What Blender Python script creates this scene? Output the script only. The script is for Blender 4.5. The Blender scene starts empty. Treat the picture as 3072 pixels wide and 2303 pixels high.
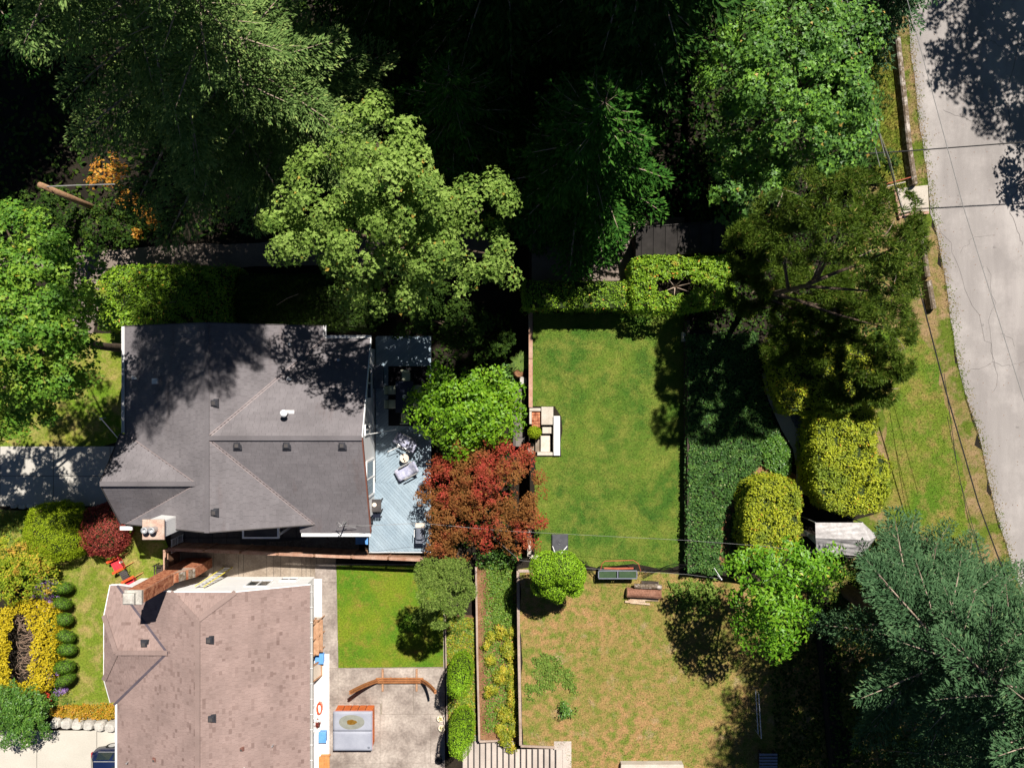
import bpy, bmesh, math, random
import numpy as np
from mathutils import Vector, Matrix

# ------------------------------------------------------------------ camera, sky, sun, exposure
H, F, CX, CY = 42.0, 55.0, 1536.0, 1151.5       # height of the camera, photo pixels per metre on the ground, photo centre
scene = bpy.context.scene
cam = bpy.data.cameras.new('camera')
cam.sensor_width = 36.0
cam.lens = 36.0 * H * F / 3072.0
cam.clip_start, cam.clip_end = 0.5, 2000.0
camera = bpy.data.objects.new('camera', cam)
camera.location = (0, 0, H)
scene.collection.objects.link(camera)
scene.camera = camera

SUN = Vector((0.25, 0.57, 1.0)).normalized()     # towards the sun
world = bpy.data.worlds.new('World')
scene.world = world
world.use_nodes = True
wn = world.node_tree
sky = wn.nodes.new('ShaderNodeTexSky')
sky.sky_type = 'NISHITA'
sky.sun_disc = False
sky.sun_elevation = math.asin(SUN.z)
sky.sun_rotation = math.atan2(SUN.x, SUN.y)
sky.altitude = 1200.0
sky.air_density = 0.4
sky.dust_density = 0.0
wn.links.new(sky.outputs[0], wn.nodes['Background'].inputs[0])
wn.nodes['Background'].inputs[1].default_value = 0.05

sl = bpy.data.lights.new('sun', 'SUN')
sl.energy = 5.0
sl.angle = math.radians(0.53)
sl.color = (1.0, 0.955, 0.89)
sun = bpy.data.objects.new('sun', sl)
sun.rotation_euler = SUN.to_track_quat('Z', 'Y').to_euler()
sun.location = (10, 26, 60)
scene.collection.objects.link(sun)

vs = scene.view_settings
vs.view_transform = 'Standard'
vs.look = 'None'
vs.exposure = 0.7
vs.gamma = 1.0
vs.use_curve_mapping = False
try:
    scene.cycles.max_bounces = 6
    scene.cycles.diffuse_bounces = 2
    scene.cycles.transparent_max_bounces = 6
except Exception:
    pass

# ------------------------------------------------------------------ helpers
rng = np.random.default_rng(7)
random.seed(7)
COL = scene.collection.objects
WO = {}

def P(px, py, z=0.0):
    """a photo pixel and a known height give a point"""
    k = (H - z) / H / F
    return ((px - CX) * k, (CY - py) * k, z)

def PP(pts, z=0.0):
    return [P(a, b, z)[:2] for a, b in pts]

def tag(o, label=None, cat=None, group=None, kind=None):
    if label: o['label'] = label
    if cat: o['category'] = cat
    if group: o['group'] = group
    if kind: o['kind'] = kind
    return o

def thing(name, label, cat, loc, group=None):
    o = bpy.data.objects.new(name, None)
    o.empty_display_size = 0.2
    o.location = loc
    COL.link(o)
    WO[o] = Vector(loc)
    return tag(o, label, cat, group)

def _link(name, me, parent, loc):
    o = bpy.data.objects.new(name, me)
    COL.link(o)
    if parent is not None:
        o.parent = parent
        WO[o] = WO[parent]
    else:
        o.location = loc
        WO[o] = Vector(loc)
    return o

def dup(o, loc, rotz=0.0, label=None, parent=None, scale=None):
    c = o.copy()
    COL.link(c)
    if parent is None:
        c.location = loc
        c.rotation_euler = (0, 0, rotz)
        if scale: c.scale = scale
        WO[c] = Vector(loc)
        if label: c['label'] = label
    else:
        c.parent = parent
    for ch in [x for x in bpy.data.objects if x.parent == o]:
        dup(ch, None, parent=c)
    return c

class MB:
    def __init__(self):
        self.v, self.f = [], []
    def add(self, vs_, fs_):
        n = len(self.v)
        self.v += [tuple(p) for p in vs_]
        self.f += [tuple(i + n for i in f) for f in fs_]
        return self
    def box(self, x0, y0, z0, x1, y1, z1):
        return self.add([(x0, y0, z0), (x1, y0, z0), (x1, y1, z0), (x0, y1, z0), (x0, y0, z1), (x1, y0, z1), (x1, y1, z1), (x0, y1, z1)],
                        [(0, 3, 2, 1), (4, 5, 6, 7), (0, 1, 5, 4), (1, 2, 6, 5), (2, 3, 7, 6), (3, 0, 4, 7)])
    def cbox(self, c, s, rz=0.0, bev=0.0):
        """box by centre of its base, size, turn about z, optional chamfered top"""
        hx, hy = s[0] / 2, s[1] / 2
        ca, sa = math.cos(rz), math.sin(rz)
        def R(x, y, z): return (c[0] + x * ca - y * sa, c[1] + x * sa + y * ca, c[2] + z)
        rings = [(hx, hy, 0), (hx, hy, s[2] - bev)] + ([(hx - bev, hy - bev, s[2])] if bev else [])
        vs_, fs_ = [], []
        for a, b, z in rings:
            vs_ += [R(-a, -b, z), R(a, -b, z), R(a, b, z), R(-a, b, z)]
        for r in range(len(rings) - 1):
            o = 4 * r
            for i in range(4):
                j = (i + 1) % 4
                fs_.append((o + i, o + j, o + 4 + j, o + 4 + i))
        fs_ += [(3, 2, 1, 0), tuple(range(4 * (len(rings) - 1), 4 * len(rings)))]
        return self.add(vs_, fs_)
    def beam(self, a, b, w, h, up=(0, 0, 1)):
        a, b = Vector(a), Vector(b)
        d = (b - a).normalized()
        u = Vector(up)
        s = d.cross(u)
        if s.length < 1e-4: s = d.cross(Vector((1, 0, 0)))
        s.normalize()
        u = s.cross(d)
        vs_ = []
        for p in (a, b):
            for i, j in ((-1, -1), (1, -1), (1, 1), (-1, 1)):
                vs_.append(p + s * (w / 2 * i) + u * (h / 2 * j))
        return self.add(vs_, [(0, 3, 2, 1), (4, 5, 6, 7), (0, 1, 5, 4), (1, 2, 6, 5), (2, 3, 7, 6), (3, 0, 4, 7)])
    def prism(self, poly, z0, z1, inset=0.0):
        n = len(poly)
        cx = sum(p[0] for p in poly) / n; cy = sum(p[1] for p in poly) / n
        top = [(p[0] + (cx - p[0]) * inset, p[1] + (cy - p[1]) * inset, z1) for p in poly]
        vs_ = [(p[0], p[1], z0) for p in poly] + top
        fs_ = [tuple(range(n - 1, -1, -1)), tuple(range(n, 2 * n))]
        for i in range(n):
            j = (i + 1) % n
            fs_.append((i, j, n + j, n + i))
        return self.add(vs_, fs_)
    def slab(self, pts, t):
        """a planar 3-d polygon given thickness t downwards"""
        n = len(pts)
        vs_ = [tuple(p) for p in pts] + [(p[0], p[1], p[2] - t) for p in pts]
        fs_ = [tuple(range(n)), tuple(range(2 * n - 1, n - 1, -1))]
        for i in range(n):
            j = (i + 1) % n
            fs_.append((i, n + i, n + j, j))
        return self.add(vs_, fs_)
    def tube(self, pts, r, n=6, caps=True):
        pts = [Vector(p) for p in pts]
        m = len(pts)
        rs = r if isinstance(r, (list, tuple)) else [r] * m
        vs_, fs_ = [], []
        ref = Vector((0.31, 0.17, 0.93))
        for i, p in enumerate(pts):
            d = (pts[min(i + 1, m - 1)] - pts[max(i - 1, 0)]).normalized()
            s = d.cross(ref)
            if s.length < 1e-3: s = d.cross(Vector((1, 0, 0)))
            s.normalize()
            u = s.cross(d)
            for k in range(n):
                a = 2 * math.pi * k / n
                vs_.append(p + (s * math.cos(a) + u * math.sin(a)) * rs[i])
        for i in range(m - 1):
            for k in range(n):
                k2 = (k + 1) % n
                fs_.append((i * n + k, i * n + k2, (i + 1) * n + k2, (i + 1) * n + k))
        if caps:
            fs_ += [tuple(range(n - 1, -1, -1)), tuple(range((m - 1) * n, m * n))]
        return self.add(vs_, fs_)
    def lathe(self, c, prof, n=16):
        """profile of (radius, z) turned about the vertical through c"""
        vs_, fs_ = [], []
        for r, z in prof:
            for k in range(n):
                a = 2 * math.pi * k / n
                vs_.append((c[0] + r * math.cos(a), c[1] + r * math.sin(a), c[2] + z))
        m = len(prof)
        for i in range(m - 1):
            for k in range(n):
                k2 = (k + 1) % n
                fs_.append((i * n + k, i * n + k2, (i + 1) * n + k2, (i + 1) * n + k))
        fs_ += [tuple(range(n - 1, -1, -1)), tuple(range((m - 1) * n, m * n))]
        return self.add(vs_, fs_)
    def build(self, name, mat, parent=None, smooth=False, kind=None):
        v = np.array(self.v, dtype=float)
        if parent is None:
            lo, hi = v.min(0), v.max(0)
            loc = ((lo[0] + hi[0]) / 2, (lo[1] + hi[1]) / 2, lo[2])
        else:
            loc = WO[parent]
        me = bpy.data.meshes.new(name)
        me.from_pydata((v - np.array(loc)).tolist(), [], self.f)
        me.materials.append(mat)
        bm = bmesh.new(); bm.from_mesh(me)
        bmesh.ops.recalc_face_normals(bm, faces=bm.faces)
        bm.to_mesh(me); bm.free()
        if smooth:
            for p in me.polygons: p.use_smooth = True
        o = _link(name, me, parent, loc)
        if kind: o['kind'] = kind
        return o

def tri_mesh(name, verts, tris, mat, parent=None, rnd=None, kind=None, loc=None):
    """fast mesh from numpy arrays, with one random number per face for the material"""
    if parent is not None: loc = np.array(WO[parent])
    elif loc is None:
        lo, hi = verts.min(0), verts.max(0)
        loc = np.array(((lo[0] + hi[0]) / 2, (lo[1] + hi[1]) / 2, lo[2]))
    me = bpy.data.meshes.new(name)
    nv, nt, k = len(verts), len(tris), tris.shape[1]
    me.vertices.add(nv)
    me.vertices.foreach_set('co', (verts - loc).astype(np.float32).ravel())
    me.loops.add(nt * k)
    me.loops.foreach_set('vertex_index', tris.astype(np.int32).ravel())
    me.polygons.add(nt)
    me.polygons.foreach_set('loop_start', (np.arange(nt) * k).astype(np.int32))
    me.polygons.foreach_set('use_smooth', np.zeros(nt, dtype=bool))
    me.update(calc_edges=True)
    if rnd is not None:
        a = me.attributes.new('rnd', 'FLOAT', 'FACE')
        a.data.foreach_set('value', np.clip(rnd, 0, 1).astype(np.float32))
    me.materials.append(mat)
    o = _link(name, me, parent, tuple(loc))
    if kind: o['kind'] = kind
    return o

def nrm(a):
    return a / np.maximum(np.linalg.norm(a, axis=-1, keepdims=True), 1e-9)

def in_poly(pts, poly):
    x, y = pts[:, 0], pts[:, 1]
    r = np.zeros(len(pts), bool)
    n = len(poly)
    for i in range(n):
        x0, y0 = poly[i]; x1, y1 = poly[(i + 1) % n]
        if y0 == y1: continue
        c = ((y0 > y) != (y1 > y)) & (x < (x1 - x0) * (y - y0) / (y1 - y0) + x0)
        r ^= c
    return r

def area(poly):
    return abs(sum(poly[i][0] * poly[(i + 1) % len(poly)][1] - poly[(i + 1) % len(poly)][0] * poly[i][1] for i in range(len(poly)))) / 2

def scatter(poly, n):
    p = np.array(poly)
    lo, hi = p.min(0), p.max(0)
    out = []
    got = 0
    while got < n:
        q = rng.uniform(lo, hi, (max(256, int((n - got) * 1.6)), 2))
        q = q[in_poly(q, poly)]
        out.append(q); got += len(q)
    return np.concatenate(out)[:n]

def rough_poly(poly, step=0.5, amp=0.12):
    """break the straight edges of a polygon into uneven ones"""
    out = []
    n = len(poly)
    for i in range(n):
        a, b = np.array(poly[i]), np.array(poly[(i + 1) % n])
        L = np.linalg.norm(b - a)
        m = max(1, int(L / step))
        nx = np.array((-(b - a)[1], (b - a)[0])) / max(L, 1e-6)
        for k in range(m):
            j = 0 if k == 0 else rng.normal(0, amp)
            out.append(tuple(a + (b - a) * k / m + nx * j))
    return out

def vnoise(p, s, seed=0):
    """cheap smooth noise for patches, -1..1"""
    r = np.random.default_rng(seed)
    t = np.zeros(len(p))
    for i in range(5):
        d = r.normal(size=p.shape[1]); d /= np.linalg.norm(d)
        t += np.sin(p @ d * (2 * math.pi / s) * r.uniform(.6, 1.7) + r.uniform(0, 6.3))
    return t / 3.2

# ------------------------------------------------------------------ materials
def _mat(name):
    m = bpy.data.materials.new(name)
    m.use_nodes = True
    nt = m.node_tree
    return m, nt, nt.nodes['Principled BSDF']

def ramp(nt, stops):
    r = nt.nodes.new('ShaderNodeValToRGB')
    e = r.color_ramp.elements
    e[0].position, e[0].color = stops[0][0], (*stops[0][1], 1)
    e[1].position, e[1].color = stops[-1][0], (*stops[-1][1], 1)
    for p, c in stops[1:-1]:
        x = e.new(p); x.color = (*c, 1)
    return r

def noise(nt, vec, scale, detail=5, rough=.6):
    n = nt.nodes.new('ShaderNodeTexNoise')
    n.inputs['Scale'].default_value = scale
    n.inputs['Detail'].default_value = detail
    n.inputs['Roughness'].default_value = rough
    nt.links.new(vec, n.inputs['Vector'])
    return n.outputs[0]

def mixc(nt, fac, a, b, mode='MIX'):
    m = nt.nodes.new('ShaderNodeMix')
    m.data_type = 'RGBA'; m.blend_type = mode
    for s, x in ((m.inputs[0], fac), (m.inputs[6], a), (m.inputs[7], b)):
        if hasattr(x, 'links'): nt.links.new(x, s)
        elif isinstance(x, tuple): s.default_value = (*x, 1)
        else: s.default_value = x
    return m.outputs[2]

def position(nt, stretch=None):
    g = nt.nodes.new('ShaderNodeNewGeometry')
    v = g.outputs['Position']
    if stretch:
        mp = nt.nodes.new('ShaderNodeMapping')
        mp.inputs['Scale'].default_value = stretch
        nt.links.new(v, mp.inputs['Vector']); v = mp.outputs[0]
    return v

def M(name, c1, c2=None, scale=2.0, rough=.85, fine=0.25, fscale=30, bump=.0, bscale=60, spec=.25, metal=0.0, stretch=None, lo=.35, hi=.65, c3=None, var=None):
    """patchy two-colour surface with fine grain and relief; var = spread of a colour shift per object"""
    m, nt, b = _mat(name)
    v = position(nt, stretch)
    c2 = c2 or tuple(x * .8 for x in c1)
    st = [(lo, c1), (hi, c2)] if not c3 else [(lo, c1), ((lo + hi) / 2, c3), (hi, c2)]
    r = ramp(nt, st)
    nt.links.new(noise(nt, v, scale), r.inputs[0])
    col = r.outputs[0]
    if fine:
        f = ramp(nt, [(.3, (1 - fine,) * 3), (.7, (1 + fine * .6,) * 3)])
        nt.links.new(noise(nt, v, fscale, 3), f.inputs[0])
        col = mixc(nt, 1.0, col, f.outputs[0], 'MULTIPLY')
    if var:
        oi = nt.nodes.new('ShaderNodeObjectInfo')
        f = ramp(nt, [(0, (1 - var,) * 3), (1, (1 + var,) * 3)])
        nt.links.new(oi.outputs['Random'], f.inputs[0])
        col = mixc(nt, 1.0, col, f.outputs[0], 'MULTIPLY')
    nt.links.new(col, b.inputs['Base Color'])
    b.inputs['Roughness'].default_value = rough
    b.inputs['Metallic'].default_value = metal
    b.inputs['Specular IOR Level'].default_value = spec
    if bump:
        bp = nt.nodes.new('ShaderNodeBump')
        bp.inputs['Strength'].default_value = bump
        bp.inputs['Distance'].default_value = .03
        nt.links.new(noise(nt, v, bscale, 4), bp.inputs['Height'])
        nt.links.new(bp.outputs[0], b.inputs['Normal'])
    return m

def LEAF(name, stops, trans=.25, rough=.45, spec=.3, trans_tint=(1.1, 1.15, .5), patch=None):
    """leaf: colour by the face's own random number, some light passes through; patch = (colour, noise scale, lo, hi)"""
    m, nt, b = _mat(name)
    at = nt.nodes.new('ShaderNodeAttribute'); at.attribute_name = 'rnd'
    r = ramp(nt, stops)
    nt.links.new(at.outputs['Fac'], r.inputs[0])
    col = r.outputs[0]
    if patch:
        c, s, lo, hi = patch
        f = ramp(nt, [(lo, (0, 0, 0)), (hi, (1, 1, 1))])
        nt.links.new(noise(nt, position(nt), s, 2), f.inputs[0])
        col = mixc(nt, f.outputs[0], col, c)
    nt.links.new(col, b.inputs['Base Color'])
    b.inputs['Roughness'].default_value = rough
    b.inputs['Specular IOR Level'].default_value = spec
    t = nt.nodes.new('ShaderNodeBsdfTranslucent')
    nt.links.new(mixc(nt, 1.0, col, trans_tint, 'MULTIPLY'), t.inputs['Color'])
    mx = nt.nodes.new('ShaderNodeMixShader')
    mx.inputs[0].default_value = trans
    nt.links.new(b.outputs[0], mx.inputs[1]); nt.links.new(t.outputs[0], mx.inputs[2])
    nt.links.new(mx.outputs[0], nt.nodes['Material Output'].inputs[0])
    return m

def LAWN(name, c1, c2, c3, s1=.5, s2=2.5, lo=.42, hi=.62, speck=None):
    """turf: two greens in large patches and a third colour in small ones, the same on sheet and blades"""
    m, nt, b = _mat(name)
    v = position(nt)
    r = ramp(nt, [(.38, c1), (.62, c2)])
    nt.links.new(noise(nt, v, s1, 4), r.inputs[0])
    f = ramp(nt, [(lo, (0, 0, 0)), (hi, (1, 1, 1))])
    nt.links.new(noise(nt, v, s2, 6, .7), f.inputs[0])
    col = mixc(nt, f.outputs[0], r.outputs[0], c3)
    if speck:
        c, s, lo2, hi2 = speck
        f2 = ramp(nt, [(lo2, (0, 0, 0)), (hi2, (1, 1, 1))])
        nt.links.new(noise(nt, v, s, 5, .65), f2.inputs[0])
        col = mixc(nt, f2.outputs[0], col, c)
    g = ramp(nt, [(.28, (.5,) * 3), (.72, (1.35,) * 3)])
    nt.links.new(noise(nt, v, 14, 4, .7), g.inputs[0])
    col = mixc(nt, 1.0, col, g.outputs[0], 'MULTIPLY')
    nt.links.new(col, b.inputs['Base Color'])
    b.inputs['Roughness'].default_value = .9
    b.inputs['Specular IOR Level'].default_value = .1
    bp = nt.nodes.new('ShaderNodeBump')
    bp.inputs['Strength'].default_value = .7; bp.inputs['Distance'].default_value = .05
    nt.links.new(noise(nt, v, 45, 4, .7), bp.inputs['Height'])
    nt.links.new(bp.outputs[0], b.inputs['Normal'])
    return m

def SHINGLE(name, stops, streak=None):
    """roof shingles: colour by tab, grain, faint weathering"""
    m, nt, b = _mat(name)
    at = nt.nodes.new('ShaderNodeAttribute'); at.attribute_name = 'rnd'
    r = ramp(nt, stops)
    nt.links.new(at.outputs['Fac'], r.inputs[0])
    v = position(nt)
    f = ramp(nt, [(.3, (.82,) * 3), (.7, (1.1,) * 3)])
    nt.links.new(noise(nt, v, .7, 5), f.inputs[0])
    col = mixc(nt, 1.0, r.outputs[0], f.outputs[0], 'MULTIPLY')
    g = ramp(nt, [(.3, (.8,) * 3), (.7, (1.16,) * 3)])
    nt.links.new(noise(nt, v, 60, 3), g.inputs[0])
    col = mixc(nt, 1.0, col, g.outputs[0], 'MULTIPLY')
    if streak:
        c, s, lo, hi = streak
        f2 = ramp(nt, [(lo, (0, 0, 0)), (hi, (.55,) * 3)])
        nt.links.new(noise(nt, position(nt, (1, .15, 1)), s, 4), f2.inputs[0])
        col = mixc(nt, f2.outputs[0], col, c)
    nt.links.new(col, b.inputs['Base Color'])
    b.inputs['Roughness'].default_value = .95
    b.inputs['Specular IOR Level'].default_value = .15
    return m

def GLASS(name, c=(.02, .03, .035), rough=.08):
    m, nt, b = _mat(name)
    b.inputs['Base Color'].default_value = (*c, 1)
    b.inputs['Roughness'].default_value = rough
    b.inputs['Specular IOR Level'].default_value = .8
    return m

def ROAD(name):
    """worn asphalt: aggregate speckle, long wheel bands, patches, oil spots, grit"""
    m, nt, b = _mat(name)
    v = position(nt)
    r = ramp(nt, [(.3, (.27, .244, .23)), (.7, (.37, .338, .318))])
    nt.links.new(noise(nt, position(nt, (.9, .12, 1)), 1.1, 5), r.inputs[0])
    p = ramp(nt, [(.44, (.84,) * 3), (.58, (1.06,) * 3)])
    nt.links.new(noise(nt, v, .23, 6, .7), p.inputs[0])
    col = mixc(nt, 1.0, r.outputs[0], p.outputs[0], 'MULTIPLY')
    f = ramp(nt, [(.25, (.68,) * 3), (.75, (1.26,) * 3)])
    nt.links.new(noise(nt, v, 34, 4, .8), f.inputs[0])
    col = mixc(nt, 1.0, col, f.outputs[0], 'MULTIPLY')
    o = ramp(nt, [(.7, (1, 1, 1)), (.78, (.6,) * 3)])
    nt.links.new(noise(nt, v, 1.7, 3, .5), o.inputs[0])
    col = mixc(nt, 1.0, col, o.outputs[0], 'MULTIPLY')
    nt.links.new(col, b.inputs['Base Color'])
    b.inputs['Roughness'].default_value = .95
    b.inputs['Specular IOR Level'].default_value = .15
    bp = nt.nodes.new('ShaderNodeBump')
    bp.inputs['Strength'].default_value = .4; bp.inputs['Distance'].default_value = .02
    nt.links.new(noise(nt, v, 70, 4, .7), bp.inputs['Height'])
    nt.links.new(bp.outputs[0], b.inputs['Normal'])
    return m
# ------------------------------------------------------------------ the materials of this place
MT = {}
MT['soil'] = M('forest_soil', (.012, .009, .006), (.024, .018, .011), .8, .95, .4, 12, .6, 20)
MT['bark_mulch'] = M('bark_mulch', (.16, .075, .035), (.28, .15, .075), 2.5, .95, .5, 14, .8, 30)
MT['verge'] = LAWN('verge_grass', (.17, .15, .04), (.26, .18, .08), (.32, .21, .12), .6, 1.6, .46, .68, ((.1, .14, .016), .9, .46, .58))
MT['lawn'] = LAWN('lawn_grass', (.055, .125, .015), (.115, .175, .022), (.2, .21, .04), .42, 1.3, .44, .72, ((.042, .105, .014), .7, .56, .7))
MT['lawn_bright'] = LAWN('bright_lawn', (.085, .185, .012), (.165, .22, .016), (.24, .2, .035), .5, 1.6, .48, .72, ((.3, .15, .05), 1.6, .66, .76))
MT['lawn_front'] = LAWN('front_lawn', (.115, .2, .014), (.2, .22, .03), (.36, .27, .1), .35, 1.1, .46, .68)
MT['lawn_dry'] = LAWN('dry_lawn', (.26, .2, .06), (.37, .22, .095), (.15, .19, .03), .3, 2.2, .42, .62, ((.36, .26, .15), .9, .57, .72))
MT['lawn_road'] = LAWN('roadside_lawn', (.09, .17, .014), (.17, .2, .025), (.3, .21, .07), .35, 1.0, .46, .68)
MT['rough_grass'] = LAWN('rough_grass', (.09, .16, .012), (.19, .19, .03), (.26, .19, .05), .5, 1.5, .45, .7)
MT['road'] = ROAD('road_asphalt')
MT['drive'] = M('driveway_concrete', (.40, .375, .33), (.46, .43, .38), .5, .9, .14, 20, .25, 70)
MT['drive_front'] = M('front_driveway_concrete', (.44, .405, .345), (.5, .46, .395), .5, .9, .12, 20, .25, 70)
MT['patio'] = M('patio_concrete', (.17, .135, .115), (.42, .36, .31), .8, .9, .25, 9, .3, 50, lo=.28, hi=.68, c3=(.3, .25, .215), var=.05)
MT['white_conc'] = M('white_concrete', (.62, .58, .54), (.74, .72, .69), 1.2, .85, .12, 14, .2, 40)
MT['joint'] = M('sandy_joint', (.2, .165, .13), (.3, .26, .21), 3, .95, .3, 20)
MT['slab'] = M('weathered_slab', (.2, .155, .115), (.34, .28, .22), .9, .9, .25, 16, .3, 50, var=.1)
MT['pave_dark'] = M('dark_paving', (.1, .09, .08), (.17, .15, .13), .9, .9, .25, 16, .3, 50, var=.12)
MT['lane'] = M('lane_asphalt', (.17, .135, .11), (.22, .175, .145), .6, .9, .2, 20, .3, 60)
MT['path'] = M('path_concrete', (.4, .35, .29), (.47, .42, .35), .8, .9, .18, 20, .3, 60)
MT['pebble'] = M('pebble_grey', (.12, .125, .13), (.3, .3, .3), 4, .8, .3, 20, var=.35)
MT['step'] = M('step_concrete', (.4, .34, .295), (.5, .43, .375), .8, .9, .16, 24, .25, 60, var=.06)
MT['wall_conc'] = M('retaining_concrete', (.3, .22, .17), (.42, .33, .27), 1.0, .9, .25, 18, .3, 50)
MT['stone'] = M('garden_stone', (.38, .35, .31), (.55, .52, .46), 2.5, .9, .25, 18, .5, 24, var=.1)
MT['pale_stone'] = M('pale_step_stone', (.45, .39, .32), (.55, .49, .42), 1.5, .9, .2, 22, .3, 60, var=.06)
MT['barrier'] = M('barrier_concrete', (.26, .21, .17), (.46, .4, .35), 3, .95, .45, 14, .6, 30, c3=(.12, .085, .05))
MT['brick'] = M('brick_red', (.24, .06, .028), (.62, .27, .14), 5.5, .9, .35, 30, .4, 60, var=.15)
MT['mortar'] = M('mortar', (.42, .3, .22), (.5, .38, .3), 4, .95, .2, 30)
MT['white'] = M('white_paint', (.78, .77, .75), (.82, .81, .79), 1.0, .55, .04, 20)
MT['white_wall'] = M('white_siding', (.72, .715, .7), (.8, .79, .775), .8, .7, .05, 16, stretch=(1, 1, 8))
MT['trim'] = M('dark_trim', (.05, .045, .045), (.08, .07, .065), 2, .6, .1)
MT['fascia_red'] = M('red_fascia', (.2, .07, .045), (.25, .1, .07), 2, .7, .1)
MT['soffit'] = M('soffit', (.35, .33, .31), (.4, .38, .36), 2, .7, .1)
MT['glass'] = GLASS('window_glass')
MT['black'] = M('black_plastic', (.018, .018, .02), (.028, .028, .03), 3, .5, .15)
MT['vent_dark'] = M('vent_dark', (.03, .03, .036), (.045, .045, .052), 3, .45, .15)
MT['vent_brown'] = M('vent_brown', (.16, .07, .055), (.2, .1, .08), 3, .6, .15)
MT['metal'] = M('galvanised_metal', (.5, .5, .5), (.6, .6, .6), 4, .4, .1, metal=.6)
MT['deck'] = M('deck_board', (.225, .29, .34), (.3, .37, .42), .8, .75, .14, 22, .15, 40, stretch=(1, 1, 1), var=.07)
MT['cedar'] = M('cedar_wood', (.31, .115, .04), (.42, .18, .07), 4, .7, .25, 18, .2, 40, var=.12)
MT['fence'] = M('fence_board', (.22, .105, .055), (.34, .2, .13), 2, .85, .3, 16, .3, 40, var=.18)
MT['fence_cap'] = M('fence_cap', (.33, .17, .11), (.46, .3, .22), 1.5, .8, .25, 16, .2, 40, var=.1)
MT['dark_wood'] = M('dark_wood', (.035, .026, .02), (.06, .045, .035), 2, .8, .3, 16, .2, 40, var=.2)
MT['bench_wood'] = M('bench_wood', (.48, .2, .06), (.56, .26, .09), 3, .6, .2, 16, var=.06)
MT['shelf_wood'] = M('shelf_wood', (.34, .18, .1), (.46, .27, .16), 3, .7, .2, 16, var=.08)
MT['bark'] = M('tree_bark', (.06, .04, .028), (.12, .085, .06), 3, .95, .4, 14, .8, 14)
MT['branch'] = M('pale_branch', (.3, .22, .16), (.42, .33, .26), 4, .9, .3, 20)
MT['pole'] = M('utility_pole_wood', (.24, .13, .07), (.42, .26, .15), 5, .85, .3, 18, .3, 20)
MT['log'] = M('log_bark', (.2, .09, .055), (.3, .15, .1), 3, .9, .4, 18, .6, 20, var=.12)
MT['log_cut'] = M('split_wood', (.45, .31, .2), (.55, .42, .3), 5, .85, .3, 20, var=.15)
MT['cushion'] = M('cream_cushion', (.5, .52, .36), (.56, .57, .42), 3, .9, .1)
MT['towel'] = M('striped_towel', (.27, .28, .4), (.5, .49, .56), 7, .95, .2, 30, stretch=(1, 1, 1))
MT['navy'] = M('navy_table', (.012, .015, .03), (.018, .022, .04), 3, .35, .1, spec=.4)
MT['rug'] = M('dark_rug', (.01, .009, .01), (.016, .014, .016), 6, .98, .3)
MT['grey_box'] = M('grey_plastic', (.12, .13, .16), (.15, .16, .19), 2, .5, .1)
MT['grey_lid'] = M('grill_steel', (.2, .22, .27), (.27, .29, .34), 2, .35, .1, metal=.4)
MT['cream'] = M('cream_plastic', (.62, .52, .42), (.68, .58, .48), 3, .6, .1)
MT['red'] = M('red_plastic', (.5, .012, .03), (.58, .03, .04), 2, .45, .08)
MT['orange_red'] = M('orange_red_plastic', (.62, .07, .02), (.68, .1, .03), 2, .45, .08)
MT['blue_bin'] = M('blue_plastic', (.1, .28, .62), (.14, .34, .68), 2, .45, .08)
MT['tub_lid'] = M('spa_cover_vinyl', (.27, .28, .33), (.33, .34, .39), 1.2, .5, .06, 20, .05, 30)
MT['tub_side'] = M('spa_cedar_panel', (.5, .11, .025), (.6, .16, .04), 3, .6, .2, 14, var=.12)
MT['puddle'] = M('puddle_water', (.2, .2, .17), (.26, .26, .22), 2.5, .12, .1, spec=.6)
MT['leaf_litter'] = M('wet_leaf_litter', (.16, .075, .008), (.22, .12, .02), 8, .4, .3)
MT['car'] = M('navy_car_paint', (.006, .012, .045), (.007, .014, .05), 1, .22, .02, spec=.6)
MT['red_lamp'] = M('red_lamp', (.3, .01, .015), (.34, .015, .02), 3, .2, .05, spec=.6)
MT['rubber'] = M('tyre_rubber', (.012, .012, .012), (.02, .02, .02), 6, .9, .2)
MT['tarp'] = M('silver_tarp', (.3, .28, .275), (.45, .425, .415), 2.6, .5, .2, 9, .9, 4, spec=.4)
MT['hoop'] = M('dark_grey_plastic', (.06, .06, .068), (.08, .08, .088), 3, .45, .1)
MT['green_panel'] = M('green_mesh_panel', (.03, .06, .026), (.045, .08, .035), 4, .6, .25)
MT['netting'] = M('black_netting', (.012, .011, .01), (.02, .018, .016), 6, .9, .2)
MT['rust'] = M('rusty_red_frame', (.33, .07, .035), (.42, .12, .06), 6, .7, .3)
MT['wire'] = M('black_cable', (.018, .017, .017), (.03, .028, .027), 6, .6, .1)
MT['wire_pale'] = M('pale_cable', (.2, .195, .19), (.28, .27, .26), 6, .5, .1)
MT['terracotta'] = M('terracotta', (.5, .17, .07), (.58, .23, .1), 4, .8, .15)
MT['yellow'] = M('yellow_fibreglass', (.6, .5, .05), (.68, .58, .08), 4, .5, .1)
MT['roof_metal'] = M('dark_shed_roof', (.02, .017, .015), (.035, .03, .027), 2, .7, .2)
MT['flash_pink'] = M('valley_flashing_pale', (.24, .19, .185), (.3, .245, .235), 3, .7, .1)
MT['flash_dark'] = M('valley_flashing_dark', (.085, .07, .085), (.11, .09, .105), 3, .55, .1)
MT['underlay'] = M('roof_underlay', (.075, .065, .066), (.09, .08, .08), 3, .95, .1)
MT['underlay_brown'] = M('brown_underlay', (.15, .105, .095), (.18, .13, .115), 3, .95, .1)
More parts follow.
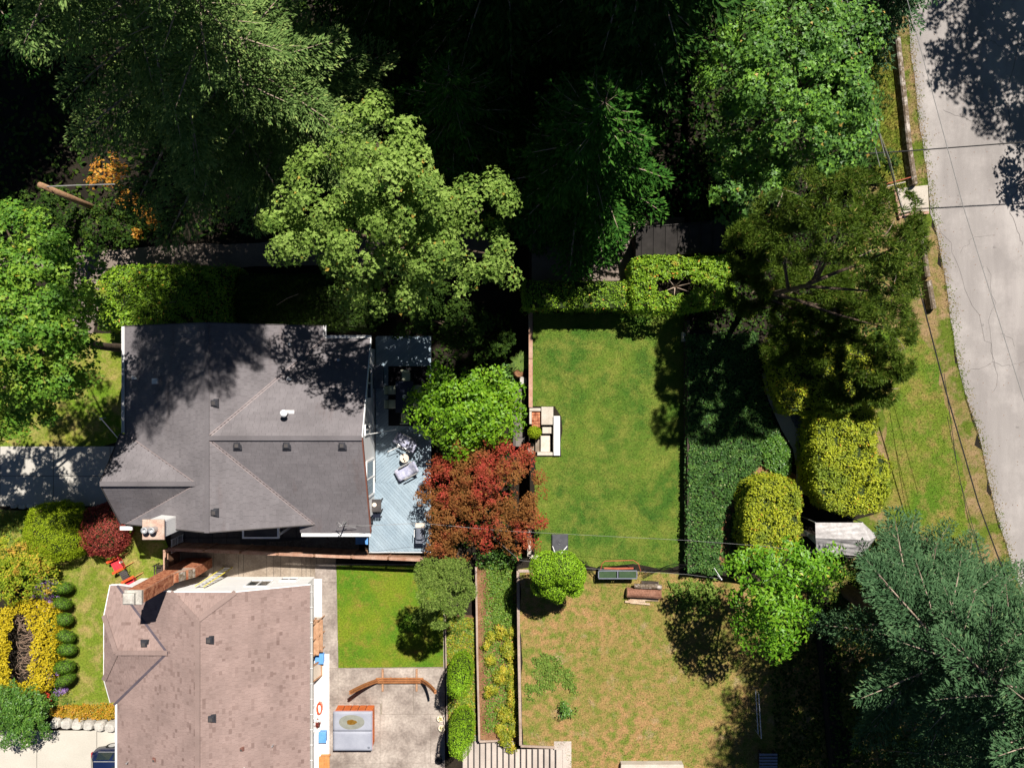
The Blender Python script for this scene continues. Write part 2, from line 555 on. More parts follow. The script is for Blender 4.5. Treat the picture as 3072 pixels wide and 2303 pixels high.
MT['core'] = M('inner_foliage', (.02, .033, .008), (.035, .05, .012), 3, .95, .3)
MT['twigs'] = M('dead_twigs', (.26, .17, .12), (.36, .25, .18), 5, .9, .3)
MT['grey_roof'] = SHINGLE('grey_shingle', [(0, (.14, .127, .132)), (.5, (.168, .152, .157)), (1, (.195, .178, .183))], ((.12, .08, .072), .9, .58, .78))
MT['brown_roof'] = SHINGLE('brown_shingle', [(0, (.185, .125, .11)), (.4, (.27, .192, .17)), (1, (.315, .228, .204))])

G = lambda *c: c
LF = {}
LF['spruce_blue'] = LEAF('blue_spruce_needles', [(0, G(0.0294, 0.0568, 0.0131)), (.4, G(0.11, 0.19, 0.0491)), (.8, G(0.236, 0.331, 0.098)), (1, G(0.354, 0.394, 0.109))], .15, .7, .05)
LF['spruce_dark'] = LEAF('dark_spruce_needles', [(0, G(0.0137, 0.0352, 0.013)), (.45, G(0.0532, 0.114, 0.0484)), (.85, G(0.103, 0.186, 0.0821)), (1, G(0.154, 0.218, 0.0864))], .14, .7, .05)
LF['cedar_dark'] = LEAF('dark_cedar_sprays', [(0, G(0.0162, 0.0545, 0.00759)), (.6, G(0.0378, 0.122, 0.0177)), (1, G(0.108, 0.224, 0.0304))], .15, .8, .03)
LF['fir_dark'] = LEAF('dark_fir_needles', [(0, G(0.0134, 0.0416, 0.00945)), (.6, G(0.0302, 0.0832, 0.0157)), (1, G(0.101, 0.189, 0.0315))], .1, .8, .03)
LF['maple_yellow'] = LEAF('yellow_green_maple', [(0, G(0.057, 0.116, 0.018)), (.45, G(0.171, 0.268, 0.045)), (.9, G(0.294, 0.41, 0.0945)), (1, G(0.475, 0.336, 0.063))], .3, .6, .1)
LF['maple_left'] = LEAF('mixed_green_maple', [(0, G(0.0403, 0.112, 0.012)), (.45, G(0.115, 0.25, 0.025)), (.9, G(0.218, 0.35, 0.035)), (1, G(0.46, 0.375, 0.05))], .3, .5, .2, patch=(G(0.345, 0.312, 0.035), .35, .57, .76))
LF['maple_bright'] = LEAF('bright_green_maple', [(0, G(0.042, 0.102, 0.024)), (.45, G(0.09, 0.204, 0.036)), (.9, G(0.192, 0.372, 0.042)), (1, G(0.504, 0.336, 0.084))], .3, .45, .25, patch=(G(0.12, 0.144, 0.09), .3, .6, .74))
LF['orange'] = LEAF('orange_maple', [(0, G(0.408, 0.156, 0.018)), (.6, G(0.6, 0.264, 0.036)), (1, G(0.48, 0.432, 0.06))], .3, .5)
LF['red_maple'] = LEAF('red_maple', [(0, G(0.119, 0.0265, 0.0131)), (.4, G(0.274, 0.0552, 0.0262)), (.85, G(0.439, 0.0497, 0.0421)), (1, G(0.404, 0.221, 0.0561))], .3, .6, .1, trans_tint=(1.2, .6, .4), patch=(G(0.238, 0.105, 0.0299), .55, .4, .54))
LF['shrub_bright'] = LEAF('bright_shrub', [(0, G(0.0569, 0.139, 0.00759)), (.5, G(0.152, 0.316, 0.0114)), (1, G(0.253, 0.405, 0.0253))], .3, .45, .3)
LF['laurel'] = LEAF('glossy_laurel', [(0, G(0.0424, 0.121, 0.00726)), (.5, G(0.121, 0.29, 0.0121)), (.93, G(0.206, 0.363, 0.0242)), (1, G(0.484, 0.436, 0.0726))], .25, .42, .3)
LF['hedge_yellow'] = LEAF('yellow_green_hedge', [(0, G(0.162, 0.203, 0.0108)), (.5, G(0.324, 0.371, 0.0189)), (.9, G(0.47, 0.49, 0.0297)), (1, G(0.583, 0.27, 0.0405))], .25, .6, patch=(G(.17, .24, .02), .8, .5, .72))
LF['hedge_green'] = LEAF('green_hedge', [(0, G(0.0614, 0.136, 0.0091)), (.5, G(0.176, 0.318, 0.0182)), (.92, G(0.298, 0.437, 0.0286)), (1, G(0.737, 0.346, 0.065))], .25, .5, patch=(G(0.527, 0.309, 0.065), 1.1, .63, .8))
LF['shade_leaf'] = LEAF('shade_toned_leaves', [(0, G(.014, .034, .004)), (.6, G(.03, .062, .008)), (1, G(.06, .1, .012))], .2, .7, .1)  # foliage green with the shade put into the colour
LF['pine'] = LEAF('pine_needles', [(0, G(0.0268, 0.0587, 0.00612)), (.5, G(0.0759, 0.127, 0.0122)), (.9, G(0.134, 0.192, 0.0229)), (1, G(0.303, 0.202, 0.0612))], .18, .55, .15)
LF['garden_pine'] = LEAF('garden_pine_needles', [(0, G(.1, .17, .03)), (.5, G(.21, .31, .06)), (1, G(.34, .42, .11))], .25, .7, .05)
LF['ball'] = LEAF('clipped_light_green', [(0, G(0.118, 0.235, 0.0101)), (.5, G(0.235, 0.437, 0.0134)), (1, G(0.336, 0.538, 0.0235))], .2, .6)
LF['yew'] = LEAF('yellow_green_mound', [(0, G(.14, .2, .008)), (.5, G(.26, .36, .012)), (.9, G(.36, .45, .025)), (1, G(.4, .36, .03))], .25, .7, .05)
LF['red_mound'] = LEAF('red_barberry', [(0, G(0.13, 0.0156, 0.0156)), (.5, G(0.26, 0.0286, 0.026)), (1, G(0.39, 0.091, 0.052))], .25, .6, trans_tint=(1.2, .6, .5))
LF['rhodo'] = LEAF('variegated_shrub', [(0, G(.09, .16, .014)), (.5, G(.24, .32, .02)), (.85, G(.4, .38, .03)), (1, G(.6, .3, .06))], .25, .6, .1, patch=(G(.5, .3, .05), 1.1, .55, .66))
LF['gold'] = LEAF('golden_hedge', [(0, G(.26, .2, .008)), (.5, G(.52, .4, .015)), (1, G(.62, .5, .04))], .25, .6, .1)
LF['box'] = LEAF('box_topiary', [(0, G(0.045, 0.112, 0.009)), (.5, G(0.105, 0.225, 0.015)), (1, G(0.195, 0.33, 0.021))], .2, .5)
LF['dark_shrub'] = LEAF('dark_green_shrub', [(0, G(0.0345, 0.0897, 0.0138)), (.5, G(0.0828, 0.193, 0.0276)), (1, G(0.166, 0.29, 0.0414))], .25, .4)
LF['purple'] = LEAF('purple_petals', [(0, G(.2, .1, .32)), (.6, G(.34, .2, .5)), (1, G(.5, .3, .6))], .3, .6, trans_tint=(1, 1, 1))
LF['pink'] = LEAF('pink_petals', [(0, G(.4, .1, .25)), (1, G(.55, .25, .45))], .3, .6, trans_tint=(1, 1, 1))
LF['redflower'] = LEAF('red_petals', [(0, G(.5, .03, .02)), (1, G(.62, .08, .03))], .3, .6, trans_tint=(1, .8, .8))
LF['amber'] = LEAF('amber_low_hedge', [(0, G(.3, .2, .012)), (.5, G(.45, .28, .02)), (1, G(.5, .2, .03))], .25, .5)
LF['ivy'] = LEAF('ivy_leaves', [(0, G(0.022, 0.0605, 0.0132)), (.5, G(0.0495, 0.121, 0.0242)), (.9, G(0.11, 0.209, 0.0385)), (1, G(0.264, 0.297, 0.132))], .2, .55, .2)
LF['bed_green'] = LEAF('bed_green', [(0, G(0.054, 0.12, 0.0144)), (.5, G(0.132, 0.24, 0.0264)), (1, G(0.24, 0.336, 0.048))], .25, .5)
LF['bed_yellow'] = LEAF('bed_yellow', [(0, G(0.099, 0.154, 0.0132)), (.45, G(0.264, 0.286, 0.022)), (.85, G(0.462, 0.407, 0.033)), (1, G(0.55, 0.264, 0.044))], .25, .5)
LF['fern'] = LEAF('fern_fronds', [(0, G(.07, .14, .012)), (1, G(.17, .25, .03))], .3, .5)
LF['weed'] = LEAF('weed_green', [(0, G(.07, .13, .02)), (.6, G(.16, .25, .04)), (1, G(.28, .34, .08))], .25, .6, .1)
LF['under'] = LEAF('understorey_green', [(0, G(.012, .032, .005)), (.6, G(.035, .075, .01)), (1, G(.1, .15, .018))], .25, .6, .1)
# ------------------------------------------------------------------ foliage builders
SHAPES = {
    'd': (np.array([(0, 0, 0), (.45, .5, .0), (1, 0, 0), (.45, -.5, .0)]), np.array([(0, 2, 1), (0, 3, 2)])),
    'm': (np.array([(0, 0, 0), (.3, .62, 0), (.5, .2, 0), (1, 0, 0), (.5, -.2, 0), (.3, -.62, 0)]), np.array([(0, 2, 1), (0, 3, 2), (0, 4, 3), (0, 5, 4)])),
    'b': (np.array([(0, .5, 0), (0, -.5, 0), (1, 0, 0)]), np.array([(0, 1, 2)])),
}

def leaf_geo(pts, direc, nor, length, width, shape='d', fold=.12):
    """leaves at pts, pointing along direc, facing nor"""
    s, t = SHAPES[shape]
    n = len(pts)
    d = nrm(direc)
    nn = nrm(nor - d * np.sum(nor * d, 1, keepdims=True))
    w = np.cross(nn, d)
    length = np.broadcast_to(length, (n,)); width = np.broadcast_to(width, (n,))
    fo = np.abs(s[:, 1]) * fold
    v = (pts[:, None, :] + d[:, None, :] * (s[None, :, 0:1] * length[:, None, None])
         + w[:, None, :] * (s[None, :, 1:2] * width[:, None, None]) + nn[:, None, :] * (fo[None, :, None] * width[:, None, None]))
    tris = t[None] + (np.arange(n) * len(s))[:, None, None]
    return v.reshape(-1, 3), tris.reshape(-1, 3), np.repeat(np.arange(n), len(t))

def leaf_cloud(name, pts, nor, length, width, mat, parent=None, jit=.6, shape='d', rnd=None, kind=None, flat=.0):
    n = len(pts)
    nn = nrm(nor + rng.normal(0, jit, (n, 3)))
    d = rng.normal(size=(n, 3))
    d[:, 2] -= flat
    d = d - nn * np.sum(d * nn, 1, keepdims=True)
    L = length * rng.uniform(.7, 1.25, n)
    v, t, ids = leaf_geo(pts, d, nn, L, L * width, shape)
    if rnd is None: rnd = rng.uniform(0, 1, n)
    rnd = np.where(rng.uniform(size=n) < .012, 1.0, np.clip(rnd, 0, .9))
    return tri_mesh(name, v, t, mat, parent, rnd[ids], kind)

def sphere_dirs(n, zmin=-1.0):
    z = rng.uniform(zmin, 1, n)
    a = rng.uniform(0, 2 * math.pi, n)
    r = np.sqrt(1 - z * z)
    return np.stack([r * np.cos(a), r * np.sin(a), z], 1)

def trunk_part(parent, base, top, r, limbs=(), mat=None, bend=.15, name='trunk', drop=.25):
    mb = MB()
    b, t = Vector(base), Vector(top)
    pts = []
    for i in range(6):
        f = i / 5
        p = b.lerp(t, f)
        p += Vector((random.uniform(-bend, bend), random.uniform(-bend, bend), 0)) * (math.sin(f * math.pi))
        pts.append(p)
    mb.tube(pts, [r * (1.25 if i == 0 else 1 - .14 * i) for i in range(6)], 8)
    for e in limbs:
        e = Vector(e)
        f = min(.9, max(.3, (e.z - b.z) / max(t.z - b.z, .1) - drop))
        s = b.lerp(t, f)
        m = s.lerp(e, .5) + Vector((random.uniform(-.2, .2), random.uniform(-.2, .2), .15))
        mb.tube([s, m, e], [r * .45, r * .3, r * .12], 6)
    return mb.build(name, mat or MT['bark'], parent, True)

def blob_pts(blobs, clump=.5, per=55, cover=1.0, flat=.6, zmin=-.35, inner=.15):
    """leaf positions in clumps spread over the skins of a few lumps; gaps stay open between the clumps"""
    A, N, R = [], [], []
    for c, r in blobs:
        c = np.array(c); r = np.array(r)
        k = max(3, int(cover * 2.2 * (r[0] * r[1] + r[0] * r[2] + r[1] * r[2]) / 3 * 4 / (clump * clump * 3.1)))
        d = sphere_dirs(k, zmin)
        s = np.where(rng.uniform(size=k) < inner, rng.uniform(.3, .8, k), rng.uniform(.82, 1.08, k))
        cc = c + d * r * s[:, None]
        rc = clump * rng.uniform(.6, 1.35, k)
        m = np.maximum(8, (per * (rc / clump) ** 2).astype(int))
        ids = np.repeat(np.arange(k), m)
        n = len(ids)
        e = sphere_dirs(n, -.25)
        u = rng.uniform(.35, 1, n) ** .6
        p = cc[ids] + e * (rc[ids] * u)[:, None] * np.array([1, 1, flat])
        A.append(p)
        N.append(e * .8 + d[ids] * .5 + np.array([0, 0, .7]))
        tone = rng.normal(0, .13, k)
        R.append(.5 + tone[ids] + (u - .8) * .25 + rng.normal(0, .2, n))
    return np.concatenate(A), np.concatenate(N), np.concatenate(R)

def broadleaf(name, label, cat, base, top, r, blobs, leaf, mat, clump=.5, per=55, cover=1.0, shape='m', group=None, flat=.6, aspect=.8, jit=.5, bark=None, inner=.15):
    t = thing(name, label, cat, base, group)
    trunk_part(t, base, top, r, [b[0] for b in blobs], bark)
    p, n, rr = blob_pts(blobs, clump, per, cover, flat, inner=inner)
    keep = p[:, 2] > base[2] + .05
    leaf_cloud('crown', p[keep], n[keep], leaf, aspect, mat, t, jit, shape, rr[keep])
    return t

def B(px, py, z, rpx, rz=None, ry=None):
    """a lump of crown: its centre by pixel and height, its size by pixels at that height"""
    k = (H - z) / H / F
    r = rpx * k
    return (P(px, py, z), (r, (ry or rpx) * k, rz if rz else r * .75))

def conifer(name, label, cat, base, height, radius, mat, z_low=.12, power=.8, droop=.25, rise=.1, per_whorl=6, step=.55, spray=.24, sw=.3, twig=.26, density=1.0, group=None, lean=(0, 0), seed=1, tipcurl=.12, hang=0.0, aspect_len=.36):
    """trunk with whorls of feathery boughs; every bough carries twigs, every twig needle sprays"""
    rg = np.random.default_rng(seed)
    t = thing(name, label, cat, base, group)
    b = np.array(base, float)
    top = b + np.array([lean[0], lean[1], height])
    mb = MB()
    mb.tube([b, b * .5 + top * .5, top], [height * .016 + .06, height * .009 + .03, .02], 8)
    PTS, DIR, NOR, LEN, RND = [], [], [], [], []
    wood = MB()
    z = z_low * height
    while z < height * .985:
        f = (z / height - z_low) / (1 - z_low)
        Lb = radius * (1 - f) ** power * (.55 + .45 * min(1, f * 6 + .35)) + .12
        nb = per_whorl if Lb > .8 else max(4, per_whorl - 2)
        a0 = rg.uniform(0, 6.28)
        for i in range(nb):
            a = a0 + 2 * math.pi * i / nb + rg.normal(0, .18)
            L = Lb * rg.uniform(.55, 1.22)
            c0 = b + (top - b) * (z / height) + np.array([0, 0, rg.uniform(-.2, .2)])
            ax = np.array([math.cos(a), math.sin(a), 0.])
            sd = np.array([-math.sin(a), math.cos(a), 0.])
            dr = droop * (1 - f) * rg.uniform(.6, 1.3)
            up = rise + .5 * f
            def axis(s):
                return (c0 + ax * (L * s)[:, None] + np.array([0, 0, 1.]) * ((up * s - dr * s * s * 1.6 + tipcurl * s ** 4) * L)[:, None]
                        + sd * (math.sin(a * 7) * .08 * L * s * s)[:, None])
            wood.tube([axis(np.array([s]))[0] for s in (0, .35, .7, .97)], [.012 * L + .012, .009 * L + .008, .006 * L + .005, .005], 4, False)
            m = max(4, int(L / twig * density))
            s = np.linspace(.14, 1, m) + rg.normal(0, .01, m)
            tl = aspect_len * L * np.sin(np.clip((1.08 - s) * 1.75, 0, 1.57)) ** .8 * np.clip(s * 5, .3, 1) * rg.uniform(.7, 1.15, m)
            p0 = axis(s)
            for side in (-1, 1):
                fw = .62 + .3 * s
                td = nrm(ax[None] * fw[:, None] + sd[None] * side + np.array([0, 0, 1.]) * (-.12 - hang + rg.normal(0, .08, m))[:, None])
                k = np.maximum(1, (tl / (spray * .55)).astype(int))
                ids = np.repeat(np.arange(m), k)
                j = np.concatenate([np.arange(q) for q in k])
                g = (j + rg.uniform(.2, .8, len(ids))) / k[ids]
                q = p0[ids] + td[ids] * (tl[ids] * g)[:, None] + np.array([0, 0, -1.]) * (hang * g * g * tl[ids])[:, None]
                for s2 in (-1, 0, 1):
                    out = nrm(td[ids] * (1.0 if s2 else 1.6) + ax[None] * (.6 * abs(s2)) * (1 if s2 * side < 0 else .4)
                              + np.cross(td[ids], np.array([0, 0, 1.])) * (.75 * s2) + rg.normal(0, .12, (len(ids), 3)) + np.array([0, 0, .1 - hang * .7]))
                    PTS.append(q + rg.normal(0, 1, (len(ids), 3)) * np.array([.03, .03, .06])); DIR.append(out + rg.normal(0, .22, out.shape))
                    NOR.append(np.array([0, 0, 1.]) + rg.normal(0, .55, (len(ids), 3)))
                    LEN.append(spray * rg.uniform(.7, 1.25, len(ids)))
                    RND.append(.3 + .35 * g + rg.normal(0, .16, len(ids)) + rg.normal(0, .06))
            # the leader of the bough
            q = axis(np.linspace(.5, 1, 6)); 
            PTS.append(q); DIR.append(np.tile(ax, (6, 1)) + rg.normal(0, .2, (6, 3))); NOR.append(np.tile((0, 0, 1.), (6, 1))); LEN.append(np.full(6, spray * 1.2)); RND.append(np.full(6, .75))
        z += step * rg.uniform(.8, 1.2) * (.6 + .4 * (1 - f))
    mb.build('trunk', MT['bark'], t, True)
    wood.build('boughs', MT['branch'], t, True)
    p, d, n, L, r = (np.concatenate(x) for x in (PTS, DIR, NOR, LEN, RND))
    v, tr, ids = leaf_geo(p, d, n, L, L * sw, 'd', .3)
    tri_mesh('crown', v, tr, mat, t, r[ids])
    return t

def tufts(name, pts, mat, parent, n=12, L=.26, w=.11, up=.35, tone=None):
    """bursts of needles, as at the ends of pine shoots"""
    m = len(pts)
    d = sphere_dirs(m * n, -.35) + np.array([0, 0, up])
    p = np.repeat(pts, n, 0)
    r = (np.repeat(rng.normal(.5, .18, m) if tone is None else tone, n) + rng.normal(0, .12, m * n))
    ln = L * rng.uniform(.7, 1.2, m * n)
    v, t, ids = leaf_geo(p, d, rng.normal(size=(m * n, 3)), ln, ln * w, 'd', .1)
    return tri_mesh(name, v, t, mat, parent, r[ids])

def hedge(name, label, cat, poly, z0, z1, leaf, mat, density=420, group=None, aspect=.55, round_=.3, lump=.16, jit=.55, skip=None, seed=0):
    """a clipped hedge: dark inner body and a skin of leaves over top and sides"""
    c = np.mean(np.array(poly), 0)
    t = thing(name, label, cat, (c[0], c[1], z0), group)
    n = len(poly)
    P2 = np.array(poly)
    core = [tuple(c + (p - c) * (1 - .16 / max(np.linalg.norm(p - c), .3))) for p in P2]
    if skip is None:
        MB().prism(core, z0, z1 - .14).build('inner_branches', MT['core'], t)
    A = area(poly)
    q = scatter(poly, int(A * density))
    # distance to the edge rounds the shoulders
    dist = np.full(len(q), 9.)
    for i in range(n):
        a, b2 = P2[i], P2[(i + 1) % n]
        e = b2 - a
        u = np.clip(((q - a) @ e) / (e @ e), 0, 1)
        dist = np.minimum(dist, np.linalg.norm(q - a - u[:, None] * e, axis=1))
    sh = round_ * (1 - np.clip(dist / round_, 0, 1)) ** 2
    lum = vnoise(q, 1.3, seed) * lump + vnoise(q, .45, seed + 5) * lump * .6 + np.where(rng.uniform(size=len(q)) < .03, rng.uniform(.03, .14, len(q)), 0)
    top = np.column_stack([q, z1 - sh + lum + rng.normal(0, .025, len(q))])
    nt_ = np.column_stack([rng.normal(0, .2, (len(q), 2)), np.ones(len(q))])
    rr = .5 + lum / max(lump, .01) * .16 + rng.normal(0, .22, len(q))
    if skip is not None:
        k = ~skip(q)
        top, nt_, rr = top[k], nt_[k], rr[k]
    S, SN = [top], [nt_]
    RR = [rr]
    for i in range(n):
        a, b2 = P2[i], P2[(i + 1) % n]
        L = np.linalg.norm(b2 - a)
        m = int(L * (z1 - z0) * density * .55)
        u = rng.uniform(0, 1, m)
        zz = rng.uniform(z0 + .05, z1 - .05, m)
        nx = np.array(((b2 - a)[1], -(b2 - a)[0])) / L
        mid = (a + b2) / 2
        if in_poly((mid + nx * .02)[None], poly)[0]: nx = -nx
        p2 = a + (b2 - a) * u[:, None]
        w = rng.normal(0, .03, m) + vnoise(np.column_stack([p2, zz]), .9, seed + 9) * lump * .7
        p2 = p2 + nx * w[:, None]
        S.append(np.column_stack([p2, zz]))
        SN.append(np.tile((nx[0], nx[1], .35), (m, 1)))
        RR.append(.45 + rng.normal(0, .22, m))
    leaf_cloud('foliage', np.concatenate(S), np.concatenate(SN), leaf, aspect, mat, t, jit, 'd', np.concatenate(RR))
    return t

def mound(name, label, cat, c, r, leaf, mat, density=500, group=None, aspect=.45, zmin=-.1, jit=.45, stem=0.0, power=2.0, lump=.07, flat=0.0):
    """a clipped ball, dome or egg: inner body, skin of leaves, short stem"""
    base = (c[0], c[1], c[2] - r[2] * (1 if zmin < -.5 else .15) - stem)
    t = thing(name, label, cat, base, group)
    core = MB()
    core.lathe((c[0], c[1], c[2]), [(max(.02, math.cos(a)) * .86, math.sin(a) * r[2] * .86) for a in np.linspace(max(-1.5, zmin * 1.4), 1.5, 9)], 18)
    core.v = [(c[0] + (x - c[0]) * r[0], c[1] + (y - c[1]) * r[1], z) for x, y, z in core.v]
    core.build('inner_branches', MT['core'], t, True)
    if stem:
        MB().tube([base, (c[0], c[1], c[2])], .05, 6).build('stem', MT['bark'], t)
    A = 4 * math.pi * ((r[0] * r[1]) ** 1.6 / 3 + (r[0] * r[2]) ** 1.6 / 3 + (r[1] * r[2]) ** 1.6 / 3) ** (1 / 1.6) * (1 - zmin) / 2
    d = sphere_dirs(int(A * density), zmin)
    sup = (np.abs(d) ** power).sum(1) ** (-1 / power)
    k = 1 + vnoise(d * np.array(r), .7, 3) * lump + rng.normal(0, .02, len(d)) + np.where(rng.uniform(size=len(d)) < .03, rng.uniform(.02, .1, len(d)), 0)
    p = np.array(c) + d * np.array(r) * (sup * k)[:, None]
    leaf_cloud('foliage', p, d / np.array(r), leaf, aspect, mat, t, jit, 'd', flat=flat)
    return t

def cover(name, label, cat, poly, z, hgt, leaf, mat, density, kind='stuff', aspect=.7, lump=1.2, jit=.45, seed=0, skip=None, lo=.0, fray=0.0):
    """low leaves spread over a piece of ground"""
    q = scatter(poly, int(area(poly) * density))
    if skip is not None: q = q[~skip(q)]
    if fray:
        P2 = np.array(poly); dist = np.full(len(q), 9.)
        for i in range(len(P2)):
            a, b2 = P2[i], P2[(i + 1) % len(P2)]
            e = b2 - a
            u = np.clip(((q - a) @ e) / (e @ e), 0, 1)
            dist = np.minimum(dist, np.linalg.norm(q - a - u[:, None] * e, axis=1))
        q = q[dist / fray + vnoise(q, fray * 1.2, seed + 30) * .45 + rng.normal(0, .15, len(q)) > .45]
    h = hgt * (.5 + .5 * vnoise(q, lump, seed)).clip(lo, 1.2) * rng.uniform(.3, 1, len(q)) + .01
    zz = (z(q) if callable(z) else z) + h
    p = np.column_stack([q, zz])
    r = .5 + vnoise(q, lump * .8, seed + 2) * .18 + rng.normal(0, .2, len(q))
    o = leaf_cloud(name, p, np.tile((0, 0, 1.), (len(q), 1)), leaf, aspect, mat, None, jit, 'd', r)
    return tag(o, label, cat, kind=kind)

def blades(name, label, poly, z, mat, density=260, h=.07, w=.025, cat='grass'):
    """grass blades standing on a lawn"""
    q = scatter(poly, int(area(poly) * density))
    n = len(q)
    p = np.column_stack([q, np.full(n, z)])
    d = np.column_stack([rng.normal(0, .55, (n, 2)), np.ones(n)])
    L = h * rng.uniform(.5, 1.3, n)
    v, t, ids = leaf_geo(p, d, rng.normal(size=(n, 3)), L, np.full(n, w), 'b', 0)
    o = tri_mesh(name, v, t, mat)
    return tag(o, label, cat, kind='stuff')
# ------------------------------------------------------------------ the ground, its terraces and what is laid on it
Z1, Z2, Z3 = 1.0, 2.2, 3.0        # planting strip, lawn terrace, road terrace

def sheet(name, poly, z, mat, t=.0, kind='structure'):
    mb = MB()
    if t: mb.prism(poly, z - t, z)
    else: mb.add([(a, b, z) for a, b in poly], [tuple(range(len(poly)))])
    return tag(mb.build(name, mat), kind=kind)

sheet('ground', [(-400, -400), (400, -400), (400, 400), (-400, 400)], 0.0, MT['soil'])
terr = PP([(1590, -700), (1590, 1222), (1661, 1222), (1661, 1364), (1590, 1364), (1590, 1664), (1550, 1700), (1563, 2236), (1692, 2236), (1692, 3000)], Z2)
far = [(300, terr[-1][1] - 100), (300, 300), (terr[0][0], 300)]
sheet('lawn_terrace', terr + [(terr[-1][0], terr[-1][1] - 100)] + far, Z2, MT['soil'], 2.4)
t3 = PP([(2064, 500), (2064, 1712), (2450, 1765), (2530, 2600)], Z3)
sheet('road_terrace', [(t3[0][0], 300)] + t3 + [(t3[-1][0], -160), (301, -160), (301, 301)], Z3, MT['soil'], 1.2)
sheet('planting_terrace', PP([(1428, 1690), (1553, 1690), (1561, 2232), (1436, 2216)], Z1), Z1, MT['bark_mulch'], 1.1)
sheet('lower_bed', PP([(1337, 1850), (1424, 1850), (1430, 2226), (1345, 2226)], .35), .35, MT['bark_mulch'], .4)

# lawns
lawn_poly = rough_poly(PP([(1598, 940), (2056, 940), (2054, 1690), (1990, 1710), (1900, 1690), (1800, 1705), (1740, 1690), (1604, 1664), (1604, 1370), (1684, 1370), (1684, 1250), (1664, 1218), (1598, 1218)], Z2), .6, .04)
sheet('lawn', lawn_poly, Z2 + .004, MT['lawn'])
blades('lawn_grass', 'soft mown grass covering the large back lawn', lawn_poly, Z2, MT['lawn'], 330, .075)
dry_poly = rough_poly(PP([(1558, 1706), (1800, 1712), (1990, 1716), (2290, 1730), (2470, 1790), (2500, 2330), (1700, 2330), (1694, 2240), (1570, 2232)], Z2), .6, .05)
sheet('dry_lawn', dry_poly, Z2 + .008, MT['lawn_dry'])
blades('dry_grass', 'short dry straw coloured grass below the lawn', dry_poly, Z2, MT['lawn_dry'], 300, .08, .028)
bl_poly = PP([(1010, 1695), (1330, 1695), (1330, 1998), (1016, 2001)], 0)
sheet('bright_lawn', bl_poly, .06, MT['lawn_bright'], .06)
blades('bright_grass', 'vivid green mown grass beside the brown roofed house', bl_poly, .05, MT['lawn_bright'], 420, .07)
fl_poly = PP([(-300, 1530), (130, 1530), (300, 1560), (470, 1545), (505, 1640), (505, 1745), (470, 1760), (460, 2110), (352, 2150), (150, 2150), (150, 1900), (60, 1700), (-300, 1700)], 0)
sheet('front_lawn', fl_poly, .05, MT['lawn_front'], .05)
blades('front_grass', 'patchy sun bleached grass of the front garden', fl_poly, .04, MT['lawn_front'], 320, .07)
sf_poly = PP([(-300, 1000), (440, 1000), (440, 1300), (300, 1340), (-300, 1340)], 0)
sheet('side_lawn', sf_poly, .03, MT['lawn_front'], .03)
blades('side_grass', 'strip of grass shaded by the maple beside the grey house', sf_poly, .02, MT['lawn_front'], 160, .07)
rl_poly = rough_poly(PP([(2600, 1000), (2740, 960), (2800, 1060), (2850, 1240), (2890, 1480), (2905, 1600), (2830, 1640), (2760, 1600), (2690, 1620), (2650, 1530), (2660, 1300)], Z3), .5, .1)
rv_poly = rough_poly(PP([(2560, 560), (2760, 570), (2800, 640), (2850, 900), (2890, 1160), (2985, 1540), (3090, 1800), (3160, 2340), (2560, 2340), (2480, 1770), (2640, 1560), (2560, 1200), (2500, 900)], Z3), .6, .15)
sheet('verge', rv_poly, Z3 + .004, MT['verge'])
sheet('roadside_lawn', rl_poly, Z3 + .012, MT['lawn_road'])
blades('roadside_grass', 'uneven green and straw grass between hedge and road', rl_poly, Z3, MT['lawn_road'], 330, .09)
blades('verge_grass', 'dry sparse grass along the road edge', rv_poly, Z3, MT['verge'], 110, .08)
rg_poly = PP([(2560, 60), (2700, 100), (2720, 300), (2745, 555), (2700, 570), (2620, 520), (2570, 300)], Z3)
sheet('rough_bank', rg_poly, Z3 + .006, MT['rough_grass'])
blades('rough_grass', 'tall rough grass behind the concrete barrier', rg_poly, Z3, MT['rough_grass'], 420, .16, .03)
v2 = rough_poly(PP([(2680, -300), (2690, 100), (2712, 310), (2740, 560), (2792, 560), (2768, 330), (2740, 120), (2722, -300)], Z3), .6, .05)
blades('roadside_tufts', 'straw and green tufts between barrier and asphalt', v2, Z3, MT['verge'], 260, .09)
sheet('verge_strip', v2, Z3 + .009, MT['verge'])

# road
road = PP([(2690, -900), (2712, -10), (2730, 130), (2752, 330), (2785, 560), (2790, 640), (2805, 680), (2835, 840), (2865, 1050), (2892, 1170), (2945, 1340), (2985, 1530), (3030, 1680), (3095, 1850), (3200, 2300), (3400, 3300), (4200, 3300), (4000, 1500), (3700, -900)], Z3)
sheet('road', rough_poly(road, .7, .03), Z3 + .03, MT['road'], .06)
pad = PP([(2688, 566), (2782, 556), (2786, 640), (2698, 652)], Z3)
sheet('driveway_apron', pad, Z3 + .045, MT['path'], .05)
mb = MB()
for pts in (((3060, 120), (3020, 300), (3045, 420)), ((3072, 545), (3040, 590), (3032, 640), (3060, 720), (3072, 740)), ((2990, 570), (3030, 600)), ((2788, 560), (2796, 660))):
    w = [P(a + random.uniform(-3, 3), b, Z3 + .034) for a, b in pts]
    fine = []
    for a, b in zip(w, w[1:]):
        for k in range(6):
            f = k / 6
            fine.append((a[0] + (b[0] - a[0]) * f + random.uniform(-.06, .06), a[1] + (b[1] - a[1]) * f + random.uniform(-.06, .06), a[2]))
    mb.tube(fine, .008, 3, False)
def crack_walk(x, y, dx, dy, n, w):
    pts = []
    for i in range(n):
        pts.append(P(x, y, Z3 + .033))
        x += dx + random.gauss(0, 7); y += dy + random.gauss(0, 7)
    mb.tube(pts, w, 3, False)
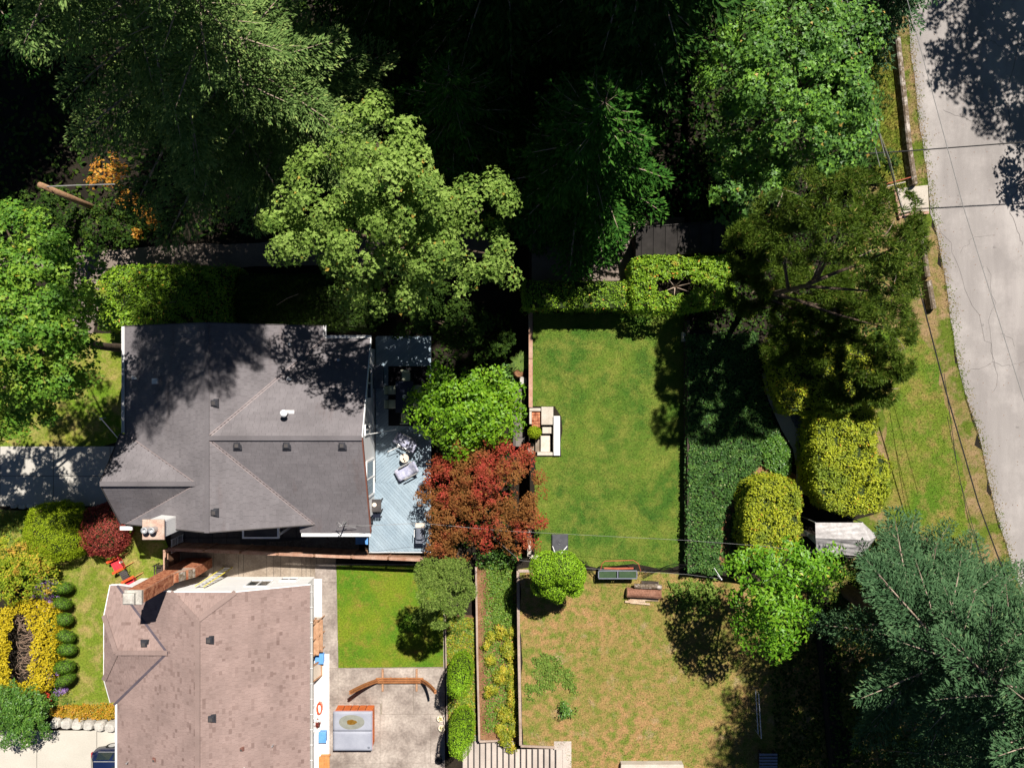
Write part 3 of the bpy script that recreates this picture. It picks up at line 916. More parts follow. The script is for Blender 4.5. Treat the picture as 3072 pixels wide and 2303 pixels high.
for a_ in ((2800, 600, 7, 24, 22, .006), (3068, 520, -9, 12, 10, .006), (2900, 120, 13, 3, 13, .007), (2905, 1120, 15, -4, 12, .006), (2960, 800, 3, 26, 14, .005), (2830, 330, 16, 5, 10, .006), (3000, 1000, 12, 10, 7, .005), (2880, 760, 14, -6, 8, .005)):
    crack_walk(*a_)
tag(mb.build('road_crack', MT['trim']), kind='structure')
edge = [(2712, -10), (2730, 130), (2752, 330), (2785, 560), (2805, 680), (2835, 840), (2865, 1050), (2892, 1170), (2945, 1340), (2985, 1530), (3030, 1680), (3095, 1850)]
mb = MB()
for (ax_, ay_), (bx_, by_) in zip(edge, edge[1:]):
    for _ in range(int(math.hypot(bx_ - ax_, by_ - ay_) * 1.6)):
        f = random.random()
        c = P(ax_ + (bx_ - ax_) * f + abs(random.gauss(0, 13)) - 3, ay_ + (by_ - ay_) * f, Z3 + .03)
        s_ = random.uniform(.012, .035); r_ = random.uniform(0, 3.1)
        mb.cbox(c, (s_ * 2, s_, .008), r_)
tag(mb.build('road_grit', MT['verge']), 'dry grit and needles scattered along the road edge', 'grit', kind='stuff')
mb = MB()
for _ in range(260):
    c = P(random.uniform(2800, 3072), random.uniform(0, 1600), Z3 + .031)
    s_ = random.uniform(.012, .03)
    mb.cbox(c, (s_ * 1.6, s_, .006), random.uniform(0, 3.1))
tag(mb.build('road_litter', MT['bark_mulch']), 'small leaves and grit lying on the asphalt', 'leaf litter', kind='stuff')

# driveways, patio and walks: each slab a piece of its own
def slabs(name, rects, z, mat, gap=.012, t=.08, under=None):
    polys = [PP([(x0, y0), (x1, y0), (x1, y1), (x0, y1)], z) for x0, y0, x1, y1 in rects]
    allp = np.array([q for p in polys for q in p])
    lo, hi = allp.min(0), allp.max(0)
    mb = MB(); mb.box(lo[0] + .02, lo[1] + .02, z - t - .05, hi[0] - .02, hi[1] - .02, z - .025)
    par = tag(mb.build(name, under or MT['trim']), kind='structure')
    for p in polys:
        a = np.array(p)
        l, h = a.min(0) + gap, a.max(0) - gap
        MB().cbox(((l[0] + h[0]) / 2, (l[1] + h[1]) / 2, z - t + .0), (h[0] - l[0], h[1] - l[1], t + random.uniform(-.004, .004)), 0, .01).build('slab', mat, par)
    return par

slabs('side_driveway', [(-160, 1338, 0, 1428), (0, 1338, 160, 1428), (160, 1338, 330, 1428), (330, 1338, 520, 1428), (-160, 1428, 0, 1518), (0, 1428, 160, 1518), (160, 1428, 330, 1518), (330, 1428, 520, 1518)], .05, MT['drive'])
slabs('front_driveway', [(-160, 2190, 110, 2320), (110, 2190, 290, 2320), (290, 2190, 560, 2320), (-160, 2320, 110, 2460), (110, 2320, 290, 2460), (290, 2320, 560, 2460)], .05, MT['drive_front'])
R_ = [(945, 1690, 1008, 1745), (945, 1745, 1010, 1835), (945, 1835, 1012, 1922), (945, 1922, 1014, 2004)]
R_ += [(945, 2004, 1014, 2110), (1014, 2004, 1146, 2110), (1146, 2004, 1240, 2060), (1240, 2004, 1335, 2060), (1146, 2060, 1240, 2142), (1240, 2060, 1335, 2142)]
R_ += [(945, 2110, 1140, 2290), (1140, 2142, 1292, 2288), (1292, 2142, 1335, 2288), (945, 2290, 1140, 2400), (1140, 2288, 1335, 2400)]
slabs('patio', R_, .04, MT['patio'], .006, under=MT['joint'])
for nm_, q_ in (('wall_apron', (940, 1735, 966, 1850)), ('wall_apron', (940, 1960, 988, 2400))):  # whiter strip laid along the foot of the wall
    sheet(nm_, PP([(q_[0], q_[1]), (q_[2], q_[1]), (q_[2], q_[3]), (q_[0], q_[3])], .04), .048, MT['white_conc'], .02)
xs = [500, 545, 590, 640, 672, 716, 730, 800, 820, 842, 870, 905, 918, 932, 950, 972]
slabs('side_walk', [(a, 1655, b, 1745) for a, b in zip(xs, xs[1:])] + [(972, 1655, 1008, 1690)], .03, MT['slab'], .008)
# walk beside the grey house: big square pavers
slabs('house_walk', [(512 + i * 42, 1570, 512 + (i + 1) * 42, 1612) for i in range(10)] + [(512 + i * 42, 1613, 512 + (i + 1) * 42, 1636) for i in range(5)], .03, MT['pave_dark'], .02)
for k, q in enumerate([[(905, 1598), (960, 1592), (990, 1625), (930, 1640)], [(962, 1590), (1010, 1588), (1040, 1610), (995, 1624)], [(1012, 1588), (1060, 1590), (1065, 1605), (1042, 1608)]]):
    o = MB().prism(PP(q, .04), 0, .05).build('paving_stone', MT['pave_dark'])
    tag(o, ['large tilted paving stone ending the side walk', 'angled paving stone beside the deck corner', 'small paving stone next to the blue box'][k], 'paving stone')
gp = PP([(800, 1625), (1075, 1610), (1078, 1650), (800, 1652)], 0)
tag(sheet('gravel_strip', gp, .03, M('gravel', (.09, .075, .06), (.2, .17, .14), 9, .95, .5, 40, .8, 50), .03), kind='structure')
# lane behind the hedge and the curved garden path
sheet('lane', rough_poly(PP([(-300, 790), (330, 750), (560, 735), (1000, 720), (1500, 690), (1500, 770), (1000, 800), (480, 805), (320, 805), (280, 1000), (200, 1000), (230, 800), (-300, 850)], 0), 1.0, .05), .03, MT['lane'], .03)
sheet('upper_lane', PP([(1595, 690), (1900, 660), (2230, 640), (2230, 830), (1595, 850)], Z2), Z2 + .02, MT['lane'], .02)
sheet('garden_path', PP([(2285, 1120), (2305, 1200), (2345, 1290), (2378, 1345), (2390, 1400), (2385, 1480), (2420, 1480), (2425, 1400), (2412, 1335), (2385, 1280), (2345, 1200), (2325, 1120)], Z3), Z3 + .03, MT['path'], .03)
pb = PP([(2335, 1150), (2400, 1240), (2450, 1250), (2450, 1400), (2425, 1400), (2412, 1330), (2385, 1275), (2348, 1200)], Z3)
sheet('pebble_bed', pb, Z3 + .012, MT['pebble'])
q = scatter(pb, 900)
mb = MB()
for x, y in q:
    s = random.uniform(.03, .075)
    mb.lathe((x, y, Z3 + .01), [(s * .7, 0), (s, s * .35), (s * .6, s * .7)], 6)
tag(mb.build('pebbles', MT['pebble'], None, True), 'rounded blue grey pebbles beside the curved path', 'pebbles', kind='stuff')
mulch = rough_poly(PP([(2225, 1440), (2290, 1385), (2345, 1390), (2400, 1440), (2380, 1500), (2290, 1500), (2235, 1500), (2195, 1540), (2190, 1700), (2150, 1690), (2170, 1540)], Z3), .4, .08)
sheet('mulch_patch', mulch, Z3 + .016, MT['bark_mulch'])
sheet('dirt_path', PP([(2560, 1560), (2700, 1520), (2720, 1650), (2640, 1680), (2560, 1680)], Z3), Z3 + .008, MT['verge'])

# ------------------------------------------------------------------ retaining walls, steps, stone edgings
def wall_run(name, label, pts, z0, z1, w, mat, cap=None, capw=None, cat='retaining wall'):
    t = thing(name, label, cat, (*P(*pts[0], z1)[:2], z0))
    q = [Vector((*P(a, b, z1)[:2], 0)) for a, b in pts]
    for a, b in zip(q, q[1:]):
        mb = MB(); mb.beam((a.x, a.y, (z0 + z1) / 2), (b.x, b.y, (z0 + z1) / 2), w, z1 - z0); mb.build('wall_section', mat, t)
        if cap:
            L = (b - a).length
            n = max(1, int(L / 1.8))
            for k in range(n):
                s, e = a.lerp(b, k / n + .003), a.lerp(b, (k + 1) / n - .003)
                MB().beam((s.x, s.y, z1 + .025), (e.x, e.y, z1 + .025), capw or w + .06, .05).build('cap_board', cap, t)
    return t
wall_run('lawn_retaining_wall', 'timber capped retaining wall along the left edge of the lawn', [(1592, 930), (1592, 1222)], 0, Z2 + .08, .16, MT['wall_conc'], MT['fence_cap'], .2)
wall_run('low_retaining_wall', 'short pale capped wall below the red maple', [(1588, 1590), (1588, 1668), (1624, 1672)], 0, Z2 + .06, .16, MT['wall_conc'], MT['pale_stone'], .2)
wall_run('dry_lawn_wall', 'long pinkish concrete wall edging the dry lawn', [(1630, 1712), (1554, 1712), (1556, 1900), (1562, 2235)], 0, Z2 + .06, .14, MT['wall_conc'])
wall_run('dry_lawn_end_wall', 'low concrete wall ending the dry lawn above the stairs', [(1562, 2237), (1664, 2241)], .6, Z2 + .05, .12, MT['wall_conc'])
wall_run('planting_strip_wall', 'narrow concrete wall holding the flower strip', [(1428, 1700), (1432, 1960), (1438, 2222)], 0, Z1 + .06, .1, MT['wall_conc'])
wall_run('planting_strip_end_wall', 'short wall at the stair end of the flower strip', [(1438, 2224), (1520, 2220)], 0, Z1 + .05, .1, MT['wall_conc'])
wall_run('bed_edge', 'thin dark edging between patio and shrub bed', [(1336, 1850), (1342, 2226)], 0, .42, .06, MT['wall_conc'])
wall_run('ivy_bank_wall', 'dark retaining wall under the ivy bank', [(2066, 960), (2066, 1712)], Z2 - .1, Z3 + .02, .14, MT['dark_wood'])

st = thing('garden_stairs', 'concrete stairs climbing from patio to dry lawn', 'stairs', P(1520, 2290, 0))
N_ = 17
for i in range(N_):
    z = .12 + (Z2 - .12) * i / (N_ - 1)
    xa, xb = 1388 + (1686 - 1388) * i / N_, 1388 + (1686 - 1388) * (i + 1) / N_
    a = P(xa, 2205 if i < 3 else (2226 if i < 9 else 2246), z); b = P(xb, 2420, z)
    MB().box(a[0] - .02, b[1], z - .2 if i else 0, b[0] + .03, a[1], z - .001 * i).build('step', MT['step'], st)
    MB().box(a[0] - .035, b[1] + .01, z - .035, a[0] + .015, a[1] - .01, z + .006).build('nosing', MT['trim'], st)
a, b = P(1688, 2420, Z2), P(1714, 2222, Z2)
MB().box(a[0], a[1], Z2 - .2, b[0], b[1], Z2 + .02).build('top_landing', MT['step'], st)
a, b = P(1662, 2247, Z2), P(1688, 2222, Z2)
MB().box(a[0], a[1], Z2 - .2, b[0], b[1], Z2 + .022).build('landing_return', MT['step'], st)
o = MB().prism(PP([(1864, 2292), (2050, 2292), (2056, 2330), (1860, 2330)], Z2 + .4), Z2, Z2 + .4).build('raised_planter', MT['pale_stone'])
tag(o, 'corner of a grey raised planter on the dry lawn', 'planter')

# stone steps up to the lawn
ss = thing('stone_steps', 'pale stone steps rising from the lower path to the lawn', 'steps', P(1620, 1290, 0))
zb = 1.1
def blk(x0, y0, x1, y1, z, mat, name, t=.25):
    a, b = P(x0, y1, z), P(x1, y0, z)
    MB().cbox(((a[0] + b[0]) / 2, (a[1] + b[1]) / 2, z - t), (b[0] - a[0], b[1] - a[1], t), 0, .015).build(name, mat, ss)
blk(1661, 1248, 1680, 1366, Z2 + .2, MT['white'], 'side_kerb', 1.2)
blk(1612, 1357, 1658, 1366, Z2 + .1, MT['pale_stone'], 'end_kerb', 1.0)
blk(1624, 1220, 1660, 1274, Z2 + .02, MT['pale_stone'], 'step', 1.2)
blk(1627, 1280, 1658, 1300, Z2 - .22, MT['pale_stone'], 'step', 1.2)
blk(1622, 1306, 1652, 1357, Z2 - .46, MT['pale_stone'], 'step', 1.2)
blk(1606, 1318, 1621, 1357, Z2 - .7, MT['slab'], 'step', 1.2)
blk(1583, 1330, 1605, 1362, Z2 - .95, MT['slab'], 'step', 1.2)
blk(1588, 1224, 1622, 1233, Z2 + .12, MT['pale_stone'], 'planter_cap', .3)
blk(1588, 1234, 1595, 1272, Z2 + .1, MT['pale_stone'], 'planter_cap', .3)
a = P(1596, 1236, Z2)
for i in range(4):
    for j in range(5):
        MB().cbox((a[0] + .04 + i * .108, a[1] - .08 - j * .155, Z2 - .1), (.098, .145, .1 + random.uniform(0, .01)), 0, .006).build('brick', MT['brick'], ss)
par = None
slabs('lower_path', [(1538, 1218, 1572, 1262), (1542, 1264, 1572, 1288), (1546, 1291, 1573, 1312), (1546, 1314, 1574, 1340), (1560, 1180, 1576, 1216), (1554, 1150, 1576, 1178)], .9, MT['pave_dark'], .015)

def stones(name, label, spots, mat, z0, group):
    for (x, y, w, d, h) in spots:
        c = P(x, y, z0 + h)
        mb = MB()
        n = 9
        rr = [random.uniform(.86, 1.1) for _ in range(n)]
        for f, zz in ((1.0, 0), (1.02, .6), (.85, 1.0)):
            mb.v += [(c[0] + math.copysign(abs(math.cos(6.283 * k / n)) ** .6, math.cos(6.283 * k / n)) * w / 2 * rr[k] * f, c[1] + math.copysign(abs(math.sin(6.283 * k / n)) ** .6, math.sin(6.283 * k / n)) * d / 2 * rr[k] * f, z0 + h * zz) for k in range(n)]
        for r in range(2):
            for k in range(n): mb.f.append((r * n + k, r * n + (k + 1) % n, (r + 1) * n + (k + 1) % n, (r + 1) * n + k))
        mb.f += [tuple(range(n - 1, -1, -1)), tuple(range(2 * n, 3 * n))]
        tag(mb.build(name, mat), label, 'stone', group)
stones('edging_stone', 'pale square edging stone between front garden and driveway', [(163 + i * 33, 2171 + i * 2.2, .58, .55, .42) for i in range(6)], MT['stone'], 0, 'edging stones of the front bed')
stones('edging_stone', 'flat grey stone edging the shaded side driveway', [(40 + i * 24, 1518 + (i % 2) * 2, .42, .22, .12) for i in range(5)], MT['stone'], .03, 'edging stones of the side driveway')
stones('boulder', 'grey boulder under the fern beside the lawn wall', [(1570, 1142, .45, .45, .45)], MT['stone'], .9, None)
for y0, x0, rr_ in ((1118, 1556, .3),):
    c = P(x0, y0, 1.2)
    t = thing('tree_stump', 'reddish brown fern covered stump against the lawn wall', 'stump', (c[0], c[1], 0))
    MB().lathe((c[0], c[1], 0), [(.42, 0), (.34, .5), (.3, 1.1), (.22, 1.25)], 10).build('stump_wood', MT['bark_mulch'], t)

# concrete barriers lying along the verge
def barrier(pts, label):
    t = thing('concrete_barrier', label, 'barrier', P(*pts[0], Z3), 'barriers along the road')
    q = [P(a, b, Z3 + .45) for a, b in pts]
    for i, (a, b) in enumerate(zip(q, q[1:])):
        d = Vector(b) - Vector(a)
        a2 = Vector(a) + d * .006; b2 = Vector(b) - d * .006
        s = Vector((-d.y, d.x, 0)).normalized()
        prof = [(-.2, 0), (.2, 0), (.2, .14), (.13, .38), (.07, .45), (-.07, .45), (-.13, .38), (-.2, .14)]
        n = len(prof)
        v = [(p + s * o + Vector((0, 0, Z3 + h - p.z))) for p in (a2, b2) for o, h in prof]
        MB().add(v, [tuple(range(n)), tuple(range(2 * n - 1, n - 1, -1))] + [(k, n + k, n + (k + 1) % n, (k + 1) % n) for k in range(n)]).build('barrier_block', MT['barrier'], t)
    return t
barrier([(2696, 110), (2706, 200), (2718, 310), (2730, 430), (2748, 552)], 'mossy concrete barrier beside the rough grass bank')
barrier([(2762, 652), (2774, 740), (2786, 830)], 'concrete barrier partly hidden by pine branches')
barrier([(2790, 840), (2804, 926)], 'short lichen covered barrier ending at the dry verge')
for pts, lb in ((((2696, 645), (2784, 638)), 'weathered timber edging the road end of the concrete apron'), (((2684, 570), (2700, 655)), 'timber rail along the garden side of the concrete apron')):
    o = MB().beam(P(*pts[0], Z3 + .12), P(*pts[1], Z3 + .12), .14, .14).build('timber_edging', MT['fence_cap'])
    tag(o, lb, 'timber')
# ------------------------------------------------------------------ houses
def shingle_roof(parent, planes, mat, deckmat, expo=.15, wmin=.2, wmax=.42, lift=(.003, .007), thick=.16, dash=.2):
    """each plane: a roof slab (part) covered with lapped tabs"""
    V, Q, R = [], [], []
    for poly in planes:
        p = np.array(poly, float)
        # Newell normal
        n = np.zeros(3)
        for i in range(len(p)):
            a, b = p[i], p[(i + 1) % len(p)]
            n += np.array([(a[1] - b[1]) * (a[2] + b[2]), (a[2] - b[2]) * (a[0] + b[0]), (a[0] - b[0]) * (a[1] + b[1])])
        n /= np.linalg.norm(n)
        if n[2] < 0: n = -n
        MB().slab([tuple(x - n * .01) for x in p], thick).build('roof_plane', deckmat, parent)
        up = np.array([0, 0, 1.]) - n * n[2]; up /= np.linalg.norm(up)
        rt = np.cross(up, n)
        o = p[0]
        u, v = (p - o) @ rt, (p - o) @ up
        vv = v.min()
        while vv < v.max() - .02:
            vm = vv + expo * .5
            xs = []
            for i in range(len(p)):
                j = (i + 1) % len(p)
                if (v[i] > vm) != (v[j] > vm):
                    xs.append(u[i] + (u[j] - u[i]) * (vm - v[i]) / (v[j] - v[i]))
            xs.sort()
            for x0, x1 in zip(xs[::2], xs[1::2]):
                x = x0
                while x < x1 - .01:
                    w = min(random.uniform(wmin, wmax), x1 - x)
                    if x1 - x - w < .08: w = x1 - x
                    h = random.choice(lift) + random.uniform(0, .002)
                    a = o + rt * (x + .004) + up * vv
                    b = o + rt * (x + w - .004) + up * vv
                    c = b + up * (expo * 1.04); d = a + up * (expo * 1.04)
                    k = len(V)
                    V += [a, b, a + n * h, b + n * h, c + n * .002, d + n * .002]
                    r = min(1, max(0, random.gauss(.55, .09) - (dash * random.random() if random.random() < .22 else 0)))
                    Q += [(k, k + 1, k + 3, k + 2), (k + 2, k + 3, k + 4, k + 5)]; R += [r, r]
                    x += w
            vv += expo
    return tri_mesh('shingles', np.array(V), np.array(Q), mat, parent, np.array(R), 'stuff')

def strip(parent, name, a, b, w, t, mat, lift=.02):
    a, b = Vector(a) + Vector((0, 0, lift)), Vector(b) + Vector((0, 0, lift))
    return MB().beam(a, b, w, t).build(name, mat, parent)

def caps(parent, name, a, b, mat, w=.24, L=.22, lift=.025):
    """overlapping ridge caps"""
    a, b = Vector(a), Vector(b)
    n = max(1, int((b - a).length / L))
    mb = MB()
    for i in range(n):
        s, e = a.lerp(b, i / n), a.lerp(b, (i + 1.12) / n)
        mb.beam(s + Vector((0, 0, lift + .012)), e + Vector((0, 0, lift)), w, .016)
    return mb.build(name, mat, parent)

def window(parent, plane, a0, a1, z0, z1, x, name='window', mull=1, out=1, t=.05):
    """plane 'x' = a wall of constant x spanning y; 'y' = a wall of constant y spanning x"""
    def bx(mb, u0, v0, u1, v1, d0, d1):
        lo, hi = sorted((x + out * d0, x + out * d1))
        if plane == 'x': mb.box(lo, u0, v0, hi, u1, v1)
        else: mb.box(u0, lo, v0, u1, hi, v1)
    f = MB()
    bx(f, a0, z0, a0 + t, z1, 0, .06); bx(f, a1 - t, z0, a1, z1, 0, .06); bx(f, a0 + t, z0, a1 - t, z0 + t, 0, .058); bx(f, a0 + t, z1 - t, a1 - t, z1, 0, .058)
    for k in range(1, mull + 1):
        c = a0 + (a1 - a0) * k / (mull + 1)
        bx(f, c - .025, z0 + t, c + .025, z1 - t, 0, .055)
    w = f.build(name, MT['white'], parent)
    n = mull + 1
    for k in range(n):
        u0, u1 = a0 + (a1 - a0) * k / n, a0 + (a1 - a0) * (k + 1) / n
        g = MB(); bx(g, u0 + t * .8, z0 + t * .8, u1 - t * .8, z1 - t * .8, -.02, .02); g.build('pane', MT['glass'], w)
    return w

# ---- grey roofed house
zE, zR, zW = 4.2, 6.4, 6.1
XL, XM, XR, XE = -19.0, -14.1, -9.2, -6.96
YN, YS, YEn, YEs, YE, YW = 2.82, -6.85, 2.23, -7.3, -2.5, -4.65
gh = thing('grey_house', 'house with dark grey shingled cross gable roof and blue deck', 'house', (-13, -2, 0))
w = MB()
w.prism([(XL + .45, YS + .3), (XR - .4, YS + .3), (XR - .4, YEs + .5), (XE - .3, YEs + .5), (XE - .3, YEn - .4), (XR - .4, YEn - .4), (XR - .4, YN - .3), (XL + .45, YN - .3)], 0, zE - .02)
def gable(mb, pts, d):
    """triangular gable wall of thickness along d"""
    n = len(pts)
    q = [tuple(Vector(p) + Vector(d)) for p in pts]
    mb.add(list(pts) + q, [tuple(range(n)), tuple(range(2 * n - 1, n - 1, -1))] + [(i, n + i, n + (i + 1) % n, (i + 1) % n) for i in range(n)])
gable(w, [(XE - .3, YEs + .5, zE - .02), (XE - .3, YEn - .4, zE - .02), (XE - .3, YE, zR - .25)], (-.12, 0, 0))
gable(w, [(XL + .45, YN - .3, zE - .02), (XR - .4, YN - .3, zE - .02), (XM, YN - .3, zR - .25)], (0, -.12, 0))
gable(w, [(XL + .45, YS + .3, zE - .02), (XR - .4, YS + .3, zE - .02), (XM, YS + .3, zR - .25)], (0, .12, 0))
gable(w, [(XL + .05, YW - 2.0, zE - .02), (XL + .05, YW + 2.0, zE - .02), (XL + .05, YW, zW - .25)], (.12, 0, 0))
w.build('wall', MT['white_wall'], gh)
rf = MB().box(XM - .3, YE - .3, zR - .9, XM + .3, YE + .3, zR - .3).build('roof', MT['soffit'], gh)
vs_ = (XR - XM) * (YE - YS) / (YE - YEs)
vx, vz = XM + vs_ , zR - (zR - zE) * (YE - YS) / (YE - YEs)
ez = zR - (zR - zE) * (YE - YS) / (YE - YEs)
wx = XM - (zR - zW) * (XM - XL) / (zR - zE)
planes = [
    [(XL, YN, zE), (XM, YN, zR), (XM, YS, zR), (XL, YS, zE), (wx, YW, zW), (XL, YW + 2.2, zE)],
    [(XM, YN, zR), (XR, YN, zE), (XR, YEn, zE), (XM, YE, zR)],
    [(XM, YE, zR), (vx, YS, vz), (XM, YS, zR)],
    [(XM, YE, zR), (XE, YE, zR), (XE, YEn, zE), (XR, YEn, zE)],
    [(XM, YE, zR), (vx, YS, ez), (-10.4, YS, ez), (-10.4, YEs, zE), (XE, YEs, zE), (XE, YE, zR)],
    [(XL - .2, YW, zW), (wx, YW, zW), (XL, YW + 2.2, zE), (XL - .2, YW + 2.2, zE)],
    [(XL - .2, YW, zW), (XL - .2, YW - 2.2, zE), (XL, YW - 2.2, zE), (wx, YW, zW)],
]
shingle_roof(rf, planes, MT['grey_roof'], MT['underlay'], .15)
for a, b in (((XM, YE, zR), (XR, YEn, zE)), ((XM, YE, zR), (vx, YS, vz)), ((wx, YW, zW), (XL, YW + 2.2, zE)), ((wx, YW, zW), (XL, YW - 2.2, zE))):
    d = (Vector(b) - Vector(a)).normalized(); s = Vector((-d.y, d.x, 0)).normalized() * .045
    for k in (-1, 1):
        strip(rf, 'valley_flashing', Vector(a) + s * k, Vector(b) + s * k, .035, .02, MT['flash_pink'], .015)
for a, b in (((XM, YN, zR), (XM, YS, zR)), ((XM, YE, zR), (XE, YE, zR)), ((XL - .2, YW, zW), (wx, YW, zW))):
    caps(rf, 'ridge_cap', a, b, MT['grey_roof'], .22)
# gutters, fascia
for a, b in (((XL - .08, YN, zE - .04), (XL - .08, YW + 2.25, zE - .04)), ((XR + .02, YN + .05, zE - .04), (XR + .02, YEn + .12, zE - .04)), ((XR + .02, YEn + .08, zE - .04), (XE + .05, YEn + .08, zE - .04)), ((-10.35, YEs - .09, zE - .05), (XE, YEs - .09, zE - .05))):
    mb = MB()
    a, b = Vector(a), Vector(b)
    d = (b - a).normalized(); s = Vector((-d.y, d.x, 0))
    big = a.y < -7
    mb.beam(a, b, .2 if big else .12, .02)
    if not big:
        mb.beam(a + s * .06 + Vector((0, 0, .04)), b + s * .06 + Vector((0, 0, .04)), .015, .1); mb.beam(a - s * .06 + Vector((0, 0, .04)), b - s * .06 + Vector((0, 0, .04)), .015, .1)
    mb.build('gutter', MT['white'], rf)
for a, b in (((XE + .03, YEn, zE - .08), (XE + .03, YE, zR - .08)), ((XE + .03, YE, zR - .08), (XE + .03, YEs, zE - .08))):
    strip(rf, 'rake_board', a, b, .04, .2, MT['white'] if a[2] < 5 else MT['fascia_red'], 0)
for a, b in (((XL, YN + .02, zE - .08), (XM, YN + .02, zR - .08)), ((XM, YN + .02, zR - .08), (XR, YN + .02, zE - .08)), ((XL, YS - .02, zE - .08), (XM, YS - .02, zR - .08)), ((XM, YS - .02, zR - .08), (vx, YS - .02, vz - .08)), ((XL - .22, YW - 2.2, zE - .08), (XL - .22, YW, zW - .08)), ((XL - .22, YW, zW - .08), (XL - .22, YW + 2.2, zE - .08))):
    strip(rf, 'rake_board', a, b, .04, .2, MT['trim'], 0)
for x, y in ((362, 1580),):
    c = P(x, y, zE)
    MB().box(c[0] - .05, c[1] - .16, zE - .1, c[0] + .55, c[1] + .02, zE - .02).build('gutter_end', MT['white'], rf)
c = P(365, 1306, zE)
MB().box(c[0] - .15, c[1] - .05, zE - .1, c[0] + .1, c[1] + .05, zE - .02).build('downpipe_elbow', MT['white'], rf)

def roof_z(x, y, planes_):
    best = -9
    for pl in planes_:
        p = np.array(pl)
        if in_poly(np.array([[x, y]]), [tuple(q[:2]) for q in pl])[0]:
            a, b, c = p[0], p[1], p[2]
            n = np.cross(b - a, c - a)
            if abs(n[2]) < 1e-6: continue
            best = max(best, a[2] - ((x - a[0]) * n[0] + (y - a[1]) * n[1]) / n[2])
    return best
def on_roof(px, py, planes_, z=5.0):
    for _ in range(12):
        c = P(px, py, z)
        r = roof_z(c[0], c[1], planes_)
        if r < 0: break
        z = r
    return P(px, py, z)
def box_vent(parent, c, s=.3, h=.16, mat=None, name='roof_vent'):
    b = MB(); b.cbox((c[0], c[1], c[2] - .1), (s, s, h + .06), 0, .05)
    v = b.build(name, mat or MT['vent_dark'], parent)
    MB().cbox((c[0], c[1], c[2] - .04), (s * 1.35, s * 1.35, .06), 0, .01).build('vent_flange', mat or MT['vent_dark'], v)
    MB().cbox((c[0], c[1], c[2] + h - .035), (s * .55, s * .55, .012)).build('vent_cap', MT['trim'], v)
    return v
for x, y in ((643, 1209), (712, 1336), (860, 1336), (1027, 1336), (643, 1537)):
    box_vent(rf, on_roof(x, y, planes))
def pipe_vent(parent, c, r=.05, h=.3, name='vent_pipe', mat=None):
    return MB().tube([(c[0], c[1], c[2] - .1), (c[0], c[1], c[2] + h)], r, 8).build(name, mat or MT['white'], parent)
c = on_roof(469, 1143, planes); v = MB().cbox((c[0], c[1], c[2] - .05), (.26, .26, .26), 0, .02).build('vent_box', MT['white'], rf)
for x, y in ((405, 1130), (868, 1133)):
    c = on_roof(x, y, planes); v = pipe_vent(rf, c, .045, .28)
    MB().box(c[0] - .1, c[1] - .12, c[2] + .1, c[0] + .13, c[1] - .02, c[2] + .13).build('pipe_flashing', MT['white'], v)
for x, y in ((1018, 1080), (872, 1033)):
    c = on_roof(x, y, planes); pipe_vent(rf, c, .07, .25, mat=MT['metal'])
c = on_roof(862, 1238, planes)
v = MB().tube([(c[0], c[1], c[2] - .1), (c[0], c[1], c[2] + .55)], .09, 12).build('flue_pipe', MT['white'], rf)
MB().lathe((c[0], c[1], c[2] + .55), [(.15, 0), (.17, .06), (.1, .14)], 14).build('flue_cap', MT['white'], v)
MB().box(c[0] - .1, c[1] - .22, c[2] - .02, c[0] + .32, c[1] + .12, c[2] + .02).build('flue_flashing', MT['white'], v)

# white clad chimney with stone cap and two flue pots
k = P(459, 1587, 7.0)
ch = MB().box(k[0] - .42, k[1] - .4, 0, k[0] + .42, k[1] + .35, 6.9).build('chimney', MT['white'], gh)
for i in range(9):
    MB().box(k[0] + .42, k[1] - .38 + i * .08, 3.5, k[0] + .432, k[1] - .335 + i * .08, 6.88).build('chimney_rib', MT['white'], ch)
MB().cbox((k[0], k[1] - .02, 6.9), (1.0, .92, .1), 0, .02).build('chimney_cap', M('chimney_cap', (.42, .26, .2), (.5, .4, .32), 3, .9, .3, 20), ch)
for dx in (-.22, .1):
    pt = MB().lathe((k[0] + dx, k[1] + .02, 7.0), [(.14, 0), (.13, .3), (.15, .32), (.15, .4), (.09, .41), (.08, .3)], 14).build('flue_pot', MT['metal'], ch)
# east wall windows
XW = XE - .3
window(gh, 'x', -5.75, -3.85, 1.6, 3.75, XW, mull=1, t=.09)
window(gh, 'x', -2.55, -2.0, 2.85, 4.1, XW, mull=1)
window(gh, 'x', -.75, .85, 2.4, 3.7, XW, mull=1)
# white framed bay roof and plank trim on the south side
a, b = P(729, 1612, 2.6), P(832, 1585, 2.6)
bay = MB().box(a[0], a[1], 2.3, b[0], YS + .29, 2.5).build('porch_roof', MT['trim'], gh)
for q in ((a[0] - .06, a[1] - .06, a[0] + .02, YS + .28), (b[0] - .02, a[1] - .06, b[0] + .06, YS + .28), (a[0] + .02, a[1] - .06, b[0] - .02, a[1] + .02)):
    MB().box(q[0], q[1], 2.36, q[2], q[3], 2.56).build('porch_fascia', MT['white'], bay)
for xx in (a[0] + .03, b[0] - .03):
    MB().box(xx - .05, a[1] + .03, 0, xx + .05, a[1] + .13, 2.3).build('porch_post', MT['white'], bay)
# corner post of the eave, downpipe
c = P(598, 1600, 3.6)
MB().tube([(c[0], YS - .02, 4.3), (c[0], YS - .06, 3.9), (c[0], YS + .22, 3.4), (c[0], YS + .24, .2)], .04, 6).build('downpipe', MT['white'], gh)
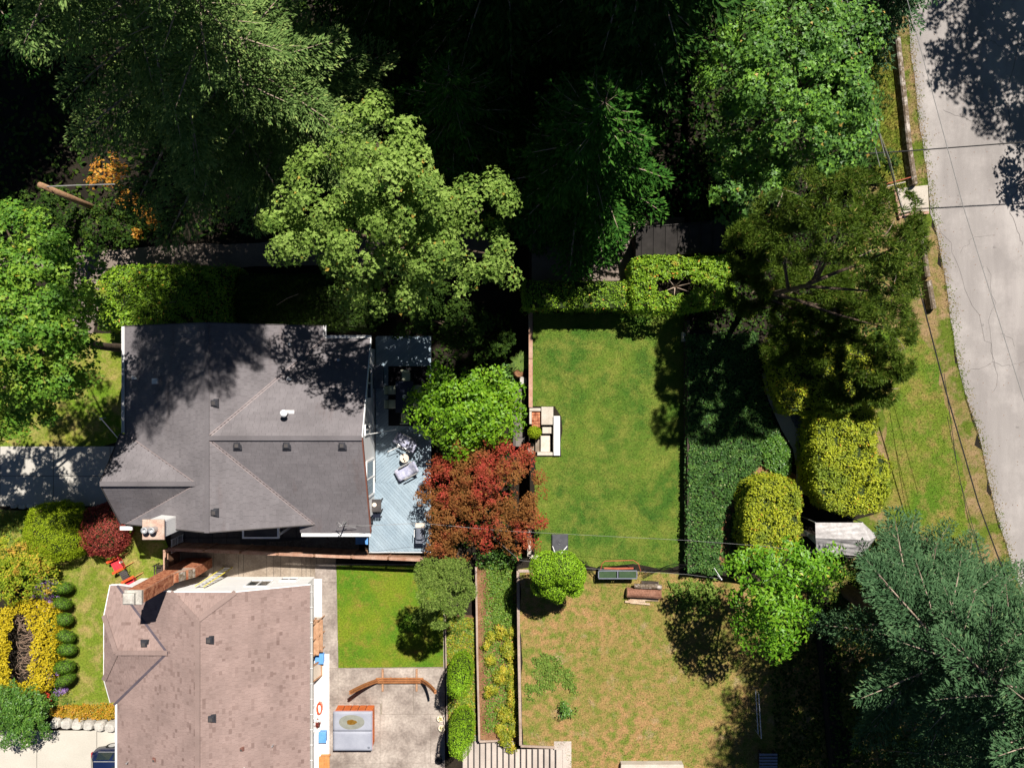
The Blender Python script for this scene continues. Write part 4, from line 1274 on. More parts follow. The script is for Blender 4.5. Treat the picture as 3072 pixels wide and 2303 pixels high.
# service mast on the roof with insulators
c = on_roof(1038, 1565, planes)
ms = MB().tube([(c[0], c[1], c[2] - .3), (c[0], c[1], c[2] + 1.0)], .03, 8).build('service_mast', MT['metal'], gh)
for dx, dy in ((-.3, .05), (-.22, -.12), (.2, .12)):
    MB().tube([(c[0], c[1], c[2] + .95), (c[0] + dx * .5, c[1] + dy + .1, c[2] + 1.0), (c[0] + dx, c[1] + dy, c[2] + .7)], .018, 5).build('mast_cable', MT['wire_pale'], ms)
MB().tube([(c[0], c[1], c[2] + .6), (c[0] - .5, c[1] - .35, c[2] + .05)], .014, 5).build('mast_brace', MT['metal'], ms)
MB().tube([(c[0], c[1], c[2] + .6), (c[0] + .5, c[1] - .3, c[2] + .0)], .014, 5).build('mast_brace', MT['metal'], ms)
MAST = (c[0], c[1], c[2] + .95)
# thin antenna standing off the west corner
a, b = P(303, 1255, 5.6), P(352, 1312, 4.3)
an = MB().tube([b, a], .022, 6).build('antenna', MT['white'], gh)
MB().lathe(a, [(.05, -.05), (.07, 0), (.04, .08)], 8).build('antenna_head', MT['white'], an)
MB().tube([a, P(276, 1236, 5.7)], .01, 4).build('antenna_wire', MT['wire_pale'], an)
MB().tube([a, P(318, 1252, 5.6)], .012, 4).build('antenna_arm', MT['wire_pale'], an)

# ---- the deck, board by board
DZ = 1.35
dk = thing('deck', 'blue grey timber deck with diagonal boards along the house', 'deck', P(1200, 1330, 0))
d0, d1 = P(1090, 1655, DZ), P(1290, 1008, DZ)
DX0, DX1, DY0, DY1 = -7.2, d1[0], d0[1], d1[1]
YC = P(0, 1447, DZ)[1]
def clip_rect(poly, x0, y0, x1, y1):
    for ax, lim, sg in ((0, x0, 1), (0, x1, -1), (1, y0, 1), (1, y1, -1)):
        out = []
        for i in range(len(poly)):
            a, b = poly[i], poly[(i + 1) % len(poly)]
            ia, ib = sg * (a[ax] - lim) >= 0, sg * (b[ax] - lim) >= 0
            if ia: out.append(a)
            if ia != ib:
                f = (lim - a[ax]) / (b[ax] - a[ax])
                out.append((a[0] + (b[0] - a[0]) * f, a[1] + (b[1] - a[1]) * f))
        poly = out
        if len(poly) < 3: return None
    return poly
def deck_zone(x0, y0, x1, y1, ang):
    ca, sa = math.cos(ang), math.sin(ang)
    cx, cy = (x0 + x1) / 2, (y0 + y1) / 2
    bw = .14
    n = int(12 / bw)
    for i in range(-n, n):
        u0, u1 = i * bw + .004, (i + 1) * bw - .004
        q = [(cx + ca * a - sa * b, cy + sa * a + ca * b) for a, b in ((-14, u0), (14, u0), (14, u1), (-14, u1))]
        q = clip_rect(q, x0, y0, x1, y1)
        if q and area(q) > .01:
            MB().prism(q, DZ - .03, DZ + random.uniform(-.0015, .0015)).build('board', MT['deck'], dk)
deck_zone(DX0, YC + .003, DX1, DY1, math.radians(42))
deck_zone(DX0 - .35, DY0, DX1, YC - .003, math.radians(-48))
fr = MB()
for i in range(7):
    y = DY0 + .1 + (DY1 - DY0 - .2) * i / 6
    fr.box(DX0 - .05, y - .02, DZ - .26, DX1 - .01, y + .02, DZ - .034)
fr.build('joists', MT['dark_wood'], dk)
for y in np.linspace(DY0 + .15, DY1 - .15, 5):
    MB().box(DX1 - .2, y - .06, 0, DX1 - .08, y + .06, DZ - .27).build('post', MT['dark_wood'], dk)
MB().box(DX1 + .003, DY0, DZ - .25, DX1 + .04, DY1, DZ + .005).build('rim_board', MT['deck'], dk)
MB().box(DX0 - .35, DY0 - .04, DZ - .25, DX1 + .04, DY0 - .003, DZ + .005).build('rim_board', MT['white'], dk)

# ---- brown roofed house
bz, bR = 2.7, 4.76
bL, bRt, bM = -20.14, -10.31, -15.2
bN, bS = -10.25, -26.0
zc = 4.1                                  # where the gable tops are clipped
hx = (bR - zc) / (bR - bz) * (bRt - bM)
wzR, wY, wN, wS, wX = 4.0, -13.25, -10.27, -16.23, -20.5
slope = (bR - bz) / (bRt - bM)
bh = thing('brown_house', 'white house with pinkish brown shingled roof and brick chimney', 'house', (-15, -18, 0))
wl = MB()
wl.prism([(bL + .5, bN - .25), (bRt - .45, bN - .25), (bRt - .45, bS), (bM - 1.0, bS), (bM - 1.0, -18.9), (bL + .5, -18.9)], 0, bz - .02)
wl.prism([(wX + .3, wN - .3), (bL + .51, wN - .3), (bL + .51, wS + .3), (wX + .3, wS + .3)], 0, bz - .02)
gable(wl, [(bL + .5, bN - .25, bz - .02), (bRt - .45, bN - .25, bz - .02), (bM + hx, bN - .25, zc - .2), (bM - hx, bN - .25, zc - .2)], (0, -.12, 0))
gable(wl, [(wX + .3, wN - .3, bz - .02), (wX + .3, wS + .3, bz - .02), (wX + .3, wY - 1.4, 3.2), (wX + .3, wY + 1.4, 3.2)], (.12, 0, 0))
wl.build('wall', MT['white_wall'], bh)
br = MB().box(bM - .3, -15, bR - .9, bM + .3, -14, bR - .35).build('roof', MT['soffit'], bh)
pk = (bM, -11.42, bR)                     # top of the clipped gable
ix = bM - (bR - wzR) / slope              # where the wing's ridge meets the main slope
ws = (wzR - bz) / (wN - wY)
wcl = 3.3; wh = (wzR - wcl) / ws
wk = (wX + .98, wY, wzR)
planes_b = [
    [(bM - hx, bN, zc), pk, (bM, bS, bR), (bL, bS, bz), (bL, wS, bz), (ix, wY, wzR), (bL, wN, bz), (bL, bN, bz)],
    [(bM + hx, bN, zc), (bRt, bN, bz), (bRt, bS, bz), (bM, bS, bR), pk],
    [(bM - hx, bN, zc), (bM + hx, bN, zc), pk],
    [(wX, wN, bz), (bL, wN, bz), (ix, wY, wzR), wk, (wX, wY + wh, wcl)],
    [(wX, wS, bz), (wX, wY - wh, wcl), wk, (ix, wY, wzR), (bL, wS, bz)],
    [(wX, wY + wh, wcl), wk, (wX, wY - wh, wcl)],
]
shingle_roof(br, planes_b, MT['brown_roof'], MT['underlay_brown'], .15, .1, .26, (.004, .012), dash=.42)
for a, b in (((ix, wY, wzR), (bL, wN, bz)), ((ix, wY, wzR), (bL - .2, wS - .15, bz - .05))):
    strip(br, 'valley_flashing', a, b, .12, .02, MT['flash_dark'], .02)
capm = SHINGLE('pale_cap_shingle', [(0, (.25, .18, .16)), (1, (.36, .27, .24))])
for a, b in ((pk, (bM, bS, bR)), (pk, (bM - hx, bN, zc)), (pk, (bM + hx, bN, zc)), ((ix, wY, wzR), wk), (wk, (wX, wY + wh, wcl)), (wk, (wX, wY - wh, wcl))):
    caps(br, 'ridge_cap', a, b, capm, .24, .26)
mb = MB(); gx = bRt + .07
mb.beam((gx, bN, bz - .1), (gx, bS, bz - .1), .13, .02); mb.beam((gx + .06, bN, bz - .05), (gx + .06, bS, bz - .05), .012, .11); mb.beam((gx - .06, bN, bz - .05), (gx - .06, bS, bz - .05), .012, .11)
gt = mb.build('gutter', MT['soffit'], br)
for i in range(18):
    y = bN - .35 - i * .78
    if y > bS: MB().box(gx - .06, y - .012, bz - .005, gx + .075, y + .012, bz + .012).build('gutter_strap', MT['white'], gt)
strip(br, 'gutter', (bL - .07, wS, bz - .05), (bL - .07, bS, bz - .05), .1, .1, MT['white'], 0)
for a, b in (((bM - hx, bN + .02, zc - .08), (bL, bN + .02, bz - .08)), ((bM + hx, bN + .02, zc - .08), (bRt, bN + .02, bz - .08)), ((bM - hx, bN + .02, zc - .08), (bM + hx, bN + .02, zc - .08)), ((wX - .02, wN, bz - .08), (wX - .02, wY + wh, wcl - .08)), ((wX - .02, wS, bz - .08), (wX - .02, wY - wh, wcl - .08)), ((wX - .02, wY - wh, wcl - .08), (wX - .02, wY + wh, wcl - .08)), ((wX, wN + .02, bz - .08), (bL, wN + .02, bz - .08))):
    strip(br, 'rake_board', a, b, .04, .16, MT['white'], 0)
for x, y in ((434, 1930), (629, 1919), (635, 2154)):
    box_vent(br, on_roof(x, y, planes_b, 3.5), .3, .18)
for x, y in ((726, 2245), (464, 2277)):
    box_vent(br, on_roof(x, y, planes_b, 3.5), .16, .18, MT['vent_brown'])
for x, y in ((385, 2283), (820, 2232)):
    pipe_vent(br, on_roof(x, y, planes_b, 3.5), .035, .22, mat=MT['metal'])
pipe_vent(br, on_roof(732, 2302, planes_b, 3.5), .03, .3)
window(bh, 'y', -13.9, -12.7, .9, 2.1, bN - .25, mull=1)
window(bh, 'y', -12.4, -11.5, .4, 1.0, bN - .25, mull=1)
window(bh, 'x', -13.0, -11.6, .9, 2.1, bRt - .45, mull=1)
window(bh, 'x', -18.9, -17.4, .2, 2.1, bRt - .45, mull=1, t=.08)
# brick chimney against the north gable: broad base, shoulders, tall stack
kx, ky = -17.35, -9.78
cb = MB()
def stack(mb, x0, x1, y0, y1, z0, z1):
    mb.box(x0, y0, z0, x1, y1, z1)
stack(cb, kx - .38, kx + 1.0, ky - .2, ky + .3, 0, 2.2)
gable(cb, [(kx - .38, ky - .2, 2.2), (kx + 1.0, ky - .2, 2.2), (kx + .4, ky - .2, 3.4), (kx - .38, ky - .2, 3.4)], (0, .5, 0))
stack(cb, kx - .38, kx + .38, ky - .28, ky + .3, 3.38, 6.6)
chm = cb.build('chimney', MT['mortar'], bh)
bk = MB()
def brick_face(x0, x1, z0, z1, plane, at, out):
    row = 0
    z = z0
    while z < z1 - .03:
        x = x0 - (.11 if row % 2 else 0)
        while x < x1 - .02:
            a, b = max(x0, x) + .006, min(x1, x + .22) - .006
            if b - a > .03:
                d = .012 + random.uniform(0, .006)
                lo, hi = sorted((at, at + out * d))
                if plane == 'y': bk.box(a, lo, z, b, hi, z + .065)
                else: bk.box(lo, a, z, hi, b, z + .065)
            x += .22
        z += .078
        row += 1
brick_face(kx - .38, kx + 1.0, .05, 2.2, 'y', ky + .3, 1)
brick_face(kx - .38, kx + .4, 2.2, 3.36, 'y', ky + .3, 1)
brick_face(kx - .38, kx + .38, 3.4, 6.55, 'y', ky + .3, 1)
brick_face(ky - .2, ky + .3, .05, 2.2, 'x', kx + 1.0, 1)
brick_face(ky - .28, ky + .3, 3.4, 6.55, 'x', kx + .38, 1)
brick_face(ky - .28, ky + .3, 3.4, 6.55, 'x', kx - .38, -1)
# sloping shoulder: courses laid along it
for i in range(18):
    f = i / 18
    a = Vector((kx + 1.0 - .6 * f, ky + .05, 2.2 + 1.2 * f)); b = a + Vector((-.6 / 18, 0, 1.2 / 18)) * .86
    for (y0, y1) in ((ky - .19, ky - .03), (ky - .02, ky + .13), (ky + .14, ky + .29)):
        n = Vector((1.2, 0, .6)).normalized()
        bk.add([(a.x, y0, a.z), (a.x, y1, a.z), (b.x, y1, b.z), (b.x, y0, b.z)] + [tuple(Vector(q) + n * .02) for q in ((a.x, y0, a.z), (a.x, y1, a.z), (b.x, y1, b.z), (b.x, y0, b.z))],
               [(0, 1, 2, 3), (4, 5, 6, 7), (0, 1, 5, 4), (1, 2, 6, 5), (2, 3, 7, 6), (3, 0, 4, 7)])
bk.build('brickwork', MT['brick'], chm, kind='stuff')
MB().cbox((kx - .02, ky, 6.6), (.8, .66, .14), 0, .03).build('chimney_cap', MT['stone'], chm)
MB().cbox((kx - .14, ky - .02, 6.74), (.52, .5, .22), 0, .06).build('flue_top', MT['stone'], chm)
for f0, f1 in ((.06, .36), (.5, .8)):
    a = Vector((kx + 1.0 - .6 * f0, ky + .05, 2.2 + 1.2 * f0)); b = Vector((kx + 1.0 - .6 * f1, ky + .05, 2.2 + 1.2 * f1))
    nn_ = Vector((1.2, 0, .6)).normalized() * .045
    MB().beam(a + nn_, b + nn_, .44, .05, tuple(nn_)).build('shoulder_stone', MT['barrier'], chm)
# ------------------------------------------------------------------ on the deck
def simple(mb, name, mat, label, cat, group=None, smooth=False):
    return tag(mb.build(name, mat, None, smooth), label, cat, group)
a, b = P(1120, 1165, DZ + .55), P(1148, 1095, DZ + .55)
t = thing('storage_bench', 'grey ribbed storage box against the house wall', 'storage box', ((a[0] + b[0]) / 2, (a[1] + b[1]) / 2, DZ))
MB().box(a[0] + .03, a[1] + .03, DZ + .005, b[0] - .03, b[1] - .03, DZ + .48).build('box_body', MT['grey_box'], t)
ld = MB().box(a[0], a[1], DZ + .48, b[0], b[1], DZ + .53).build('lid', MT['grey_box'], t)
for i in range(7):
    x = a[0] + .04 + i * (b[0] - a[0] - .08) / 7
    MB().box(x, a[1] + .02, DZ + .53, x + .035, b[1] - .02, DZ + .545).build('rib', MT['grey_box'], ld)
a, b = P(1165, 1277, DZ), P(1288, 1098, DZ)
simple(MB().box(a[0], a[1], DZ + .002, min(b[0], DX1 - .02), b[1], DZ + .012), 'outdoor_rug', MT['rug'], 'near black rug under the dining set on the deck', 'rug')
tz = DZ + .012
c = P(1213, 1190, tz + .74)
t = thing('dining_table', 'dark navy rectangular dining table on the black rug', 'table', (c[0], c[1], tz))
MB().cbox((c[0], c[1], tz + .7), (.92, 1.62, .045), 0, .012).build('table_top', MT['navy'], t)
for sx in (-1, 1):
    for sy in (-1, 1):
        MB().tube([(c[0] + sx * .36, c[1] + sy * .7, tz), (c[0] + sx * .36, c[1] + sy * .7, tz + .7)], .03, 8).build('leg', MT['black'], t)
simple(MB().lathe((c[0], c[1] + .02, tz + .746), [(.04, 0), (.09, .01), (.1, .03), (.085, .025)], 14), 'bowl', MT['white'], 'small pale bowl in the middle of the navy table', 'bowl')
def dining_chair(c, rz, label):
    t = thing('dining_chair', label, 'chair', (0, 0, 0), 'dining chairs on the deck')
    for sx in (-1, 1):
        for sy in (-1, 1):
            MB().tube([(sx * .2, sy * .2, 0), (sx * .19, sy * .19, .4)], .016, 6).build('leg', MT['black'], t)
        MB().tube([(sx * .22, -.2, .4), (sx * .23, -.28, .92)], .016, 6).build('back_post', MT['black'], t)
        MB().tube([(sx * .25, -.22, .62), (sx * .25, .18, .62), (sx * .22, .2, .4)], .016, 6).build('armrest', MT['black'], t)
    MB().cbox((0, 0, .4), (.44, .44, .08), 0, .03).build('seat_cushion', MT['cushion'], t)
    MB().add([(-.21, -.2, .46), (.21, -.2, .46), (.21, -.29, .94), (-.21, -.29, .94), (-.21, -.26, .46), (.21, -.26, .46), (.21, -.35, .93), (-.21, -.35, .93)],
             [(0, 1, 2, 3), (7, 6, 5, 4), (0, 4, 5, 1), (1, 5, 6, 2), (2, 6, 7, 3), (3, 7, 4, 0)]).build('back_cushion', MT['cushion'], t)
    t.location = c; t.rotation_euler = (0, 0, rz)
    return t
for (x, y, r, lb) in ((1218, 1130, math.pi, 'cream cushioned chair at the shaded head of the navy table'), (1176, 1170, -math.pi / 2, 'cream cushioned chair on the house side, next to the storage box'),
                      (1177, 1212, -math.pi / 2, 'cream cushioned chair on the house side, farther from the storage box'), (1253, 1168, math.pi / 2, 'cream cushioned chair across the table beside green leaves'),
                      (1251, 1210, math.pi / 2, 'cream cushioned chair half hidden by the green tree'), (1216, 1251, 0, 'cream cushioned chair at the end towards the loungers')):
    p = P(x, y, DZ + .46)
    dining_chair((p[0], p[1], tz), r, lb)
def lounger(px, py, rz, label):
    p = P(px, py, DZ + .4)
    t = thing('lounge_chair', label, 'lounge chair', (0, 0, 0), 'lounge chairs on the deck')
    for sx in (-1, 1):
        MB().tube([(sx * .3, -.5, 0), (sx * .3, -.42, .3), (sx * .3, .5, .34), (sx * .3, .55, 0)], .02, 6).build('side_frame', MT['metal'], t)
        MB().beam((sx * .34, -.45, .55), (sx * .34, .3, .55), .06, .03).build('armrest', MT['wire_pale'], t)
    n = 9
    v, f = [], []
    for i in range(n):
        s = i / (n - 1)
        y = -.62 + 1.25 * s
        z = .36 + (.5 * max(0, .42 - s) / .42) ** 1.2 - .05 * math.sin(s * 3.1) + (.04 * math.sin(s * 30))
        for j in range(5):
            v.append((-.3 + .15 * j + random.uniform(-.012, .012), y + random.uniform(-.01, .01), z + random.uniform(0, .03)))
    for i in range(n - 1):
        for j in range(4): f.append((i * 5 + j, i * 5 + j + 1, i * 5 + j + 6, i * 5 + j + 5))
    m = len(v)
    v += [(x, y, z - .05) for x, y, z in v]
    f += [tuple(reversed([q + m for q in x])) for x in f]
    for i in range(n - 1):
        f += [(i * 5, (i + 1) * 5, (i + 1) * 5 + m, i * 5 + m), (i * 5 + 4, i * 5 + 4 + m, (i + 1) * 5 + 4 + m, (i + 1) * 5 + 4)]
    f += [tuple(list(range(5)) + [4 + m, 3 + m, 2 + m, 1 + m, m]), tuple(list(range(m - 5, m)) + [2 * m - 1, 2 * m - 2, 2 * m - 3, 2 * m - 4, 2 * m - 5])]
    MB().add(v, f).build('towel_cushion', MT['towel'], t, True)
    t.location = (p[0], p[1], DZ); t.rotation_euler = (0, 0, rz)
lounger(1217, 1326, math.radians(62), 'lounge chair with rumpled pale lilac towel under the green tree')
lounger(1221, 1412, math.radians(118), 'lounge chair with pale lilac towel dappled by leaf shadow')
c = P(1213, 1374, DZ + .5)
t = thing('side_table', 'round cream side table between the two lounge chairs', 'table', (c[0], c[1], DZ))
MB().lathe((c[0], c[1], DZ + .46), [(.21, 0), (.23, .015), (.23, .04), (.2, .035)], 22).build('table_top', MT['cream'], t)
MB().lathe((c[0], c[1], DZ), [(.16, 0), (.14, .03), (.04, .05), (.04, .46)], 12).build('pedestal', MT['cream'], t)
for dx, dy, lb in ((-.03, -.02, 'dark brown cup near the middle of the round table'), (.03, -.12, 'dark brown cup at the rim of the round table')):
    simple(MB().lathe((c[0] + dx, c[1] + dy, DZ + .5), [(.03, 0), (.035, .08), (.028, .08), (.025, .02)], 10), 'cup', MT['dark_wood'], lb, 'cup')
a, b = P(1109, 1535, DZ + .74), P(1144, 1497, DZ + .74)
t = thing('slatted_table', 'dark slatted bistro table against the sunny white wall', 'table', ((a[0] + b[0]) / 2, (a[1] + b[1]) / 2, DZ))
n = 12
for i in range(n):
    x = a[0] + (b[0] - a[0]) * i / n
    MB().box(x + .003, a[1], DZ + .71, x + (b[0] - a[0]) / n - .006, b[1], DZ + .735).build('slat', MT['trim'], t)
MB().box(a[0] + .02, a[1] + .03, DZ + .675, b[0] - .02, b[1] - .03, DZ + .708).build('apron', MT['trim'], t)
for x in (a[0] + .04, b[0] - .04):
    for y in (a[1] + .05, b[1] - .05):
        MB().box(x - .02, y - .02, DZ, x + .02, y + .02, DZ + .674).build('leg', MT['trim'], t)
simple(MB().lathe(((a[0] + b[0]) / 2 - .05, (a[1] + b[1]) / 2 + .05, DZ + .737), [(.05, 0), (.1, .02), (.115, .03), (.09, .022)], 16), 'plate', MT['cream'], 'round cream dish on the dark slatted table', 'dish')
c = P(1131, 1544, DZ + .45)
t = thing('bistro_chair', 'dark slatted chair tucked beside the bistro table', 'chair', (c[0], c[1], DZ))
for i in range(5):
    MB().box(c[0] - .2 + i * .082, c[1] - .14, DZ + .43, c[0] - .2 + i * .082 + .06, c[1] + .16, DZ + .455).build('slat', MT['navy'], t)
for sx in (-.18, .18):
    for sy in (-.12, .14):
        MB().box(c[0] + sx - .015, c[1] + sy - .015, DZ, c[0] + sx + .015, c[1] + sy + .015, DZ + .428).build('leg', MT['trim'], t)
a = P(1110, 1560, DZ + .6)
t = thing('folded_parasol', 'folded black cloth parasol leaning in the house corner', 'parasol', (a[0], a[1], DZ))
MB().lathe((a[0] + .05, a[1], DZ + .2), [(.05, 0), (.13, .3), (.1, .9), (.02, 1.3)], 8).build('furled_canopy', MT['black'], t)
MB().tube([(a[0] + .05, a[1], DZ), (a[0] + .05, a[1], DZ + 1.7)], .02, 6).build('pole', MT['black'], t)
# grill
a, b = P(1245, 1630, DZ + .95), P(1273, 1572, DZ + .95)
t = thing('barbecue_grill', 'grey steel barbecue grill with side shelves at deck edge', 'grill', ((a[0] + b[0]) / 2, (a[1] + b[1]) / 2, DZ))
ym = (a[1] + b[1]) / 2
MB().box(a[0] + .04, a[1] + .25, DZ + .08, b[0] - .04, b[1] - .25, DZ + .75).build('cabinet', MT['trim'], t)
n = 7
v, f = [], []
for i in range(n):
    an = math.pi * i / (n - 1)
    for y in (a[1] + .22, b[1] - .22):
        v.append(((a[0] + b[0]) / 2 - math.cos(an) * (b[0] - a[0]) * .48, y, DZ + .76 + math.sin(an) * .22))
for i in range(n - 1): f.append((2 * i, 2 * i + 1, 2 * i + 3, 2 * i + 2))
f += [tuple(range(0, 2 * n, 2)), tuple(range(2 * n - 1, 0, -2)), (0, 2 * n - 2, 2 * n - 1, 1)]
hd = MB().add(v, f).build('hood', MT['grey_lid'], t)
MB().tube([(a[0] - .05, a[1] + .3, DZ + .8), (a[0] - .06, ym, DZ + .8), (a[0] - .05, b[1] - .3, DZ + .8)], .018, 6).build('handle', MT['white'], hd)
MB().cbox(((a[0] + b[0]) / 2, a[1] + .09, DZ + .72), (b[0] - a[0], .24, .035), 0, .01).build('side_shelf', MT['grey_lid'], t)
MB().cbox(((a[0] + b[0]) / 2, b[1] - .09, DZ + .72), (b[0] - a[0], .24, .035), 0, .01).build('side_shelf', MT['cream'], t)
for y in (a[1] + .3, b[1] - .3):
    MB().tube([((a[0] + b[0]) / 2 - .15, y, DZ + .07), ((a[0] + b[0]) / 2 + .15, y, DZ + .07)], .07, 10).build('wheel', MT['rubber'], t)
c = P(1272, 1462, DZ + .5)
t = thing('round_planter', 'round grey planter beside the red maple on the deck', 'planter', (c[0] - .05, c[1], DZ))
MB().lathe((c[0] - .05, c[1], DZ), [(.2, 0), (.27, .4), (.29, .5), (.26, .5), (.24, .44)], 18).build('pot', MT['grey_lid'], t)
MB().lathe((c[0] - .05, c[1], DZ + .4), [(.22, .02), (.2, .05), (.05, .06)], 12).build('potting_soil', MT['soil'], t)
for pts, lb in ((((1106, 1302, 3.0), (1150, 1295, 3.05), (1187, 1288, 3.1)), 'thin white awning rod reaching out from the small window'), (((1163, 1355, 1.9), (1200, 1338, 2.0)), 'thin white rod leaning over the lilac lounge chair')):
    t = thing('white_rod', lb, 'rod', (*P(*pts[0])[:2], DZ))
    q = [P(*p) for p in pts]
    MB().tube(q, .018, 6).build('rod', MT['white'], t)
    MB().lathe((q[-1][0], q[-1][1], q[-1][2] - .03), [(.025, 0), (.035, .03), (.02, .06)], 8).build('end_cap', MT['white'], t)
    MB().tube([q[0], (q[0][0] - .02, q[0][1], DZ + .01) if len(q) == 2 else (XW + .02, q[0][1], q[0][2] - .02)], .012, 6).build('bracket', MT['white'], t)

# ------------------------------------------------------------------ between the houses
FA, FB = Vector((-18.0, -8.62, 0)), Vector((-4.53, -9.17, 0))
fn = thing('garden_fence', 'brown board fence with lattice top between the two houses', 'fence', tuple(FA))
FL = (FB - FA).length; fd = (FB - FA).normalized(); fs = Vector((-fd.y, fd.x, 0))
nb = int(FL / .15)
for i in range(nb):
    s = FA + fd * (i * FL / nb + .004); e = FA + fd * ((i + 1) * FL / nb - .004)
    z1 = 1.42 + random.uniform(-.01, .01)
    MB().beam(s + Vector((0, 0, z1 / 2 + .03)) + fs * random.uniform(-.004, .004), e + Vector((0, 0, z1 / 2 + .03)), .02, z1, (0, 0, 1)).build('plank', MT['fence'], fn)
for i in range(8):
    c = FA + fd * (FL * i / 7)
    MB().cbox((c.x, c.y, 0), (.1, .1, 1.95), math.atan2(fd.y, fd.x), .02).build('post', MT['fence'], fn)
for i in range(7):
    s, e = FA + fd * (FL * i / 7 + .06), FA + fd * (FL * (i + 1) / 7 - .06)
    MB().beam(s + Vector((0, 0, 1.87)), e + Vector((0, 0, 1.87)), .15, .035).build('cap_rail', MT['fence_cap'], fn)
    MB().beam(s + Vector((0, 0, 1.47)), e + Vector((0, 0, 1.47)), .07, .05).build('mid_rail', MT['fence_cap'], fn)
lat = MB()
k = 0
x = 0.0
while x < FL - .4:
    lat.beam(FA + fd * x + fs * .006 + Vector((0, 0, 1.5)), FA + fd * (x + .34) + fs * .006 + Vector((0, 0, 1.85)), .008, .028, tuple(fs))
    lat.beam(FA + fd * (x + .34) - fs * .006 + Vector((0, 0, 1.5)), FA + fd * x - fs * .006 + Vector((0, 0, 1.85)), .008, .028, tuple(fs))
    x += .1
lat.build('lattice', MT['fence'], fn, kind='stuff')
gx0 = -18.12
g = thing('side_gate', 'reddish brown panelled gate with lattice strip by the brick chimney', 'gate', (gx0, -9.4, 0))
for i in range(10):
    y = -8.75 - i * .125
    MB().box(gx0, y - .12, .05, gx0 + .025, y - .004, 1.5).build('plank', MT['fence'], g)
MB().box(gx0 - .03, -8.72, .0, gx0 + .07, -8.62, 1.95).build('post', MT['fence_cap'], g)
MB().box(gx0 - .03, -10.12, .0, gx0 + .07, -10.02, 1.95).build('post', MT['fence_cap'], g)
MB().box(gx0 + .026, -10.0, .75, gx0 + .05, -8.74, .85).build('cross_rail', MT['fence'], g)
MB().box(gx0 - .03, -10.0, 1.5, gx0 + .06, -8.74, 1.56).build('cross_rail', MT['fence_cap'], g)
MB().box(gx0 - .05, -10.0, 1.86, gx0 + .08, -8.74, 1.9).build('cap_rail', MT['fence_cap'], g)
mb = MB()
for i in range(11):
    y = -8.8 - i * .11
    mb.beam((gx0 + .01, y, 1.57), (gx0 + .01, y - .28 if i < 9 else y - .1, 1.85), .008, .025, (1, 0, 0)); mb.beam((gx0 + .02, y - .1, 1.57), (gx0 + .02, max(y + .15, -8.74 - .5), 1.85), .008, .025, (1, 0, 0))
mb.build('lattice', MT['fence'], g, kind='stuff')
# white wire gate beside the white chimney
wx_ = P(550, 1610, 0)[0]
t = thing('white_wire_gate', 'white metal bar gate standing below the white chimney', 'gate', (wx_, -8.5, 0))
for y in (-8.2, -8.55, -8.9):
    MB().tube([(wx_, y, 0), (wx_, y, 1.5)], .02, 6).build('upright', MT['white'], t)
for z in (.1, .75, 1.45):
    MB().tube([(wx_, -8.2, z), (wx_, -8.9, z)], .018, 6).build('cross_bar', MT['white'], t)
for i in range(7):
    z = .2 + i * .19
    MB().tube([(wx_, -8.2, z), (wx_, -8.9, z + .01)], .008, 5).build('thin_bar', MT['white'], t)
# blue box, bin, boards, ladder
a, b = P(1066, 1632, .5), P(1105, 1604, .5)
t = thing('blue_deck_box', 'blue ribbed box under the eave beside the deck', 'storage box', ((a[0] + b[0]) / 2, (a[1] + b[1]) / 2, 0))
MB().box(a[0], a[1], .035, b[0], b[1], .45).build('box_body', MT['blue_bin'], t)
for i in range(5):
    x = a[0] + i * (b[0] - a[0]) / 5
    MB().box(x + .02, a[1] - .01, .45, x + (b[0] - a[0]) / 5 - .02, b[1] + .01, .5).build('lid_rib', MT['blue_bin'], t)
c = P(552, 1702, .45)
t = thing('lidded_bin', 'white plastic bin with grey lid behind the gate', 'bin', (c[0], c[1], .03))
MB().cbox((c[0], c[1], .03), (.5, .38, .4), .1, .0).build('bin_body', MT['white'], t)
MB().cbox((c[0] + .05, c[1] - .03, .43), (.42, .36, .05), .1, .02).build('lid', MT['grey_lid'], t)
for k, (dx, lb) in enumerate(((0, 'long weathered board leaning by the brick chimney'), (.12, 'narrow pale board propped beside the long weathered one'))):
    a, b = P(598 + k * 5, 1698, .06), P(566 + k * 5, 1722, 1.0)
    simple(MB().beam(a, b, .14 - .04 * k, .03), 'leaning_board', MT['fence_cap'], lb, 'board')
t = thing('ladder', 'yellow railed extension ladder leaning against the white gable wall', 'ladder', P(680, 1704, .03))
r0, r1 = [Vector(P(696, 1702, .04)), Vector(P(612, 1758, 2.6))], None
u = (Vector((0, 1, 0)).cross((r0[1] - r0[0]).normalized())).normalized() * .44
wdir = Vector((-.44, 0.02, 0))
for k in (0, 1):
    MB().beam(r0[0] + wdir * k, r0[1] + wdir * k, .045, .09).build('rail', MT['yellow'], t)
for i in range(11):
    s = r0[0].lerp(r0[1], .04 + i * .092)
    MB().beam(s + wdir * .04, s + wdir * .96, .05, .03).build('rung', MT['metal'], t)

